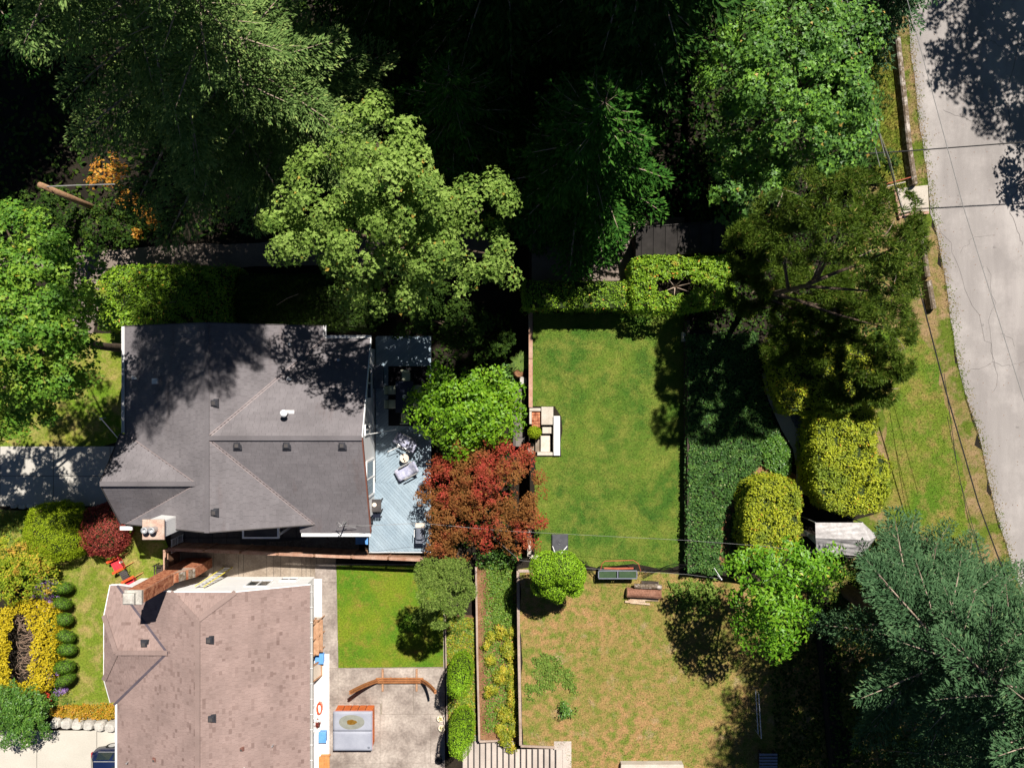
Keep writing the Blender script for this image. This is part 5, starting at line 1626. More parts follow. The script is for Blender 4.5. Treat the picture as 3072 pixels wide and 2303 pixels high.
# ------------------------------------------------------------------ front garden
def adirondack(px, py, rz, label):
    p = P(px, py, .35)
    t = thing('adirondack_chair', label, 'garden chair', (0, 0, 0), 'red garden chairs')
    for i in range(5):
        MB().add([(-.26, .28 - i * .115, .36 - i * .03), (.26, .28 - i * .115, .36 - i * .03), (.26, .175 - i * .115, .333 - i * .03), (-.26, .175 - i * .115, .333 - i * .03),
                  (-.26, .28 - i * .115, .34 - i * .03), (.26, .28 - i * .115, .34 - i * .03), (.26, .175 - i * .115, .313 - i * .03), (-.26, .175 - i * .115, .313 - i * .03)],
                 [(0, 1, 2, 3), (7, 6, 5, 4), (0, 4, 5, 1), (1, 5, 6, 2), (2, 6, 7, 3), (3, 7, 4, 0)]).build('seat_slat', MT['red'], t)
    for i in range(5):
        x = -.24 + i * .12
        hh = .95 + .06 * math.cos((i - 2) * .8)
        MB().beam((x, -.27, .22), (x * 1.12, -.55, hh), .105, .02, (0, 1, .3)).build('back_slat', MT['red'] if i != 2 else MT['white'], t)
    for sx in (-1, 1):
        MB().beam((sx * .33, -.42, .54), (sx * .33, .34, .55), .13, .025).build('armrest', MT['orange_red'], t)
        MB().beam((sx * .3, .3, 0), (sx * .3, .3, .53), .03, .1, (0, 1, 0)).build('front_leg', MT['orange_red'], t)
        MB().beam((sx * .29, .3, .3), (sx * .29, -.7, .04), .03, .1).build('rear_leg', MT['bench_wood'], t)
    t.location = (p[0], p[1], .05); t.rotation_euler = (0, 0, rz)
adirondack(352, 1692, math.radians(118), 'red slatted garden chair farther from the brown roof')
adirondack(396, 1752, math.radians(118), 'red slatted garden chair tucked under the brown eave')
c = P(372, 1724, .45)
t = thing('garden_side_table', 'small dark slatted table between the red chairs', 'table', (c[0], c[1], .05))
for i in range(5):
    an = math.radians(28)
    o = (-.2 + i * .1)
    MB().cbox((c[0] + math.cos(an) * 0 - math.sin(an) * o, c[1] + math.cos(an) * o, .42), (.42, .085, .025), an).build('slat', MT['trim'], t)
for dx, dy in ((-.15, -.12), (.15, -.12), (-.15, .12), (.15, .12)):
    MB().tube([(c[0] + dx, c[1] + dy, .05), (c[0] + dx, c[1] + dy, .42)], .02, 6).build('leg', MT['trim'], t)
c = P(478, 1710, .5)
t = thing('slatted_garden_chair', 'small weathered grey slatted chair beside the gate post', 'garden chair', (c[0], c[1], .05))
for i in range(6):
    MB().box(c[0] - .2, c[1] - .28 + i * .095, .42, c[0] + .2, c[1] - .2 + i * .095, .445).build('slat', MT['dark_wood'], t)
for sx in (-.2, .2):
    MB().beam((c[0] + sx, c[1] + .3, .05), (c[0] + sx, c[1] + .3, .85), .04, .04).build('back_post', MT['dark_wood'], t)
    MB().beam((c[0] + sx, c[1] - .26, .05), (c[0] + sx, c[1] - .26, .62), .04, .04).build('front_leg', MT['dark_wood'], t)
    MB().beam((c[0] + sx, c[1] - .3, .63), (c[0] + sx, c[1] + .3, .63), .06, .025).build('armrest', MT['dark_wood'], t)
for z in (.62, .78):
    MB().beam((c[0] - .2, c[1] + .3, z), (c[0] + .2, c[1] + .3, z), .02, .07).build('back_slat', MT['dark_wood'], t)
# car under the eave
t = thing('parked_car', 'dark navy car half hidden under the brown roof', 'car', (-20.25, -20.45, .05))
cx_, cy_ = -20.25, -20.45
def car_sec(x, zb, zs, zt, hw, ht):
    return [(cx_ + x, cy_ - hw, zb), (cx_ + x, cy_ - hw * 1.03, (zb + zs) / 2), (cx_ + x, cy_ - hw * .97, zs), (cx_ + x, cy_ - ht, zt), (cx_ + x, cy_ + ht, zt), (cx_ + x, cy_ + hw * .97, zs), (cx_ + x, cy_ + hw * 1.03, (zb + zs) / 2), (cx_ + x, cy_ + hw, zb)]
secs = [car_sec(-2.22, .5, .8, .86, .7, .6), car_sec(-2.08, .33, .95, 1.0, .86, .72), car_sec(-1.75, .3, 1.0, 1.46, .9, .64), car_sec(-.9, .28, 1.0, 1.55, .91, .66), car_sec(.1, .28, 1.0, 1.53, .91, .66), car_sec(.75, .28, .99, 1.2, .91, .7), car_sec(1.1, .28, .97, 1.03, .9, .76), car_sec(1.95, .3, .85, .92, .86, .74), car_sec(2.25, .42, .68, .74, .72, .6)]
v = [p for s in secs for p in s]; n = 8
f = [tuple(range(n)), tuple(range(len(v) - 1, len(v) - n - 1, -1))]
for i in range(len(secs) - 1):
    for k in range(n): f.append((i * n + k, i * n + (k + 1) % n, (i + 1) * n + (k + 1) % n, (i + 1) * n + k))
MB().add([(x, y, z + .05) for x, y, z in v], f).build('body', MT['car'], t, True)
for (x0, x1) in ((-1.72, -.92), (-.86, .02)):
    MB().add([(cx_ + x0, cy_ + .885, 1.08), (cx_ + x1, cy_ + .885, 1.08), (cx_ + x1 - .02, cy_ + .70, 1.52), (cx_ + x0 + .08, cy_ + .70, 1.5)], [(0, 1, 2, 3)]).build('side_window', MT['glass'], t)
MB().beam((cx_ - 1.75, cy_ + .905, 1.06), (cx_ + .8, cy_ + .9, 1.06), .02, .02).build('window_trim', MT['metal'], t)
MB().beam((cx_ - 1.7, cy_ + .655, 1.6), (cx_ + .05, cy_ + .66, 1.61), .03, .03).build('roof_rail', MT['metal'], t)
MB().box(cx_ - .75, cy_ - .4, 1.597, cx_ - .1, cy_ + .4, 1.61).build('sunroof', MT['glass'], t)
MB().add([(cx_ - 2.12, cy_ - .6, 1.07), (cx_ - 2.12, cy_ + .6, 1.07), (cx_ - 1.8, cy_ + .58, 1.5), (cx_ - 1.8, cy_ - .58, 1.5)], [(0, 1, 2, 3)]).build('rear_window', MT['glass'], t)
for sy in (-1, 1):
    MB().cbox((cx_ - 2.12, cy_ + sy * .68, .82), (.14, .26, .16), 0, .02).build('tail_lamp', MT['red_lamp'], t)
    for x in (-1.35, 1.35):
        wl_ = MB().tube([(cx_ + x, cy_ + sy * .72, .37), (cx_ + x, cy_ + sy * .93, .37)], .33, 18).build('wheel', MT['rubber'], t)
        MB().tube([(cx_ + x, cy_ + sy * .931, .37), (cx_ + x, cy_ + sy * .945, .37)], .2, 14).build('rim', MT['metal'], wl_)

# ------------------------------------------------------------------ patio beside the brown house
wxw = bRt - .45
def rack(y0, y1, label):
    t = thing('potting_rack', label, 'rack', (wxw + .35, (y0 + y1) / 2, .04))
    for z, d in ((.45, .5), (.95, .42)):
        MB().box(wxw + .06, y0, z, wxw + .06 + d, y1, z + .03).build('shelf', MT['shelf_wood'], t)
    for y in (y0 + .03, (y0 + y1) / 2, y1 - .03):
        MB().beam((wxw + .1, y, .04), (wxw + .1, y, 1.5), .05, .05).build('upright', MT['shelf_wood'], t)
        MB().beam((wxw + .55, y + .12, .04), (wxw + .2, y - .02, 1.4), .04, .06).build('brace', MT['shelf_wood'], t)
    return t
ya, yb = P(0, 1955, .5)[1], P(0, 1858, .5)[1]
rack(ya, yb, 'wooden potting rack with angled braces along the white wall')
for (x, y, w_, h_, lb) in ((958, 1976, .46, .55, 'blue plastic tote beside the wooden rack'), (967, 2211, .42, .6, 'blue plastic tote standing between rolled hose and orange bench')):
    c = P(x, y, .4)
    t = thing('plastic_tote', lb, 'tote', (c[0], c[1], .04))
    MB().cbox((c[0], c[1], .04), (w_ * .86, h_ * .86, .34)).build('tub', MT['blue_bin'], t)
    MB().cbox((c[0], c[1], .38), (w_, h_, .06), 0, .025).build('lid', MT['blue_bin'], t)
    MB().cbox((c[0], c[1], .44), (w_ * .6, h_ * .6, .012), 0, .005).build('lid_panel', MT['blue_bin'], t)
c = P(960, 2016, .8)
t = thing('wooden_frame', 'empty brown wooden frame leaning on the white wall', 'frame', (c[0], c[1], .04))
ym0, ym1 = c[1] - .42, c[1] + .42
for a, b in (((wxw + .4, ym0, .08), (wxw + .12, ym0, 1.1)), ((wxw + .4, ym1, .08), (wxw + .12, ym1, 1.1)), ((wxw + .4, ym0, .08), (wxw + .4, ym1, .08)), ((wxw + .12, ym0, 1.1), (wxw + .12, ym1, 1.1))):
    MB().beam(a, b, .06, .09).build('frame_bar', MT['shelf_wood'], t)
MB().add([(wxw + .37, ym0, .1), (wxw + .37, ym1, .1), (wxw + .13, ym1, 1.08), (wxw + .13, ym0, 1.08)], [(0, 1, 2, 3)]).build('panel', MT['cream'], t)
c = P(957, 2126, .3)
t = thing('coiled_hose', 'orange hose coiled loosely against the white wall', 'hose', (c[0], c[1], .04))
pts = [(c[0] + (.13 + .02 * math.sin(i * 1.7)) * math.cos(i * .5), c[1] + (.3 + .04 * math.sin(i * .9)) * math.sin(i * .5), .06 + .004 * i + .03 * math.sin(i * 2.3)) for i in range(70)]
MB().tube(pts, .016, 5).build('hose', MT['orange_red'], t, True)
c = P(953, 2175, .3)
t = thing('potted_plant', 'small brown pot with thin plant against the white wall', 'potted plant', (c[0], c[1], .04))
MB().lathe((c[0], c[1], .04), [(.08, 0), (.12, .22), (.13, .24), (.1, .23)], 12).build('pot', MT['dark_wood'], t)
p_ = np.array([(c[0], c[1], .3)]) + rng.normal(0, 1, (60, 3)) * np.array([.07, .16, .1]) + np.array([0, .12, .12])
leaf_cloud('leaves', p_, np.tile((0, 0, 1.), (60, 1)), .09, .4, LF['red_mound'], t)
a, b = P(956, 2330, .45), P(989, 2268, .45)
t = thing('garden_bench', 'orange cedar bench top below the white wall', 'bench', ((a[0] + b[0]) / 2, (a[1] + b[1]) / 2, .04))
for i in range(2):
    x = a[0] + i * (b[0] - a[0]) / 2
    MB().box(x + .006, a[1], .42, x + (b[0] - a[0]) / 2 - .006, b[1], .46).build('plank', MT['bench_wood'], t)
for y in (a[1] + .1, b[1] - .1):
    MB().box(a[0] + .05, y - .04, .04, b[0] - .05, y + .04, .419).build('leg', MT['bench_wood'], t)
# hot tub
hz = .95
a, b = P(999, 2251, hz), P(1116, 2134, hz)
t = thing('hot_tub', 'cedar sided hot tub under a grey folding cover', 'hot tub', ((a[0] + b[0]) / 2, (a[1] + b[1]) / 2, .04))
x0, y0, x1, y1 = a[0] + .06, a[1] + .06, b[0] - .02, b[1] - .02
MB().box(x0 + .04, y0 + .04, .045, x1 - .04, y1 - .04, hz - .1).build('shell', MT['dark_wood'], t)
for i in range(5):
    f0, f1 = i / 5, (i + 1) / 5
    MB().box(x0 + (x1 - x0) * f0 + .02, y1 - .04, .06, x0 + (x1 - x0) * f1 - .02, y1, hz - .12).build('side_panel', MT['tub_side'], t)
    MB().box(x1 - .04, y0 + (y1 - y0) * f0 + .02, .06, x1, y0 + (y1 - y0) * f1 - .02, hz - .12).build('side_panel', MT['tub_side'], t)
    MB().box(x0, y0 + (y1 - y0) * f0 + .02, .06, x0 + .04, y0 + (y1 - y0) * f1 - .02, hz - .12).build('side_panel', MT['tub_side'], t)
    MB().box(x0 + (x1 - x0) * f0 + .02, y0, .06, x0 + (x1 - x0) * f1 - .02, y0 + .04, hz - .12).build('side_panel', MT['tub_side'], t)
MB().box(x0 - .04, y0 - .04, hz - .115, x1 + .03, y1 + .03, hz - .085).build('rim', M('pink_rim', (.6, .36, .4), (.66, .42, .46), 3, .4, .1), t)
ysm = P(0, 2193, hz)[1]
def cover_half(ya, yb, nm):
    nx, ny = 14, 10
    v, f = [], []
    for j in range(ny + 1):
        for i in range(nx + 1):
            u, w_ = i / nx, j / ny
            x = a[0] + (b[0] - a[0]) * u; y = ya + (yb - ya) * w_
            d = math.exp(-(((x - pcx) / .55) ** 2 + ((y - pcy) / .34) ** 2) * 1.4)
            edge = min(u, 1 - u, w_, 1 - w_)
            v.append((x, y, hz + .01 - .05 * d - (.025 if edge < .01 else 0)))
    m = len(v)
    v += [(x, y, hz - .08) for x, y, z in v]
    for j in range(ny):
        for i in range(nx):
            q = (j * (nx + 1) + i, j * (nx + 1) + i + 1, (j + 1) * (nx + 1) + i + 1, (j + 1) * (nx + 1) + i)
            f += [q, tuple(reversed([k + m for k in q]))]
    bd = [i for i in range(nx)] + [j * (nx + 1) + nx for j in range(ny)] + [ny * (nx + 1) + i for i in range(nx, 0, -1)] + [j * (nx + 1) for j in range(ny, 0, -1)]
    for k in range(len(bd)): f.append((bd[k], bd[(k + 1) % len(bd)], bd[(k + 1) % len(bd)] + m, bd[k] + m))
    return MB().add(v, f).build(nm, MT['tub_lid'], t, True)
pc = P(1055, 2165, hz); pcx, pcy = pc[0], pc[1]
cover_half(ysm + .006, b[1], 'cover_half'); cover_half(a[1], ysm - .006, 'cover_half')
def disc(r1, r2, z, wob, seed):
    r = random.Random(seed)
    n = 34
    ph = [r.uniform(0, 6.28) for _ in range(3)]
    v = []
    for k in range(n):
        an = 6.283 * k / n
        s = 1 + wob * (math.sin(3 * an + ph[0]) + .7 * math.sin(5 * an + ph[1]) + .5 * math.sin(8 * an + ph[2]))
        v.append((pcx + math.cos(an) * r1 * s, pcy + math.sin(an) * r2 * s, z))
    return MB().add(v, [tuple(range(n))])
pud = disc(.69, .39, hz + .004, .012, 1).build('puddle', MT['puddle'], t)
disc(.27, .14, hz + .008, .06, 4).build('leaf_litter', MT['leaf_litter'], pud)
c = P(1106, 2241, hz)
MB().lathe((c[0], c[1], hz + .005), [(.075, 0), (.06, .012), (.03, .016)], 14).build('cover_vent', MT['grey_lid'], t)
# hammock stand
hc = P(1199, 2040, .25)
t = thing('hammock_stand', 'curved laminated cedar hammock stand standing empty on the patio', 'hammock stand', (hc[0], hc[1], .04))
for sgn, (ex, ey) in ((-1, (1050, 2077)), (1, (1306, 2075))):
    e = P(ex, ey, 2.5)
    s = P(1135 if sgn < 0 else 1264, 2040, .32)
    m_ = ((s[0] * .5 + e[0] * .5), (s[1] + e[1]) / 2, 1.35)
    for o in (-.055, .055):
        q = []
        for i in range(9):
            f = i / 8
            q.append(Vector(((1 - f) ** 2 * s[0] + 2 * f * (1 - f) * m_[0] + f * f * e[0], (1 - f) ** 2 * s[1] + 2 * f * (1 - f) * m_[1] + f * f * e[1] + o, (1 - f) ** 2 * s[2] + 2 * f * (1 - f) * m_[2] * .8 + f * f * e[2])))
        mb = MB()
        for p0, p1 in zip(q, q[1:]): mb.beam(p0, p1 + (p1 - p0) * .02, .06, .12)
        mb.build('arm', MT['cedar'], t)
s, e = P(1128, 2040, .3), P(1270, 2040, .3)
for o in (-.11, 0, .11):
    MB().beam((s[0], s[1] + o, .3), (e[0], e[1] + o, .3), .05, .09).build('centre_beam', MT['cedar'], t)
for x in (1172, 1220):
    c = P(x, 2040, .3); MB().cbox((c[0], c[1], .22), (.06, .3, .03)).build('cross_block', MT['cedar'], t)
for x in (1148, 1250):
    a, b = P(x, 2072, .1), P(x, 2006, .1)
    MB().box(a[0] - .05, a[1], .045, a[0] + .05, b[1], .135).build('foot', MT['shelf_wood'], t)
    MB().box(a[0] - .04, hc[1] - .06, .136, a[0] + .04, hc[1] + .06, .25).build('foot_block', MT['shelf_wood'], t)
for x, y, lb in ((1321, 2155, 'round cream pot of yellowing sprouts farther from the stairs'), (1325, 2183, 'round cream pot of pale green sprouts nearer the stairs')):
    c = P(x, y, .25)
    t = thing('round_pot', lb, 'plant pot', (c[0], c[1], .04))
    MB().lathe((c[0], c[1], .04), [(.13, 0), (.18, .18), (.19, .22), (.165, .22), (.16, .18)], 16).build('pot', MT['cream'], t)
    p_ = np.column_stack([rng.normal(0, .07, (70, 2)) + np.array(c[:2]), rng.uniform(.2, .3, 70)])
    leaf_cloud('sprouts', p_, np.tile((0, 0, 1.), (70, 1)), .06, .4, LF['bed_yellow'], t, kind='stuff')
c = P(1317, 2281, .3)
t = thing('black_pot', 'black round pot in the shade of the clipped shrub', 'plant pot', (c[0], c[1], .04))
MB().lathe((c[0], c[1], .04), [(.14, 0), (.19, .22), (.2, .26), (.17, .26), (.16, .2)], 16).build('pot', MT['black'], t)
MB().lathe((c[0], c[1], .2), [(.16, 0), (.12, .02), (.03, .03)], 12).build('potting_soil', MT['soil'], t)
t = thing('iron_railing', 'thin black iron railing at the patio edge', 'railing', P(1337, 2160, 0))
for k in range(4):
    c = P(1332 + k * 4, 2130 + k * 23, .9)
    MB().tube([(c[0], c[1], .0), (c[0], c[1], .9)], .014, 6).build('baluster', MT['black'], t)
MB().tube([P(1332, 2128, .9), P(1346, 2204, .9)], .02, 6).build('hand_rail', MT['black'], t)

# ------------------------------------------------------------------ on the lawns
c = P(1680, 1632, Z2 + .15)
t = thing('basketball_base', 'dark grey plastic basketball hoop base on the lawn', 'hoop base', (c[0], c[1], Z2))
MB().cbox((c[0], c[1], Z2 + .01), (.84, 1.0, .17), 0, .05).build('ballast_tank', MT['hoop'], t)
MB().lathe((c[0] - .02, c[1] + .12, Z2 + .18), [(.16, 0), (.15, .015), (.1, .02), (.08, .012), (.05, .03), (.03, .045)], 16).build('filler_cap', MT['hoop'], t)
pt = (c[0] - .2, c[1] - .52, Z2 + .95)
for sx in (-.38, .36):
    MB().tube([(c[0] + sx, c[1] - .1, Z2 + .18), pt], .022, 6).build('stay_arm', MT['white'], t)
MB().tube([(c[0] - .2, c[1] - .48, Z2 + .15), pt, (c[0] - .24, c[1] - .6, Z2 + 2.1)], .04, 8).build('pole', MT['white'], t)
# garden cart with green mesh panels and red tubing
a, b = P(1796, 1735, Z2 + .75), P(1911, 1712, Z2 + .75)
t = thing('mesh_cart', 'low red framed cart with two green mesh panels', 'cart', ((a[0] + b[0]) / 2, (a[1] + b[1]) / 2, Z2))
ym = (a[0] + b[0]) / 2
for x0_, x1_ in ((a[0], ym - .03), (ym + .03, b[0])):
    MB().box(x0_ + .04, a[1] + .03, Z2 + .68, x1_ - .04, b[1] - .03, Z2 + .7).build('mesh_panel', MT['green_panel'], t)
for y in (a[1], b[1]):
    MB().beam((a[0], y, Z2 + .7), (b[0], y, Z2 + .7), .05, .05).build('frame_rail', MT['grey_lid'], t)
for x in (a[0], ym, b[0]):
    MB().beam((x, a[1] + .03, Z2 + .7), (x, b[1] - .03, Z2 + .7), .05, .05).build('frame_rail', MT['grey_lid'], t)
MB().box(a[0] + .05, a[1] + .02, Z2 + .2, b[0] - .05, b[1] - .02, Z2 + .6).build('tub', MT['black'], t)
for x in (a[0] + .15, b[0] - .15):
    for y in (a[1] + .02, b[1] - .02):
        MB().tube([(x, y - .04, Z2 + .14), (x, y + .04, Z2 + .14)], .14, 12).build('wheel', MT['rubber'], t)
tb = []
for (x, y, z) in ((1802, 1708, .7), (1806, 1690, .8), (1815, 1682, .85), (1900, 1680, .85), (1915, 1690, .8), (1922, 1712, .6), (1918, 1722, .1)):
    tb.append(P(x, y, Z2 + z))
MB().tube(tb, .022, 6).build('hoop_tube', MT['rust'], t)
MB().tube([P(1812, 1704, Z2 + .3), P(1850, 1705, Z2 + .35), P(1900, 1704, Z2 + .3)], .05, 6).build('red_roll', MT['rust'], t)
# black garden netting, strand by strand
def net(label, quad, nu, nv, sag):
    t = thing('garden_netting', label, 'netting', P(quad[0][0], quad[0][1], Z2))
    Q = [np.array(P(x, y, Z2 + z)) for x, y, z in quad]
    def at(u, v):
        p = (Q[0] * (1 - u) + Q[1] * u) * (1 - v) + (Q[3] * (1 - u) + Q[2] * u) * v
        return p + np.array([.03 * math.sin(u * 19 + v * 7), .05 * math.sin(u * 11 + v * 5), -sag * math.sin(u * math.pi) + .03 * math.sin(u * 23 + v * 13)])
    mb = MB()
    for j in range(nv + 1):
        mb.tube([at(i / 14, j / nv) for i in range(15)], .016 if j in (0, nv) else .005, 3, False)
    for i in range(nu + 1):
        mb.tube([at(i / nu, j / 6) for j in range(7)], .004, 3, False)
    mb.build('strands', MT['netting'], t, kind='stuff')
    for u in (0, 1):
        p = at(u, 0)
        MB().tube([(p[0], p[1], Z2), (p[0], p[1], p[2] + .03)], .015, 6).build('stake', MT['black'], t)
net('black garden netting sagging between lawn and log pile', [(1935, 1712, .5), (2058, 1690, .9), (2060, 1712, .2), (1930, 1730, .1)], 60, 12, .25)
net('black netting bunched beside the clipped ball shrub', [(1700, 1672, .5), (1762, 1690, .8), (1790, 1730, .3), (1720, 1690, .1)], 40, 10, .15)
# logs
def log(px0, py0, px1, py1, r, z, label, mat, cat='log'):
    a, b = Vector(P(px0, py0, z)), Vector(P(px1, py1, z))
    t = thing('log', label, cat, tuple((a + b) / 2), 'logs stacked at the end of the lawn')
    pts = [a.lerp(b, i / 5) + Vector((0, random.uniform(-.01, .01), random.uniform(-.008, .008))) for i in range(6)]
    MB().tube(pts, [r * random.uniform(.95, 1.05) for _ in pts], 12).build('bark', mat, t)
    d = (b - a).normalized()
    for p, s in ((a, -1), (b, 1)):
        MB().tube([p + d * s * .0005, p + d * s * .008], r * .9, 12).build('cut_end', MT['log_cut'], t)
log(1880, 1776, 1982, 1781, .25, Z2 + .26, 'thick reddish log, the largest of the pile', MT['log'])
log(1903, 1756, 1984, 1760, .12, Z2 + .42, 'slimmer grey brown log behind the thick one', MT['barrier'])
log(1925, 1746, 1975, 1749, .1, Z2 + .11, 'short dark log at the back of the pile', MT['dark_wood'])
lbs = ['split pale stick lying against the thick log', 'long split stick in the middle of the kindling', 'short split stick near the stake', 'thin split stick at the lower edge of the kindling', 'crooked split stick at the end of the pile', 'flat split board among the kindling']
for k, (x0_, y0_, x1_, y1_) in enumerate(((1882, 1789, 1960, 1793), (1890, 1797, 1975, 1799), (1875, 1803, 1915, 1806), (1890, 1806, 1950, 1811), (1940, 1795, 1982, 1792), (1885, 1800, 1935, 1803))):
    a, b = P(x0_, y0_, Z2 + .06 + .02 * (k % 3)), P(x1_, y1_, Z2 + .06)
    simple(MB().beam(a, b, .09, .07), 'firewood', MT['log_cut'], lbs[k], 'firewood', 'split kindling beside the logs')
# terracotta saucer, stone block row
c = P(1565, 1671, 1.2)
simple(MB().lathe((c[0], c[1], 0), [(.2, 0), (.24, .9), (.26, 1.2), (.22, 1.2), (.2, 1.05)], 18), 'terracotta_pot', MT['terracotta'], 'tall terracotta pot under the red maple', 'plant pot')
c = P(1604, 1296, Z2)
t = thing('potted_shrub', 'round clipped yellow green shrub in a planter box at the steps', 'potted plant', (c[0], c[1], Z2 - .8))
MB().cbox((c[0] + .02, c[1] - .1, Z2 - .95), (.5, .42, .6), 0, .01).build('planter_box', MT['dark_wood'], t)
d = sphere_dirs(1500, -.5)
leaf_cloud('foliage', np.array((c[0], c[1], Z2 - .1)) + d * np.array((.32, .32, .3)) * (1 + rng.normal(0, .05, (1500, 1))), d, .07, .5, LF['yew'], t)
MB().lathe((c[0], c[1], Z2 - .1), [(.1, -.3), (.24, -.1), (.25, .08), (.12, .2)], 10).build('inner_branches', MT['core'], t)
for x, y, s_, lb in ((2058, 1010, .42, 'grey square stone block in deep shade by the lawn corner'), (2074, 1008, .4, 'tall pale stone block beside the square one in shade'), (2073, 976, .34, 'small stone block at the end of the hedge')):
    c = P(x, y, Z2 + .4)
    simple(MB().cbox((c[0], c[1], Z2), (s_ * .75, s_ * 1.1, .42), 0, .02), 'stone_block', MT['stone'], lb, 'stone block')
# silver tarp canopy
ze, zr = Z3 + 1.75, Z3 + 2.35
t = thing('tarp_canopy', 'silver grey tarpaulin canopy with ridge, stretched between hedge and spruce', 'canopy', P(2520, 1615, Z3))
TL, TR, RT, BR, BL = [Vector(P(x, y, ze)) for x, y in ((2446, 1567), (2588, 1567), (2631, 1607), (2588, 1668), (2450, 1656))]
R0, R1 = Vector(P(2447, 1613, zr)), Vector(P(2612, 1620, zr))
def cloth(quad, nm, n=12, seed=3):
    r = random.Random(seed)
    v, f = [], []
    for j in range(n + 1):
        for i in range(n + 1):
            u, w_ = i / n, j / n
            p = (quad[0] * (1 - u) + quad[1] * u) * (1 - w_) + (quad[3] * (1 - u) + quad[2] * u) * w_
            e = math.sin(u * math.pi) * math.sin(w_ * math.pi)
            p = p + Vector((0, 0, -.1 * e + .05 * e * math.sin(u * 17 + w_ * 9 + seed) + .035 * e * math.sin(u * 9 - w_ * 23) + .06 * e * abs(math.sin(u * 6.5 + w_ * 3 + seed)) + r.uniform(-.012, .012) * (1 if 0 < i < n and 0 < j < n else 0)))
            v.append(p)
    for j in range(n):
        for i in range(n): f.append((j * (n + 1) + i, j * (n + 1) + i + 1, (j + 1) * (n + 1) + i + 1, (j + 1) * (n + 1) + i))
    return MB().add(v, f).build(nm, MT['tarp'], t, True)
cloth([R0, R1, TR, TL], 'tarp_panel', 14, 3); cloth([R0, R1, BR, BL], 'tarp_panel', 14, 5); cloth([R1, R1.lerp(RT, .05), RT, TR], 'tarp_panel', 8, 7); cloth([R1, R1.lerp(RT, .05), RT, BR], 'tarp_panel', 8, 9)
cloth([TL.lerp(BL, .45), TL.lerp(BL, .75), Vector(P(2412, 1600, ze - .5)), Vector(P(2408, 1588, ze - .3))], 'tarp_flap', 6, 11)
for p in (TL, TR, BL, BR, RT):
    MB().tube([(p.x, p.y, Z3), (p.x, p.y, p.z)], .025, 6).build('pole', MT['metal'], t)
# dark shed roof in the shade
t = thing('garden_shed', 'low dark shed with battened roof in deep shade behind the hedge', 'shed', P(2045, 720, Z2))
q = PP([(1905, 690), (2190, 668), (2196, 752), (1908, 770)], Z2 + 2.0)
MB().prism([tuple(np.array(q).mean(0) + (np.array(x) - np.array(q).mean(0)) * .94) for x in q], Z2, Z2 + 1.9).build('wall', MT['dark_wood'], t)
z4 = [Z2 + 2.35, Z2 + 2.35, Z2 + 1.95, Z2 + 1.95]
R3 = [Vector((q[i][0], q[i][1], z4[i])) for i in range(4)]
sr = MB().slab([tuple(x) for x in R3], .06).build('roof', MT['roof_metal'], t)
for i in range(8):
    f = (i + .5) / 8
    MB().beam(R3[3].lerp(R3[2], f) + Vector((0, 0, .02)), R3[0].lerp(R3[1], f) + Vector((0, 0, .02)), .06, .05).build('batten', MT['roof_metal'], sr)
MB().beam(R3[0] + Vector((0, .05, .03)), R3[1] + Vector((0, .05, .03)), .05, .05).build('ridge_rail', MT['roof_metal'], sr)
# railing in the spruce's shade
t = thing('metal_railing', 'faint grey metal railing in black shade under the blue spruce', 'railing', P(2280, 2150, Z2))
q = [P(2276, 2080, Z2 + 1), P(2284, 2214, Z2 + 1)]
for i in range(5):
    f = i / 4
    x, y = q[0][0] + (q[1][0] - q[0][0]) * f, q[0][1] + (q[1][1] - q[0][1]) * f
    MB().tube([(x, y, Z2), (x, y, Z2 + 1)], .02, 6).build('post', MT['metal'], t)
for z in (.5, 1.0):
    MB().tube([(q[0][0], q[0][1], Z2 + z), (q[1][0], q[1][1], Z2 + z)], .022, 6).build('rail', MT['metal'], t)
t = thing('low_bench', 'pale slatted bench barely seen in shade under the spruce', 'bench', P(2305, 2280, Z2))
for i in range(5):
    a, b = P(2278, 2262 + i * 9, Z2 + .45), P(2332, 2262 + i * 9, Z2 + .45)
    MB().beam(a, b, .1, .03).build('slat', MT['grey_lid'], t)
for x in (2284, 2326):
    a, b = P(x, 2258, Z2 + .42), P(x, 2302, Z2 + .42)
    MB().box(a[0] - .03, b[1], Z2, a[0] + .03, a[1], Z2 + .42).build('leg', MT['dark_wood'], t)

# ------------------------------------------------------------------ poles and wires
pb_ = P(120, 555, 6.6)
t = thing('utility_pole', 'leaning looking bare wooden utility pole among the dark trees', 'utility pole', (pb_[0], pb_[1], 0))
MB().tube([(pb_[0], pb_[1], 0), (pb_[0], pb_[1], 3.3), (pb_[0], pb_[1], 6.6)], [.17, .155, .14], 12).build('pole', MT['pole'], t, True)
MB().tube([(pb_[0] + .1, pb_[1], 6.3), P(230, 556, 6.2), P(345, 553, 6.0)], .025, 5).build('stub_cable', MT['wire_pale'], t)
def cable(pts, r, mat, label, sag=.0, group='overhead cables'):
    q = [Vector(P(*p)) for p in pts]
    out = []
    for a, b in zip(q, q[1:]):
        n = 10
        for i in range(n):
            f = i / n
            p = a.lerp(b, f); p.z -= sag * 4 * f * (1 - f)
            out.append(p)
    out.append(q[-1])
    return simple(MB().tube(out, r, 5), 'overhead_cable', mat, label, 'cable', group)
S = Vector(MAST)
def toP(v):
    k = H * F / (H - v.z)
    return (v.x * k + CX, CY - v.y * k, v.z)
cable([(2480, -60, 8.2), (2560, 190, 8.0), (2664, 476, 7.8), (2716, 660, 7.8)], .032, MT['wire'], 'thick black cable bundle running above the maples to the roadside', .05)
cable([(2486, -60, 8.25), (2566, 190, 8.05), (2670, 480, 7.85), (2714, 640, 7.85)], .009, MT['wire_pale'], 'pale cable clipped along the thick black bundle', .03)
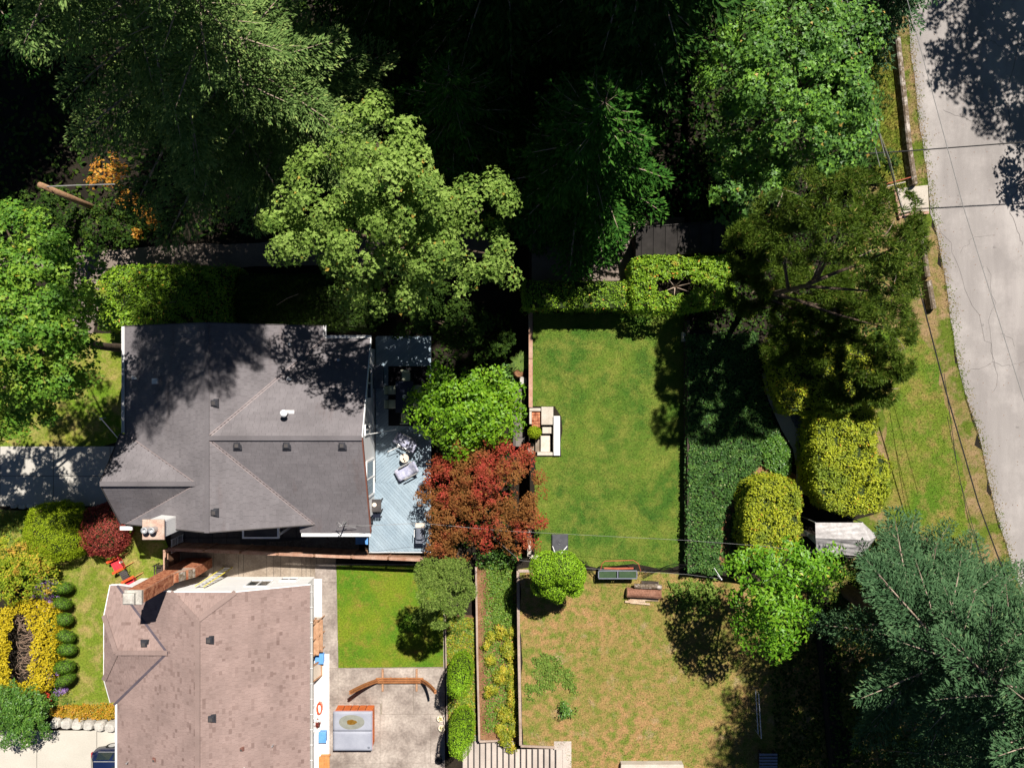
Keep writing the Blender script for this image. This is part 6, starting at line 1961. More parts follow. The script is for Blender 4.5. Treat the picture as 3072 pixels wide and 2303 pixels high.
cable([(2716, 660, 7.8), (2738, 790, 7.4), (2835, 1165, 7.0), (2935, 1510, 7.0), (3072, 1880, 7.2)], .03, MT['wire'], 'black twisted cable following the dry verge', .0)
cable([(2832, 1120, 6.4), (2870, 1390, 6.3), (2905, 1560, 6.3), (2960, 1720, 6.4), (3060, 1960, 6.5)], .014, MT['wire'], 'thin black cable beside the twisted one', .0)
cable([(2842, 1250, 6.2), (2880, 1440, 6.1), (2955, 1715, 6.2), (3050, 1960, 6.3)], .012, MT['wire'], 'second thin black cable low along the verge', .0)
cable([(2510, -60, 8.6), (2560, 120, 8.5), (2610, 380, 8.3), (2640, 500, 8.2)], .012, MT['wire_pale'], 'thin pale wire beside the black bundle above the maples', .0)
cable([(2525, -60, 8.4), (2580, 150, 8.3), (2655, 470, 8.2)], .012, MT['wire_pale'], 'second thin pale wire nearer the rough grass', .0)
cable([(2130, 480, 6.6), (2660, 458, 6.6), (3600, 385, 7.0)], .03, MT['wire'], 'black cable crossing the road sideways', .04)
cable([(2700, -80, 9.5), (2890, 620, 9.0), (3100, 1290, 9.3)], .014, MT['wire_pale'], 'fine white wire running lengthwise over the road', .0)
cable([toP(S), (1290, 1571, 5.0), (1520, 1592, 4.9), (2060, 1620, 5.2), (2300, 1638, 5.5), (2700, 1690, 6.0), (3100, 1745, 6.8)], .006, MT['wire_pale'], 'pale service wire from the grey roof across the lawn', .0)
cable([toP(S + Vector((.1, -.1, -.1))), (1250, 1568, 4.6), (1450, 1586, 4.4), (1560, 1680, 4.2), (1760, 1704, 4.3), (2060, 1722, 4.6), (2160, 1735, 4.8)], .006, MT['wire_pale'], 'lower service wire sagging over the clipped ball shrub', .0)
cp = P(2165, 1737, Z2 + 1.6)
t = thing('wire_post', 'white metal post holding the low wire by the ivy', 'post', (cp[0], cp[1], Z2))
MB().tube([(cp[0], cp[1], Z2), cp], .03, 8).build('post', MT['white'], t)
MB().tube([cp, (cp[0] - .35, cp[1] + .55, cp[2] - .1)], .014, 5).build('arm', MT['white'], t)
# timber frame of the roadside utility stay
t = thing('road_sign_frame', 'thin rusty and pale rails beside the concrete apron', 'rail frame', P(2700, 550, Z3))
MB().tube([P(2660, 552, Z3 + .9), P(2732, 532, Z3 + .9)], .025, 6).build('rail', MT['rust'], t)
MB().tube([P(2650, 562, Z3 + .75), P(2716, 546, Z3 + .75)], .025, 6).build('rail', MT['pale_stone'], t)
for x, y in ((2668, 551), (2724, 537)):
    a = P(x, y, Z3 + .9); MB().tube([(a[0], a[1], Z3), a], .025, 6).build('post', MT['dark_wood'], t)
# ------------------------------------------------------------------ trees
# blue green spruces on the left
conifer('blue_spruce', 'tall blue green spruce with sunlit boughs beside the orange maple', 'spruce', P(885, 505, 0), 29, 6.0, LF['spruce_blue'], .17, .62, .42, .16, 5, 1.2, .17, .32, .19, 1.1, 'tall spruces behind the lane', seed=11)
conifer('blue_spruce', 'tall blue green spruce between its neighbour and the yellow green maple', 'spruce', P(1015, 520, 0), 27, 4.9, LF['spruce_blue'], .2, .66, .42, .16, 5, 1.2, .17, .32, .19, 1.1, 'tall spruces behind the lane', seed=23)
conifer('blue_spruce', 'far spruce with its trunk shaded behind the two sunlit ones', 'spruce', P(700, 150, 0), 19, 4.4, LF['spruce_blue'], .2, .75, .35, .12, 5, 1.2, .19, .42, .21, 1.0, 'tall spruces behind the lane', seed=31)
# the dark cedar and the tall firs that shade it
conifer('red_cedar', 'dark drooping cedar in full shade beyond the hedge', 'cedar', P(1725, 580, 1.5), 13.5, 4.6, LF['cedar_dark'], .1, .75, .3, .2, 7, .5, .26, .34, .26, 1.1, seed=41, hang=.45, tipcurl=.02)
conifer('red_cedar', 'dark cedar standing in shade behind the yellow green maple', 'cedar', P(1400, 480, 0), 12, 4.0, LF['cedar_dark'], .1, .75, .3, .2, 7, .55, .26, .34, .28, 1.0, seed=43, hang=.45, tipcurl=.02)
firs = [(1290, 90, 27, 4.4, 51, 'tall dark fir with long hanging boughs left of the cedars'), (1520, 190, 30, 4.8, 53, 'tallest dark fir, a shadowed mass behind the cedars'), (1800, 230, 29, 4.8, 57, 'tall dark fir shading the drooping cedar'), (1960, 60, 28, 4.4, 59, 'tall dark fir next to the bright maples'), (1700, 60, 29, 4.8, 61, 'tall dark fir at the back of the wood'), (1130, 30, 22, 3.6, 63, 'tall dark fir behind the far spruce'), (170, 70, 24, 4.6, 65, 'tall dark fir added behind the utility pole to shade the ground')]  # the last fir is added to throw shade over the far left ground
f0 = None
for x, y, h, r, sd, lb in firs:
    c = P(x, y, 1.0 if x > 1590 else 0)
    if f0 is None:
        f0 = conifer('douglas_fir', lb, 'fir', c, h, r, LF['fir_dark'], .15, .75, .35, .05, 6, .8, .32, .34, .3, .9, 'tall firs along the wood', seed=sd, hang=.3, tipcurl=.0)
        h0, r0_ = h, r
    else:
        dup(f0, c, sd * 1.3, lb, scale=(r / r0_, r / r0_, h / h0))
# broadleaf trees
broadleaf('yellow_maple', 'large yellow green maple lit by sun in front of the dark cedars', 'maple', P(1340, 845, 0), P(1190, 640, 13), .25,
          [B(1130, 430, 15.75, 120), B(1010, 560, 14.25, 135), B(1180, 560, 15.75, 130), B(920, 680, 12.75, 110), B(1080, 700, 14.25, 135), B(1250, 700, 13.50, 130), B(1060, 830, 12.00, 75), B(1190, 830, 12.30, 100), B(1320, 830, 11.70, 85), B(1220, 900, 10.50, 45), B(1450, 630, 13.50, 90), B(1460, 760, 12.00, 75), B(1500, 840, 10.50, 40), B(1310, 590, 14.25, 80), B(1290, 640, 13.5, 90), B(870, 650, 11.25, 55)],
          .155, LF['maple_yellow'], .44, 76, 1.05)
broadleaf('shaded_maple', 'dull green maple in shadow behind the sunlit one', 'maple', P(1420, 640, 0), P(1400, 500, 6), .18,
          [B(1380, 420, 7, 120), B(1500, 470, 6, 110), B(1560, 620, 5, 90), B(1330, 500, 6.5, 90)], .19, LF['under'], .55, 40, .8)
thick = []
for _ in range(46):
    x, y = random.uniform(1020, 2080), random.uniform(-60, 620)
    thick.append(B(x, y, random.uniform(2.5, 5.5), random.uniform(60, 105)))
broadleaf('woodland_thicket', 'dim green thicket filling the wood below the tall firs', 'thicket', P(1600, 420, 0), P(1600, 420, 3), .08, thick, .24, LF['cedar_dark'], .55, 20, .7, 'd', aspect=.6)
broadleaf('green_maple', 'broad green maple with yellow tints over the side driveway', 'maple', P(400, 1050, 0), P(130, 1000, 10.5), .26,
          [B(60, 760, 13.12, 120), B(170, 830, 12.25, 130), B(60, 930, 13.12, 140), B(200, 960, 11.38, 110), B(80, 1090, 12.25, 130), B(205, 1080, 10.15, 80), B(60, 1220, 10.50, 95), B(150, 1180, 10.50, 80), B(270, 900, 8.75, 50), B(-60, 1000, 14.00, 150), B(-40, 820, 12.25, 130), B(-30, 1170, 11.38, 120), B(-160, 1150, 9.3, 130), B(-270, 1200, 9.3, 130), B(-110, 1220, 8.3, 100), B(-330, 1120, 11, 130), B(20, 690, 11.38, 60)],
          .16, LF['maple_left'], .46, 74, 1.05)
broadleaf('understorey_bush', 'dark leafy bush below the utility pole beside the lane', 'bush', P(330, 690, 0), P(325, 680, 1.6), .06,
          [B(280, 690, 2, 70), B(370, 690, 2.2, 65), B(420, 650, 2.5, 50), B(180, 650, 2.5, 80), B(110, 620, 2.5, 60), B(350, 640, 3.0, 50)], .17, LF['under'], .4, 45, .9)
broadleaf('orange_maple', 'thin young maple with bright orange leaves under the spruce', 'maple', P(435, 660, 0), P(370, 590, 4.4), .05,
          [B(325, 500, 5.00, 42), B(300, 530, 4.60, 30), B(355, 560, 4.20, 28), B(390, 600, 3.60, 24), B(440, 650, 3.20, 30), B(425, 690, 2.80, 18)], .16, LF['orange'], .3, 26, .8)
broadleaf('bright_maple', 'tall bright green maple with big leaves beside the rough grass', 'maple', P(2290, 330, Z3), P(2390, 270, 8), .2,
          [B(2250, 90, 9.90, 95), B(2400, 90, 10.47, 120), B(2540, 120, 9.32, 90), B(2200, 230, 8.75, 100), B(2330, 230, 10.47, 125), B(2480, 260, 9.90, 120), B(2230, 380, 8.18, 95), B(2370, 400, 9.32, 115), B(2510, 420, 8.75, 95), B(2560, 330, 7.60, 70), B(2180, 470, 7.02, 60)],
          .18, LF['maple_bright'], .46, 74, 1.1)
broadleaf('bright_maple', 'smaller bright maple leaning over the dark shed', 'maple', P(2200, 600, Z2), P(2230, 570, 6), .14,
          [B(2200, 570, 7.02, 70), B(2290, 540, 7.60, 70), B(2240, 630, 5.88, 55), B(2320, 480, 7.02, 60), B(2350, 600, 5.88, 45)], .21, LF['maple_bright'], .45, 52, 1.0)
broadleaf('bank_shrub', 'grey green shrub on the bank below the cable bundle', 'shrub', P(2560, 430, Z3), P(2570, 420, 4.3), .06,
          [B(2560, 410, 4.5, 60), B(2600, 300, 4.5, 45), B(2580, 480, 4.3, 55), B(2640, 500, 4.0, 40), B(2620, 210, 4.6, 45)], .17, LF['under'], .4, 45, 1.0)
conifer('roadside_pine', 'dark fir overhanging the top of the road', 'fir', P(2560, 90, Z3), 8, 2.6, LF['spruce_dark'], .15, .8, .2, .1, 6, .5, .24, .3, .24, 1.0, seed=71)
# trees outside the frame whose shade falls on the road
broadleaf('roadside_oak', 'broad tree beyond the road casting leaf shade on asphalt', 'tree', P(3480, -420, Z3), P(3420, -330, 11), .25,
          [((*P(3080, -260, Z3)[:2], 11.5), (3.2, 3.0, 2.2)), ((*P(3250, -260, Z3)[:2], 12.5), (3.4, 3.2, 2.5)), ((*P(3060, -60, Z3)[:2], 10.5), (2.6, 2.2, 1.6)), ((*P(3230, -60, Z3)[:2], 11.5), (3.0, 3.0, 2.2)), ((*P(3300, 40, Z3)[:2], 11.0), (2.5, 3.0, 2.0)), ((*P(3200, -180, Z3)[:2], 14), (3.2, 3.2, 2.2)), ((*P(3060, -420, Z3)[:2], 11.5), (3.2, 3.2, 2.2))],
          .24, LF['maple_bright'], .55, 36, .9)
broadleaf('roadside_tree', 'small round tree across the road', 'tree', P(3220, 380, Z3), P(3220, 380, 7), .14,
          [((*P(3180, 360, Z3)[:2], 7.5), (1.8, 1.8, 1.5)), ((*P(3260, 330, Z3)[:2], 8.0), (2.0, 2.0, 1.6))], .22, LF['maple_bright'], .5, 40, 1.0)
# the big pine
pine_blobs = [B(x, y, z, r, rz) for x, y, z, r, rz in (
    (2330, 640, 11, 75, .7), (2430, 590, 13, 90, .7), (2560, 600, 14, 95, .8), (2680, 650, 14.5, 85, .8), (2250, 740, 8.5, 80, .6), (2380, 720, 12, 85, .7), (2520, 700, 15, 95, .9), (2640, 740, 15, 90, .9), (2735, 720, 13.5, 55, .6), (2700, 800, 14, 60, .7), (2690, 880, 12.5, 70, .7), (2640, 830, 13.5, 65, .7),
    (2240, 880, 7, 70, .5), (2300, 840, 8, 55, .5), (2420, 860, 8, 75, .6), (2500, 880, 8.5, 80, .6), (2440, 960, 7.5, 75, .6), (2520, 980, 7.5, 70, .6), (2370, 950, 7, 65, .5), (2340, 1040, 6.5, 60, .5), (2570, 920, 9, 60, .6), (2480, 1060, 6.5, 60, .5),
    (2680, 990, 9.5, 75, .6), (2610, 1080, 8, 75, .6), (2690, 1090, 8, 55, .5), (2530, 1170, 6.2, 60, .5), (2640, 1170, 6.5, 55, .4))]
pb0 = P(2235, 915, Z3)
t = thing('scots_pine', 'large olive green pine with open crown shading the lawn corner', 'pine', pb0)
trunk_part(t, pb0, P(2480, 830, 14.8), .17, [b[0] for b in pine_blobs[::2]], MT['bark'], drop=.06)
pts = []
for c, r in pine_blobs:
    k = int((900 if c[2] < 9.2 else 480) * r[0] * r[1])
    d = sphere_dirs(k, -.3)
    s = rng.uniform(.35, 1.05, k) ** .5
    q = np.array(c) + d * np.array(r) * s[:, None]
    keep = vnoise(q, 1.1, 5) > -.3
    pts.append(q[keep])
pts = np.concatenate(pts)
tufts('crown', pts, LF['pine'], t, 13, .22, .13, .3)
mb = MB()
for c, r in pine_blobs:
    for _ in range(5):
        d = Vector(sphere_dirs(1, -.1)[0])
        s = Vector(c) + Vector((d.x * r[0] * .3, d.y * r[1] * .3, -.1)); e = Vector(c) + Vector((d.x * r[0] * .95, d.y * r[1] * .95, d.z * r[2] * .7 + .1))
        mb.tube([s, s.lerp(e, .5) + Vector((0, 0, .08)), e], [.03, .02, .008], 4, False)
mb.build('twigs', MT['branch'], t, kind='stuff')
# blue spruces bottom right
conifer('blue_spruce', 'big blue spruce with finger like boughs shading the dry lawn', 'spruce', (17.0, -10.5, Z2), 22, 5.0, LF['spruce_dark'], .27, .62, .34, .2, 6, 1.0, .19, .3, .19, 1.2, 'blue spruces below the canopy', seed=83, aspect_len=.3)
conifer('blue_spruce', 'young blue spruce growing beside the silver canopy', 'spruce', P(2690, 1665, Z3), 6.5, 2.5, LF['spruce_dark'], .06, .85, .2, .2, 6, .5, .16, .3, .17, 1.05, 'blue spruces below the canopy', seed=87)
conifer('blue_spruce', 'blue spruce at the verge where the cables run', 'spruce', P(2830, 1770, Z3), 9, 3.3, LF['spruce_dark'], .06, .85, .25, .18, 6, .6, .17, .3, .17, 1.05, 'blue spruces below the canopy', seed=89)
conifer('blue_spruce', 'blue spruce behind the big one at the foot of the verge', 'spruce', (20.8, -15.8, Z2), 18, 4.4, LF['spruce_dark'], .2, .65, .34, .2, 5, 1.05, .19, .3, .2, 1.15, 'blue spruces below the canopy', seed=101, aspect_len=.3)
# garden trees
broadleaf('green_shrub_tree', 'small tree with bright green leaves beside the deck', 'tree', P(1420, 1215, 0), P(1400, 1210, 4.2), .1,
          [B(1340, 1150, 4.9, 65), B(1430, 1140, 5.0, 75), B(1500, 1180, 4.6, 60), B(1300, 1230, 4.6, 65), B(1390, 1230, 5.4, 85), B(1480, 1250, 4.8, 75), B(1370, 1300, 4.4, 60), B(1290, 1200, 4.3, 55), B(1450, 1300, 4.2, 50), B(1530, 1230, 4.0, 35)],
          .2, LF['shrub_bright'], .42, 46, 1.05, 'd', aspect=.5)
broadleaf('red_maple', 'rounded maple with red and bronze leaves beside the deck', 'maple', P(1465, 1475, 0), P(1455, 1480, 3.6), .1,
          [B(1440, 1370, 4.3, 75), B(1540, 1380, 4.1, 60), B(1350, 1450, 4.1, 75), B(1450, 1460, 4.9, 95), B(1550, 1460, 4.4, 80), B(1370, 1540, 4.2, 80), B(1470, 1560, 4.5, 80), B(1570, 1560, 3.9, 55), B(1320, 1610, 3.6, 55), B(1370, 1640, 3.2, 45), B(1570, 1620, 3.6, 50), B(1300, 1500, 3.6, 40), B(1310, 1420, 3.6, 40)],
          .105, LF['red_maple'], .33, 66, .92)
broadleaf('laurel_tree', 'glossy bright green laurel beside the clipped yellow hedge', 'laurel', P(2260, 1730, Z2), P(2310, 1780, 6.8), .14,
          [B(2260, 1720, 8.57, 70), B(2350, 1710, 9.28, 85), B(2440, 1690, 8.57, 65), B(2240, 1810, 7.86, 60), B(2320, 1810, 9.28, 80), B(2400, 1800, 8.57, 65), B(2270, 1890, 7.51, 60), B(2340, 1900, 7.68, 65), B(2490, 1690, 7.15, 40)],
          .2, LF['laurel'], .42, 48, 1.05, 'd', aspect=.45)
# layered garden pine and clipped cloud ball
gp_b = [B(1290, 1720, 7.80, 49, .4), B(1370, 1720, 8.58, 49, .4), B(1400, 1770, 7.28, 32, .35), B(1300, 1780, 8.84, 49, .4), B(1360, 1800, 7.80, 45, .4), B(1270, 1840, 6.24, 32, .3), B(1320, 1850, 6.76, 36, .3), B(1370, 1840, 6.24, 24, .25), B(1345, 1700, 6.76, 32, .3)]
b0 = P(1385, 1640, 0)
t = thing('garden_pine', 'layered pale green garden pine beside the bright lawn', 'pine', b0)
trunk_part(t, b0, P(1340, 1770, 8.4), .12, [b[0] for b in gp_b])
pts = np.concatenate([np.array(c) + sphere_dirs(int(800 * r[0] * r[1]), -.1) * np.array(r) * rng.uniform(.6, 1.05, (int(800 * r[0] * r[1]), 1)) for c, r in gp_b])
tufts('crown', pts, LF['garden_pine'], t, 11, .13, .22, .6)
bb = [B(1640, 1705, 5.98, 52, .7), B(1710, 1720, 5.80, 48, .65), B(1665, 1750, 5.44, 48, .6), B(1720, 1760, 4.90, 30, .4), B(1625, 1755, 4.90, 33, .4), B(1672, 1785, 4.36, 24, .3), B(1690, 1700, 6.34, 48, .6)]
b0 = P(1664, 1672, Z2)
t = thing('cloud_shrub', 'light green clipped shrub pruned into merging rounded cushions', 'shrub', b0)
trunk_part(t, b0, P(1672, 1728, 5.6), .08, [b[0] for b in bb])
L_, N__ = [], []
for c, r in bb:
    k = int(3600 * r[0] * r[1] * 1.7)
    d = sphere_dirs(k, -.55)
    L_.append(np.array(c) + d * np.array(r) * (1 + rng.normal(0, .025, (k, 1)))); N__.append(d)
leaf_cloud('foliage', np.concatenate(L_), np.concatenate(N__), .08, .5, LF['ball'], t, .5)
mb = MB()
for c, r in bb:
    m_ = MB().lathe((0, 0, 0), [(max(.02, math.cos(x)), math.sin(x)) for x in np.linspace(-1.4, 1.5, 8)], 12)
    mb.add([(c[0] + x * r[0] * .86, c[1] + y * r[1] * .86, c[2] + z * r[2] * .86) for x, y, z in m_.v], m_.f)
mb.build('inner_branches', MT['core'], t, True)

# ------------------------------------------------------------------ hedges
hedge('laurel_hedge', 'broad green hedge with orange new leaves behind the grey house', 'hedge', rough_poly(PP([(292, 985), (285, 850), (330, 800), (480, 795), (700, 800), (700, 975), (500, 985)], 2.6), 1.0, .06), 0, 2.6, .13, LF['hedge_green'], 420, seed=1)
hedge('shaded_hedge', 'rest of the long hedge behind the grey house, shade put into its leaf colour', 'hedge', rough_poly(PP([(705, 820), (1110, 830), (1110, 985), (705, 975)], 2.4), 1.0, .06), 0, 2.4, .13, LF['shade_leaf'], 300, seed=2)
hedge('lawn_hedge', 'clipped hedge along the shaded top of the lawn', 'hedge', PP([(1570, 842), (1885, 845), (1888, 925), (1570, 925)], Z2 + 1.8), Z2, Z2 + 1.8, .1, LF['hedge_green'], 420, seed=3)
hole = np.array(P(2035, 858, Z2 + 2.3)[:2])
hl = hedge('corner_hedge', 'sunlit hedge block with a gap showing bare pale branches', 'hedge', rough_poly(PP([(1898, 778), (2000, 762), (2190, 768), (2210, 900), (2090, 928), (1905, 928)], Z2 + 2.3), .8, .06), Z2, Z2 + 2.3, .13, LF['hedge_green'], 480, seed=4,
      skip=lambda q: ((q - hole) / np.array((1.0, .42))).__pow__(2).sum(1) < 1 + .3 * np.sin(q[:, 0] * 9))
mb = MB()
for a_ in (-.6, .3, 1.1, 2.4, 3.6, 4.4):
    mb.tube([(hole[0], hole[1], Z2 + .6), (hole[0], hole[1] + .05, Z2 + 1.5), (hole[0] + .6 * math.cos(a_), hole[1] + .45 * math.sin(a_), Z2 + 2.25)], [.05, .04, .015], 5)
mb.build('bare_branches', MT['branch'], hl)
hy = hedge('tall_yellow_hedge', 'tall clipped yellow green hedge with rounded corners beside the roadside lawn', 'hedge', rough_poly(PP([(2462, 1235), (2500, 1215), (2625, 1205), (2640, 1370), (2672, 1385), (2676, 1480), (2640, 1530), (2560, 1545), (2490, 1530), (2450, 1470), (2442, 1330)], Z3 + 2.4), .6, .05), Z3, Z3 + 2.4, .12, LF['hedge_yellow'], 520, seed=6)
hedge('shaded_garden_hedge', 'dark upper end of the hedge below the big pine', 'hedge', rough_poly(PP([(2335, 1010), (2420, 1000), (2620, 1050), (2640, 1195), (2500, 1205), (2440, 1240), (2370, 1240), (2335, 1170)], Z3 + 2.0), .6, .08), Z3, Z3 + 2.0, .12, LF['hedge_yellow'], 380, seed=7)
hedge('short_yellow_hedge', 'shorter yellow green hedge with orange specks facing the ivy', 'hedge', rough_poly(PP([(2262, 1455), (2300, 1436), (2370, 1440), (2404, 1475), (2408, 1580), (2385, 1670), (2250, 1690), (2240, 1560)], Z3 + 2.2), .5, .05), Z3, Z3 + 2.2, .12, LF['hedge_yellow'], 520, seed=8)
# golden hedge ring with bare twigs in the middle
gc = np.array(P(60, 1950, 1.3)[:2])
def ring_skip(q):
    a = (q - gc) / np.array((.62, 1.75))
    k = np.sign(a) * np.abs(a) ** 1.3
    return (np.abs(a) ** 2.6).sum(1) < 1 + .25 * np.sin(q[:, 1] * 6)
gr = hedge('golden_hedge', 'golden yellow hedge ring with bare brown twigs inside', 'hedge', rough_poly(PP([(0, 1830), (50, 1808), (130, 1812), (158, 1860), (155, 1960), (145, 2060), (90, 2095), (-20, 2080), (-30, 1940)], 1.3), .5, .06), 0, 1.3, .12, LF['gold'], 520, skip=ring_skip, seed=9)
mb = MB()
for i in range(260):
    x, y = gc + rng.uniform(-1, 1, 2) * np.array((.6, 1.7))
    a_ = rng.normal(.3, .6)
    L2 = rng.uniform(.2, .5)
    z = rng.uniform(.5, .95)
    mb.tube([(x, y, z - .1), (x + L2 * .5 * math.cos(a_), y + L2 * .5 * math.sin(a_), z + .03), (x + L2 * math.cos(a_), y + L2 * math.sin(a_), z)], .011, 4, False)
mb.build('bare_twigs', MT['twigs'], gr, kind='stuff')

# ------------------------------------------------------------------ clipped mounds and shrubs of the front garden
def M_(px, py, z, rx, ry, rz):
    k = (H - z) / H / F
    return P(px, py, z), (rx * k, ry * k, rz)
c, r = M_(178, 1592, .9, 90, 86, 1.1)
mound('clipped_mound', 'large yellow green clipped mound beside the red one', 'shrub', c, r, .075, LF['yew'], 1300, aspect=.42, zmin=-.7, power=2.6)
c, r = M_(318, 1588, .8, 70, 76, 1.0)
mound('red_mound', 'dark red clipped mound under the gable of the grey house', 'shrub', c, r, .1, LF['red_mound'], 620, aspect=.42, zmin=-.7, power=2.4)
broadleaf('variegated_shrub', 'green and orange flecked shrub at the left edge of the front garden', 'shrub', P(75, 1700, 0), P(70, 1700, 1.3), .06,
          [B(30, 1660, 1.5, 50), B(90, 1680, 1.6, 55), B(60, 1740, 1.6, 60), B(130, 1740, 1.2, 40), B(110, 1640, 1.2, 35), B(20, 1720, 1.4, 45)], .13, LF['rhodo'], .3, 60, 1.2, 'd', aspect=.5)
broadleaf('leafy_shrub', 'dark green leafy shrub spilling over the front driveway', 'shrub', P(60, 2150, 0), P(60, 2150, 1.2), .06,
          [B(30, 2130, 1.5, 60), B(90, 2140, 1.6, 60), B(50, 2190, 1.4, 55), B(120, 2170, 1.2, 35), B(20, 2080, 1.4, 40), B(110, 2100, 1.3, 40)], .14, LF['dark_shrub'], .3, 60, 1.2, 'd', aspect=.4)
prev = None
names = ['nearest the clipped mounds', 'second from the clipped mounds', 'third from the clipped mounds', 'in the middle of the row', 'third from the amber hedge', 'second from the amber hedge', 'nearest the amber hedge']
for i, (x, y) in enumerate(((189, 1762), (191, 1808), (191, 1857), (195, 1906), (198, 1948), (197, 1997), (200, 2036))):
    lb = 'small egg shaped box topiary ' + names[i]
    if prev is None:
        c, r = M_(x, y, .75, 30, 19, .42)
        prev = mound('box_topiary', lb, 'topiary', c, r, .06, LF['box'], 900, 'row of box topiary', aspect=.4, zmin=-.9, stem=.35)
        off = Vector(prev.location) - Vector(c)
    else:
        c = P(x, y, .75)
        dup(prev, tuple(Vector(c) + off), random.uniform(-.5, .5), lb, scale=(random.uniform(.86, 1.08), random.uniform(.85, 1.15), random.uniform(.85, 1.2)))
def flowers(name, label, blobs, mat, leafmat, z=.1):
    t = thing(name, label, 'flowers', (*blobs[0][0][:2], .05))
    p, n, rr = blob_pts(blobs, .16, 26, 1.2)
    leaf_cloud('petals', p, n, .07, .8, mat, t, kind='stuff')
    p, n, rr = blob_pts([(c, (r[0] * .95, r[1] * .95, r[2] * .7)) for c, r in blobs], .2, 22, .9)
    leaf_cloud('leaves', p, n, .09, .4, leafmat, t, kind='stuff')
    return t
flowers('purple_flowers', 'lilac and purple flowers among the upper topiary', [B(135, 1755, .6, 25), B(160, 1770, .6, 22), B(120, 1790, .5, 24), B(150, 1800, .5, 20), B(140, 1820, .45, 14)], LF['purple'], LF['dark_shrub'])
flowers('purple_flowers', 'small purple flowers beside the lower topiary', [B(165, 2030, .5, 16), B(158, 2045, .4, 14), B(180, 2065, .4, 16)], LF['purple'], LF['dark_shrub'])
flowers('pink_flowers', 'pink blossom at the edge of the variegated shrub', [B(106, 1792, .5, 12), B(162, 1742, .5, 9)], LF['pink'], LF['dark_shrub'])
flowers('red_flowers', 'tiny red flowers in shade of the golden hedge', [B(142, 2095, .3, 9), B(134, 2080, .3, 7)], LF['redflower'], LF['dark_shrub'])
amb = PP([(150, 2118), (345, 2112), (348, 2158), (255, 2162), (150, 2150)], .3)
cover('amber_ground_cover', 'yellow and orange low hedge above the edging stones', 'ground cover', amb, .03, .38, .09, LF['amber'], 700, lump=.7, lo=.3)
cover('leafy_bed', 'mixed green plants at the foot of the topiary row', 'bed plants', PP([(140, 1740), (175, 1740), (175, 2120), (230, 2100), (150, 2120)], .1), .05, .3, .1, LF['dark_shrub'], 350, lump=.6)
cover('tall_grass_tuft', 'grassy tuft of thin leaves by the red flowers', 'grass', PP([(150, 2060), (215, 2075), (210, 2115), (150, 2110)], .2), .05, .35, .16, LF['weed'], 350, aspect=.12, jit=1.2)
cover('side_bed_plants', 'low shaded plants along the edge of the side driveway', 'bed plants', PP([(-100, 1525), (80, 1530), (110, 1600), (60, 1680), (-100, 1640)], 0), .05, .25, .1, LF['weed'], 130, lump=.9)

# ------------------------------------------------------------------ beds and ground cover
ivy_poly = rough_poly(PP([(2062, 1000), (2275, 1000), (2280, 1130), (2300, 1210), (2335, 1290), (2360, 1350), (2370, 1420), (2300, 1430), (2250, 1470), (2210, 1540), (2195, 1680), (2170, 1720), (2060, 1712)], Z3), .5, .06)
mu = [tuple(p) for p in mulch]
def bare(q):
    return (in_poly(q, mu) & (vnoise(q, .5, 3) > -.25))
cover('ivy', 'dense dark green ivy on the bank right of the lawn', 'ivy', ivy_poly, Z3, .26, .11, LF['ivy'], 420, aspect=.85, lump=1.4, seed=3, skip=bare, lo=.15)
cover('ivy_edge', 'ivy strands hanging over the retaining wall of the bank', 'ivy', PP([(2058, 960), (2070, 960), (2070, 1712), (2058, 1712)], Z3), Z3 - .25, .3, .1, LF['ivy'], 520, aspect=.85, lump=.5)
c, r = M_(2350, 1370, Z3 + .5, 45, 55, .7)
cover('trailing_shrub', 'lush green ground cover mound at the bend of the path', 'ground cover', rough_poly(PP([(2270, 1310), (2330, 1295), (2362, 1350), (2368, 1425), (2330, 1420), (2290, 1400)], Z3), .4, .06), lambda q: Z3 + .4 * np.exp(-((q - np.array(P(2345, 1365, Z3)[:2])) ** 2).sum(1) / .8), .2, .12, LF['dark_shrub'], 650, lump=.8, lo=.3)
wd = rough_poly(PP([(2000, 1740), (2150, 1720), (2170, 1800), (2110, 1860), (2040, 1830), (2000, 1790)], Z2), .3, .1)
cover('brambles', 'tangled weeds and brambles between log pile and ivy', 'weeds', wd, Z2, .4, .13, LF['weed'], 420, lump=.6, lo=.05, fray=.5)
cover('weed_patch', 'grey green weedy clump on the dry lawn near the wall', 'weeds', rough_poly(PP([(1572, 2050), (1615, 1940), (1660, 1945), (1735, 2010), (1740, 2080), (1660, 2070), (1640, 2105), (1570, 2095)], Z2), .3, .1), Z2, .22, .11, LF['weed'], 520, lump=.7, lo=.05, fray=.55)
broadleaf('weed_shrub', 'small dark leafy shrub on the dry lawn above the stairs', 'shrub', P(1692, 2140, Z2), P(1692, 2140, Z2 + .4), .03, [B(1700, 2125, Z2 + .4, 18), B(1690, 2145, Z2 + .4, 16), B(1715, 2140, Z2 + .3, 14)], .12, LF['dark_shrub'], .2, 26, 1.1, 'd', aspect=.5)
cover('straggly_weeds', 'scattered green tufts over the dry lawn', 'weeds', dry_poly, Z2, .1, .1, LF['weed'], 26, lump=2.0, aspect=.3, jit=1.0, skip=lambda q: vnoise(q, 2.2, 12) < .1)
bedg = rough_poly(PP([(1470, 1690), (1546, 1690), (1550, 1880), (1476, 1870)], Z1), .4, .04)
cover('strip_ground_cover', 'mixed green leaves covering the soil of the flower strip', 'bed plants', rough_poly(PP([(1452, 1690), (1550, 1690), (1556, 2205), (1456, 2195)], Z1), .4, .04), Z1, .2, .09, LF['bed_green'], 420, lump=.6, lo=.1, seed=14, fray=.15)
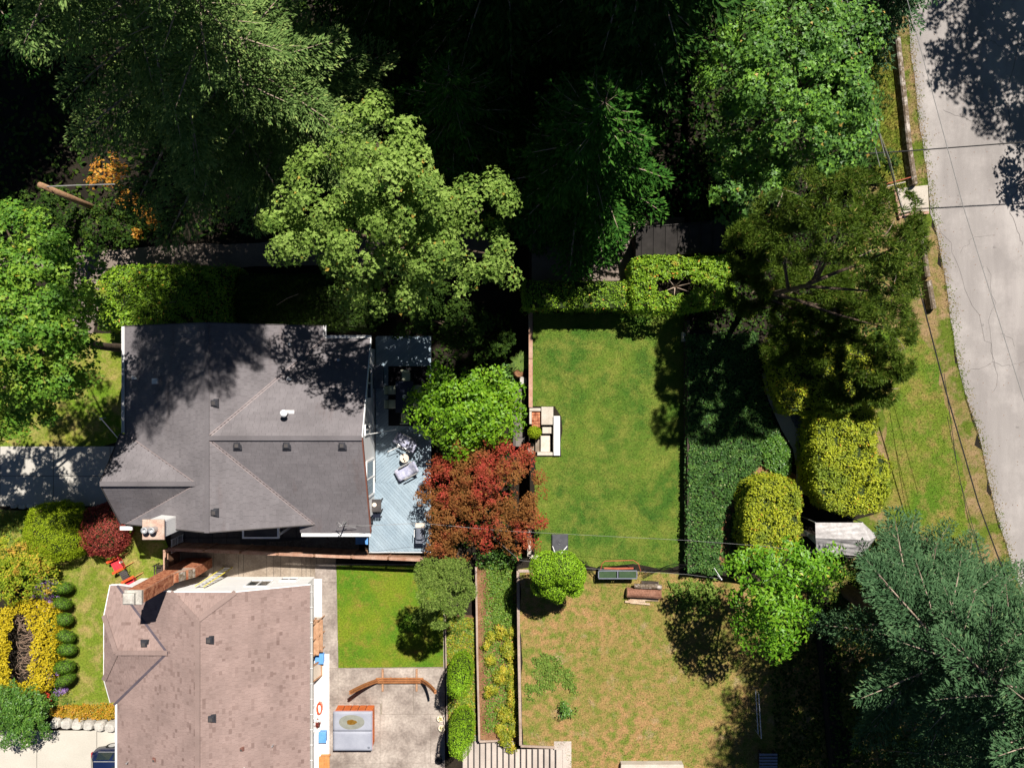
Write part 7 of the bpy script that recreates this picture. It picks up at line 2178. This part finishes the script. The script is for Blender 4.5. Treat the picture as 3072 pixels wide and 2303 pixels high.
cover('green_bed', 'bright green low plants filling the upper flower strip', 'bed plants', bedg, Z1, .3, .09, LF['bed_green'], 800, lump=.5, lo=.2, fray=.2, jit=.7)
bedy = rough_poly(PP([(1455, 1870), (1552, 1880), (1558, 2190), (1540, 2250), (1500, 2225), (1490, 2120), (1450, 2080)], Z1), .4, .05)
q_ = scatter(bedy, 46)
bl_ = [((x, y, Z1 + .12 + .14 * random.random()), (random.uniform(.16, .32), random.uniform(.16, .32), random.uniform(.2, .4))) for x, y in q_]
p_, n_, r_ = blob_pts(bl_, .15, 24, 1.3)
r_ = np.clip(r_ * .7 + .15 + .35 * vnoise(p_[:, :2], .9, 4), 0, 1)
yb_ = leaf_cloud('yellow_bed', p_, n_, .1, .6, LF['bed_yellow'], None, .6, 'd', r_)
tag(yb_, 'yellow and green leafy plants in the lower flower strip', 'bed plants', kind='stuff')
cover('strip_weeds', 'thin green weeds on the path side of the flower strip', 'weeds', PP([(1440, 1700), (1478, 1700), (1490, 2200), (1446, 2200)], Z1), Z1, .12, .08, LF['weed'], 120, lump=.8)
cover('ivy_corner', 'glossy ivy between the red maple and the flower strip', 'ivy', rough_poly(PP([(1425, 1655), (1500, 1650), (1590, 1665), (1595, 1700), (1530, 1705), (1430, 1700)], Z1), .3, .05), Z1, .35, .12, LF['dark_shrub'], 420, lump=.5, lo=.1)
cover('bed_leaves', 'low green leaves between the two cypresses', 'bed plants', PP([(1338, 1850), (1424, 1850), (1428, 2220), (1346, 2220)], .4), .36, .18, .09, LF['bed_green'], 380, lump=.7, lo=.05, seed=21)
cover('bed_ground_cover', 'green and reddish low plants in the bed beside the patio', 'bed plants', PP([(1340, 1850), (1422, 1850), (1426, 2215), (1348, 2215)], .4), .36, .22, .09, LF['bed_yellow'], 420, lump=.6, lo=.05, seed=8)
for (x, y, lb) in ((1392, 1962, 'columnar bright green cypress above the other one'), (1395, 2122, 'columnar bright green cypress beside the stairs')):
    c = P(x, y, 0)
    mound('columnar_cypress', lb, 'cypress', (c[0], c[1], 2.7), (.62, .62, 2.45), .085, LF['ball'], 620, 'columnar cypresses beside the patio', aspect=.4, zmin=-.95, power=2.3)
cover('spiky_plant', 'pale spiky tuft in the bed below the garden pine', 'plant', PP([(1355, 1870), (1385, 1868), (1388, 1905), (1350, 1905)], .5), .4, .3, .3, LF['fern'], 300, aspect=.07, jit=1.0)
# fern by the wall: one frond at a time
fc = P(1562, 1085, 1.5)
t = thing('sword_fern', 'arching yellow green fern over the stump by the lawn wall', 'fern', (fc[0], fc[1], 1.0))
for i in range(15):
    a_ = 2 * math.pi * i / 15 + random.uniform(-.2, .2)
    L2 = random.uniform(.5, .75)
    s = np.linspace(.05, 1, 16)
    ax = np.array((math.cos(a_), math.sin(a_), 0)); sd = np.array((-math.sin(a_), math.cos(a_), 0))
    p = np.array((fc[0], fc[1], 1.25)) + ax * (L2 * s)[:, None] + np.array((0, 0, 1)) * ((.7 * s - .75 * s * s) * L2)[:, None]
    pp, dd, ll = [], [], []
    for k in (-1, 1):
        pp.append(p); dd.append(np.tile(sd * k + ax * .35, (16, 1))); ll.append(.16 * np.sin(np.clip(1.05 - s, 0, 1) * 1.9) + .03)
    v, tr, ids = leaf_geo(np.concatenate(pp), np.concatenate(dd), np.tile((0, 0, 1.), (32, 1)), np.concatenate(ll), np.concatenate(ll) * .32, 'd', .1)
    tri_mesh('frond', v, tr, LF['fern'], t, rng.uniform(0, 1, 32)[ids])
cover('wall_ivy', 'dark glossy leaves below the fern', 'ivy', rough_poly(PP([(1505, 1090), (1548, 1090), (1552, 1170), (1520, 1190), (1505, 1150)], 1.0), .3, .05), .7, .5, .11, LF['dark_shrub'], 420, lump=.6)
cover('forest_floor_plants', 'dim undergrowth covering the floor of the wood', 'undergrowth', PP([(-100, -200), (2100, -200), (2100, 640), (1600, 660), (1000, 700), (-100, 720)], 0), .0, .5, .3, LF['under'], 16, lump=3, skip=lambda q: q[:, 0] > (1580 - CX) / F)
cover('garden_undergrowth', 'dim plants under the trees between deck and lawn wall', 'undergrowth', PP([(1295, 940), (1540, 940), (1540, 1640), (1295, 1640)], 0), .0, .4, .2, LF['shade_leaf'], 40, lump=1.2)
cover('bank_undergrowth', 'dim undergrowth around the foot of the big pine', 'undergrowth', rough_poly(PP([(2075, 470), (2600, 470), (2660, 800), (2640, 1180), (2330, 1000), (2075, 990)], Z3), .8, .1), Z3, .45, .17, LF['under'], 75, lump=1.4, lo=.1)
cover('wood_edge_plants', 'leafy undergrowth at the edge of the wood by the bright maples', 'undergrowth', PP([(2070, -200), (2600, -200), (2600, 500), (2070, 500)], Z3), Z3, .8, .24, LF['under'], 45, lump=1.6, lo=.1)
cover('canopy_edge_plants', 'shaded plants between canopy, laurel and spruce', 'undergrowth', PP([(2400, 1680), (2620, 1670), (2640, 1860), (2440, 1860)], Z3), Z3, .35, .16, LF['under'], 90, lump=1.0, lo=.1)
cover('spruce_litter', 'sparse plants in the black shade below the blue spruce', 'undergrowth', PP([(2300, 1800), (2480, 1800), (3000, 2000), (3050, 2340), (2330, 2340)], Z2), lambda q: np.where(in_poly(q, [(x, y) for x, y in t3] + [(200, -160), (200, 50), (t3[0][0], 50)]), Z3, Z2), .35, .17, LF['under'], 70, lump=1.6, lo=.05)
broadleaf('evergreen_bush', 'dark leafy bush in shade above the end of the deck', 'bush', P(1255, 965, 0), P(1250, 940, 4), .08,
          [B(1240, 930, 5.4, 75), B(1320, 950, 5, 75), B(1170, 950, 4.8, 60), B(1400, 980, 4.6, 70), B(1470, 1010, 4.4, 60), B(1290, 890, 5.6, 60)], .15, LF['shade_leaf'], .4, 50, 1.0)
# bare driftwood twigs by the hedge and a fallen stick
for (x0, y0, x1, y1, z, lb) in ((494, 916, 528, 905, 2.7, 'bare pale stick lying on the shaded hedge'), (830, 915, 895, 882, 2.5, 'thin bare branch arching over the dark hedge')):
    a_, b_ = Vector(P(x0, y0, z)), Vector(P(x1, y1, z))
    simple(MB().tube([a_, a_.lerp(b_, .5) + Vector((0, .06, .05)), b_], .016, 5), 'bare_stick', MT['branch'], lb, 'branch')
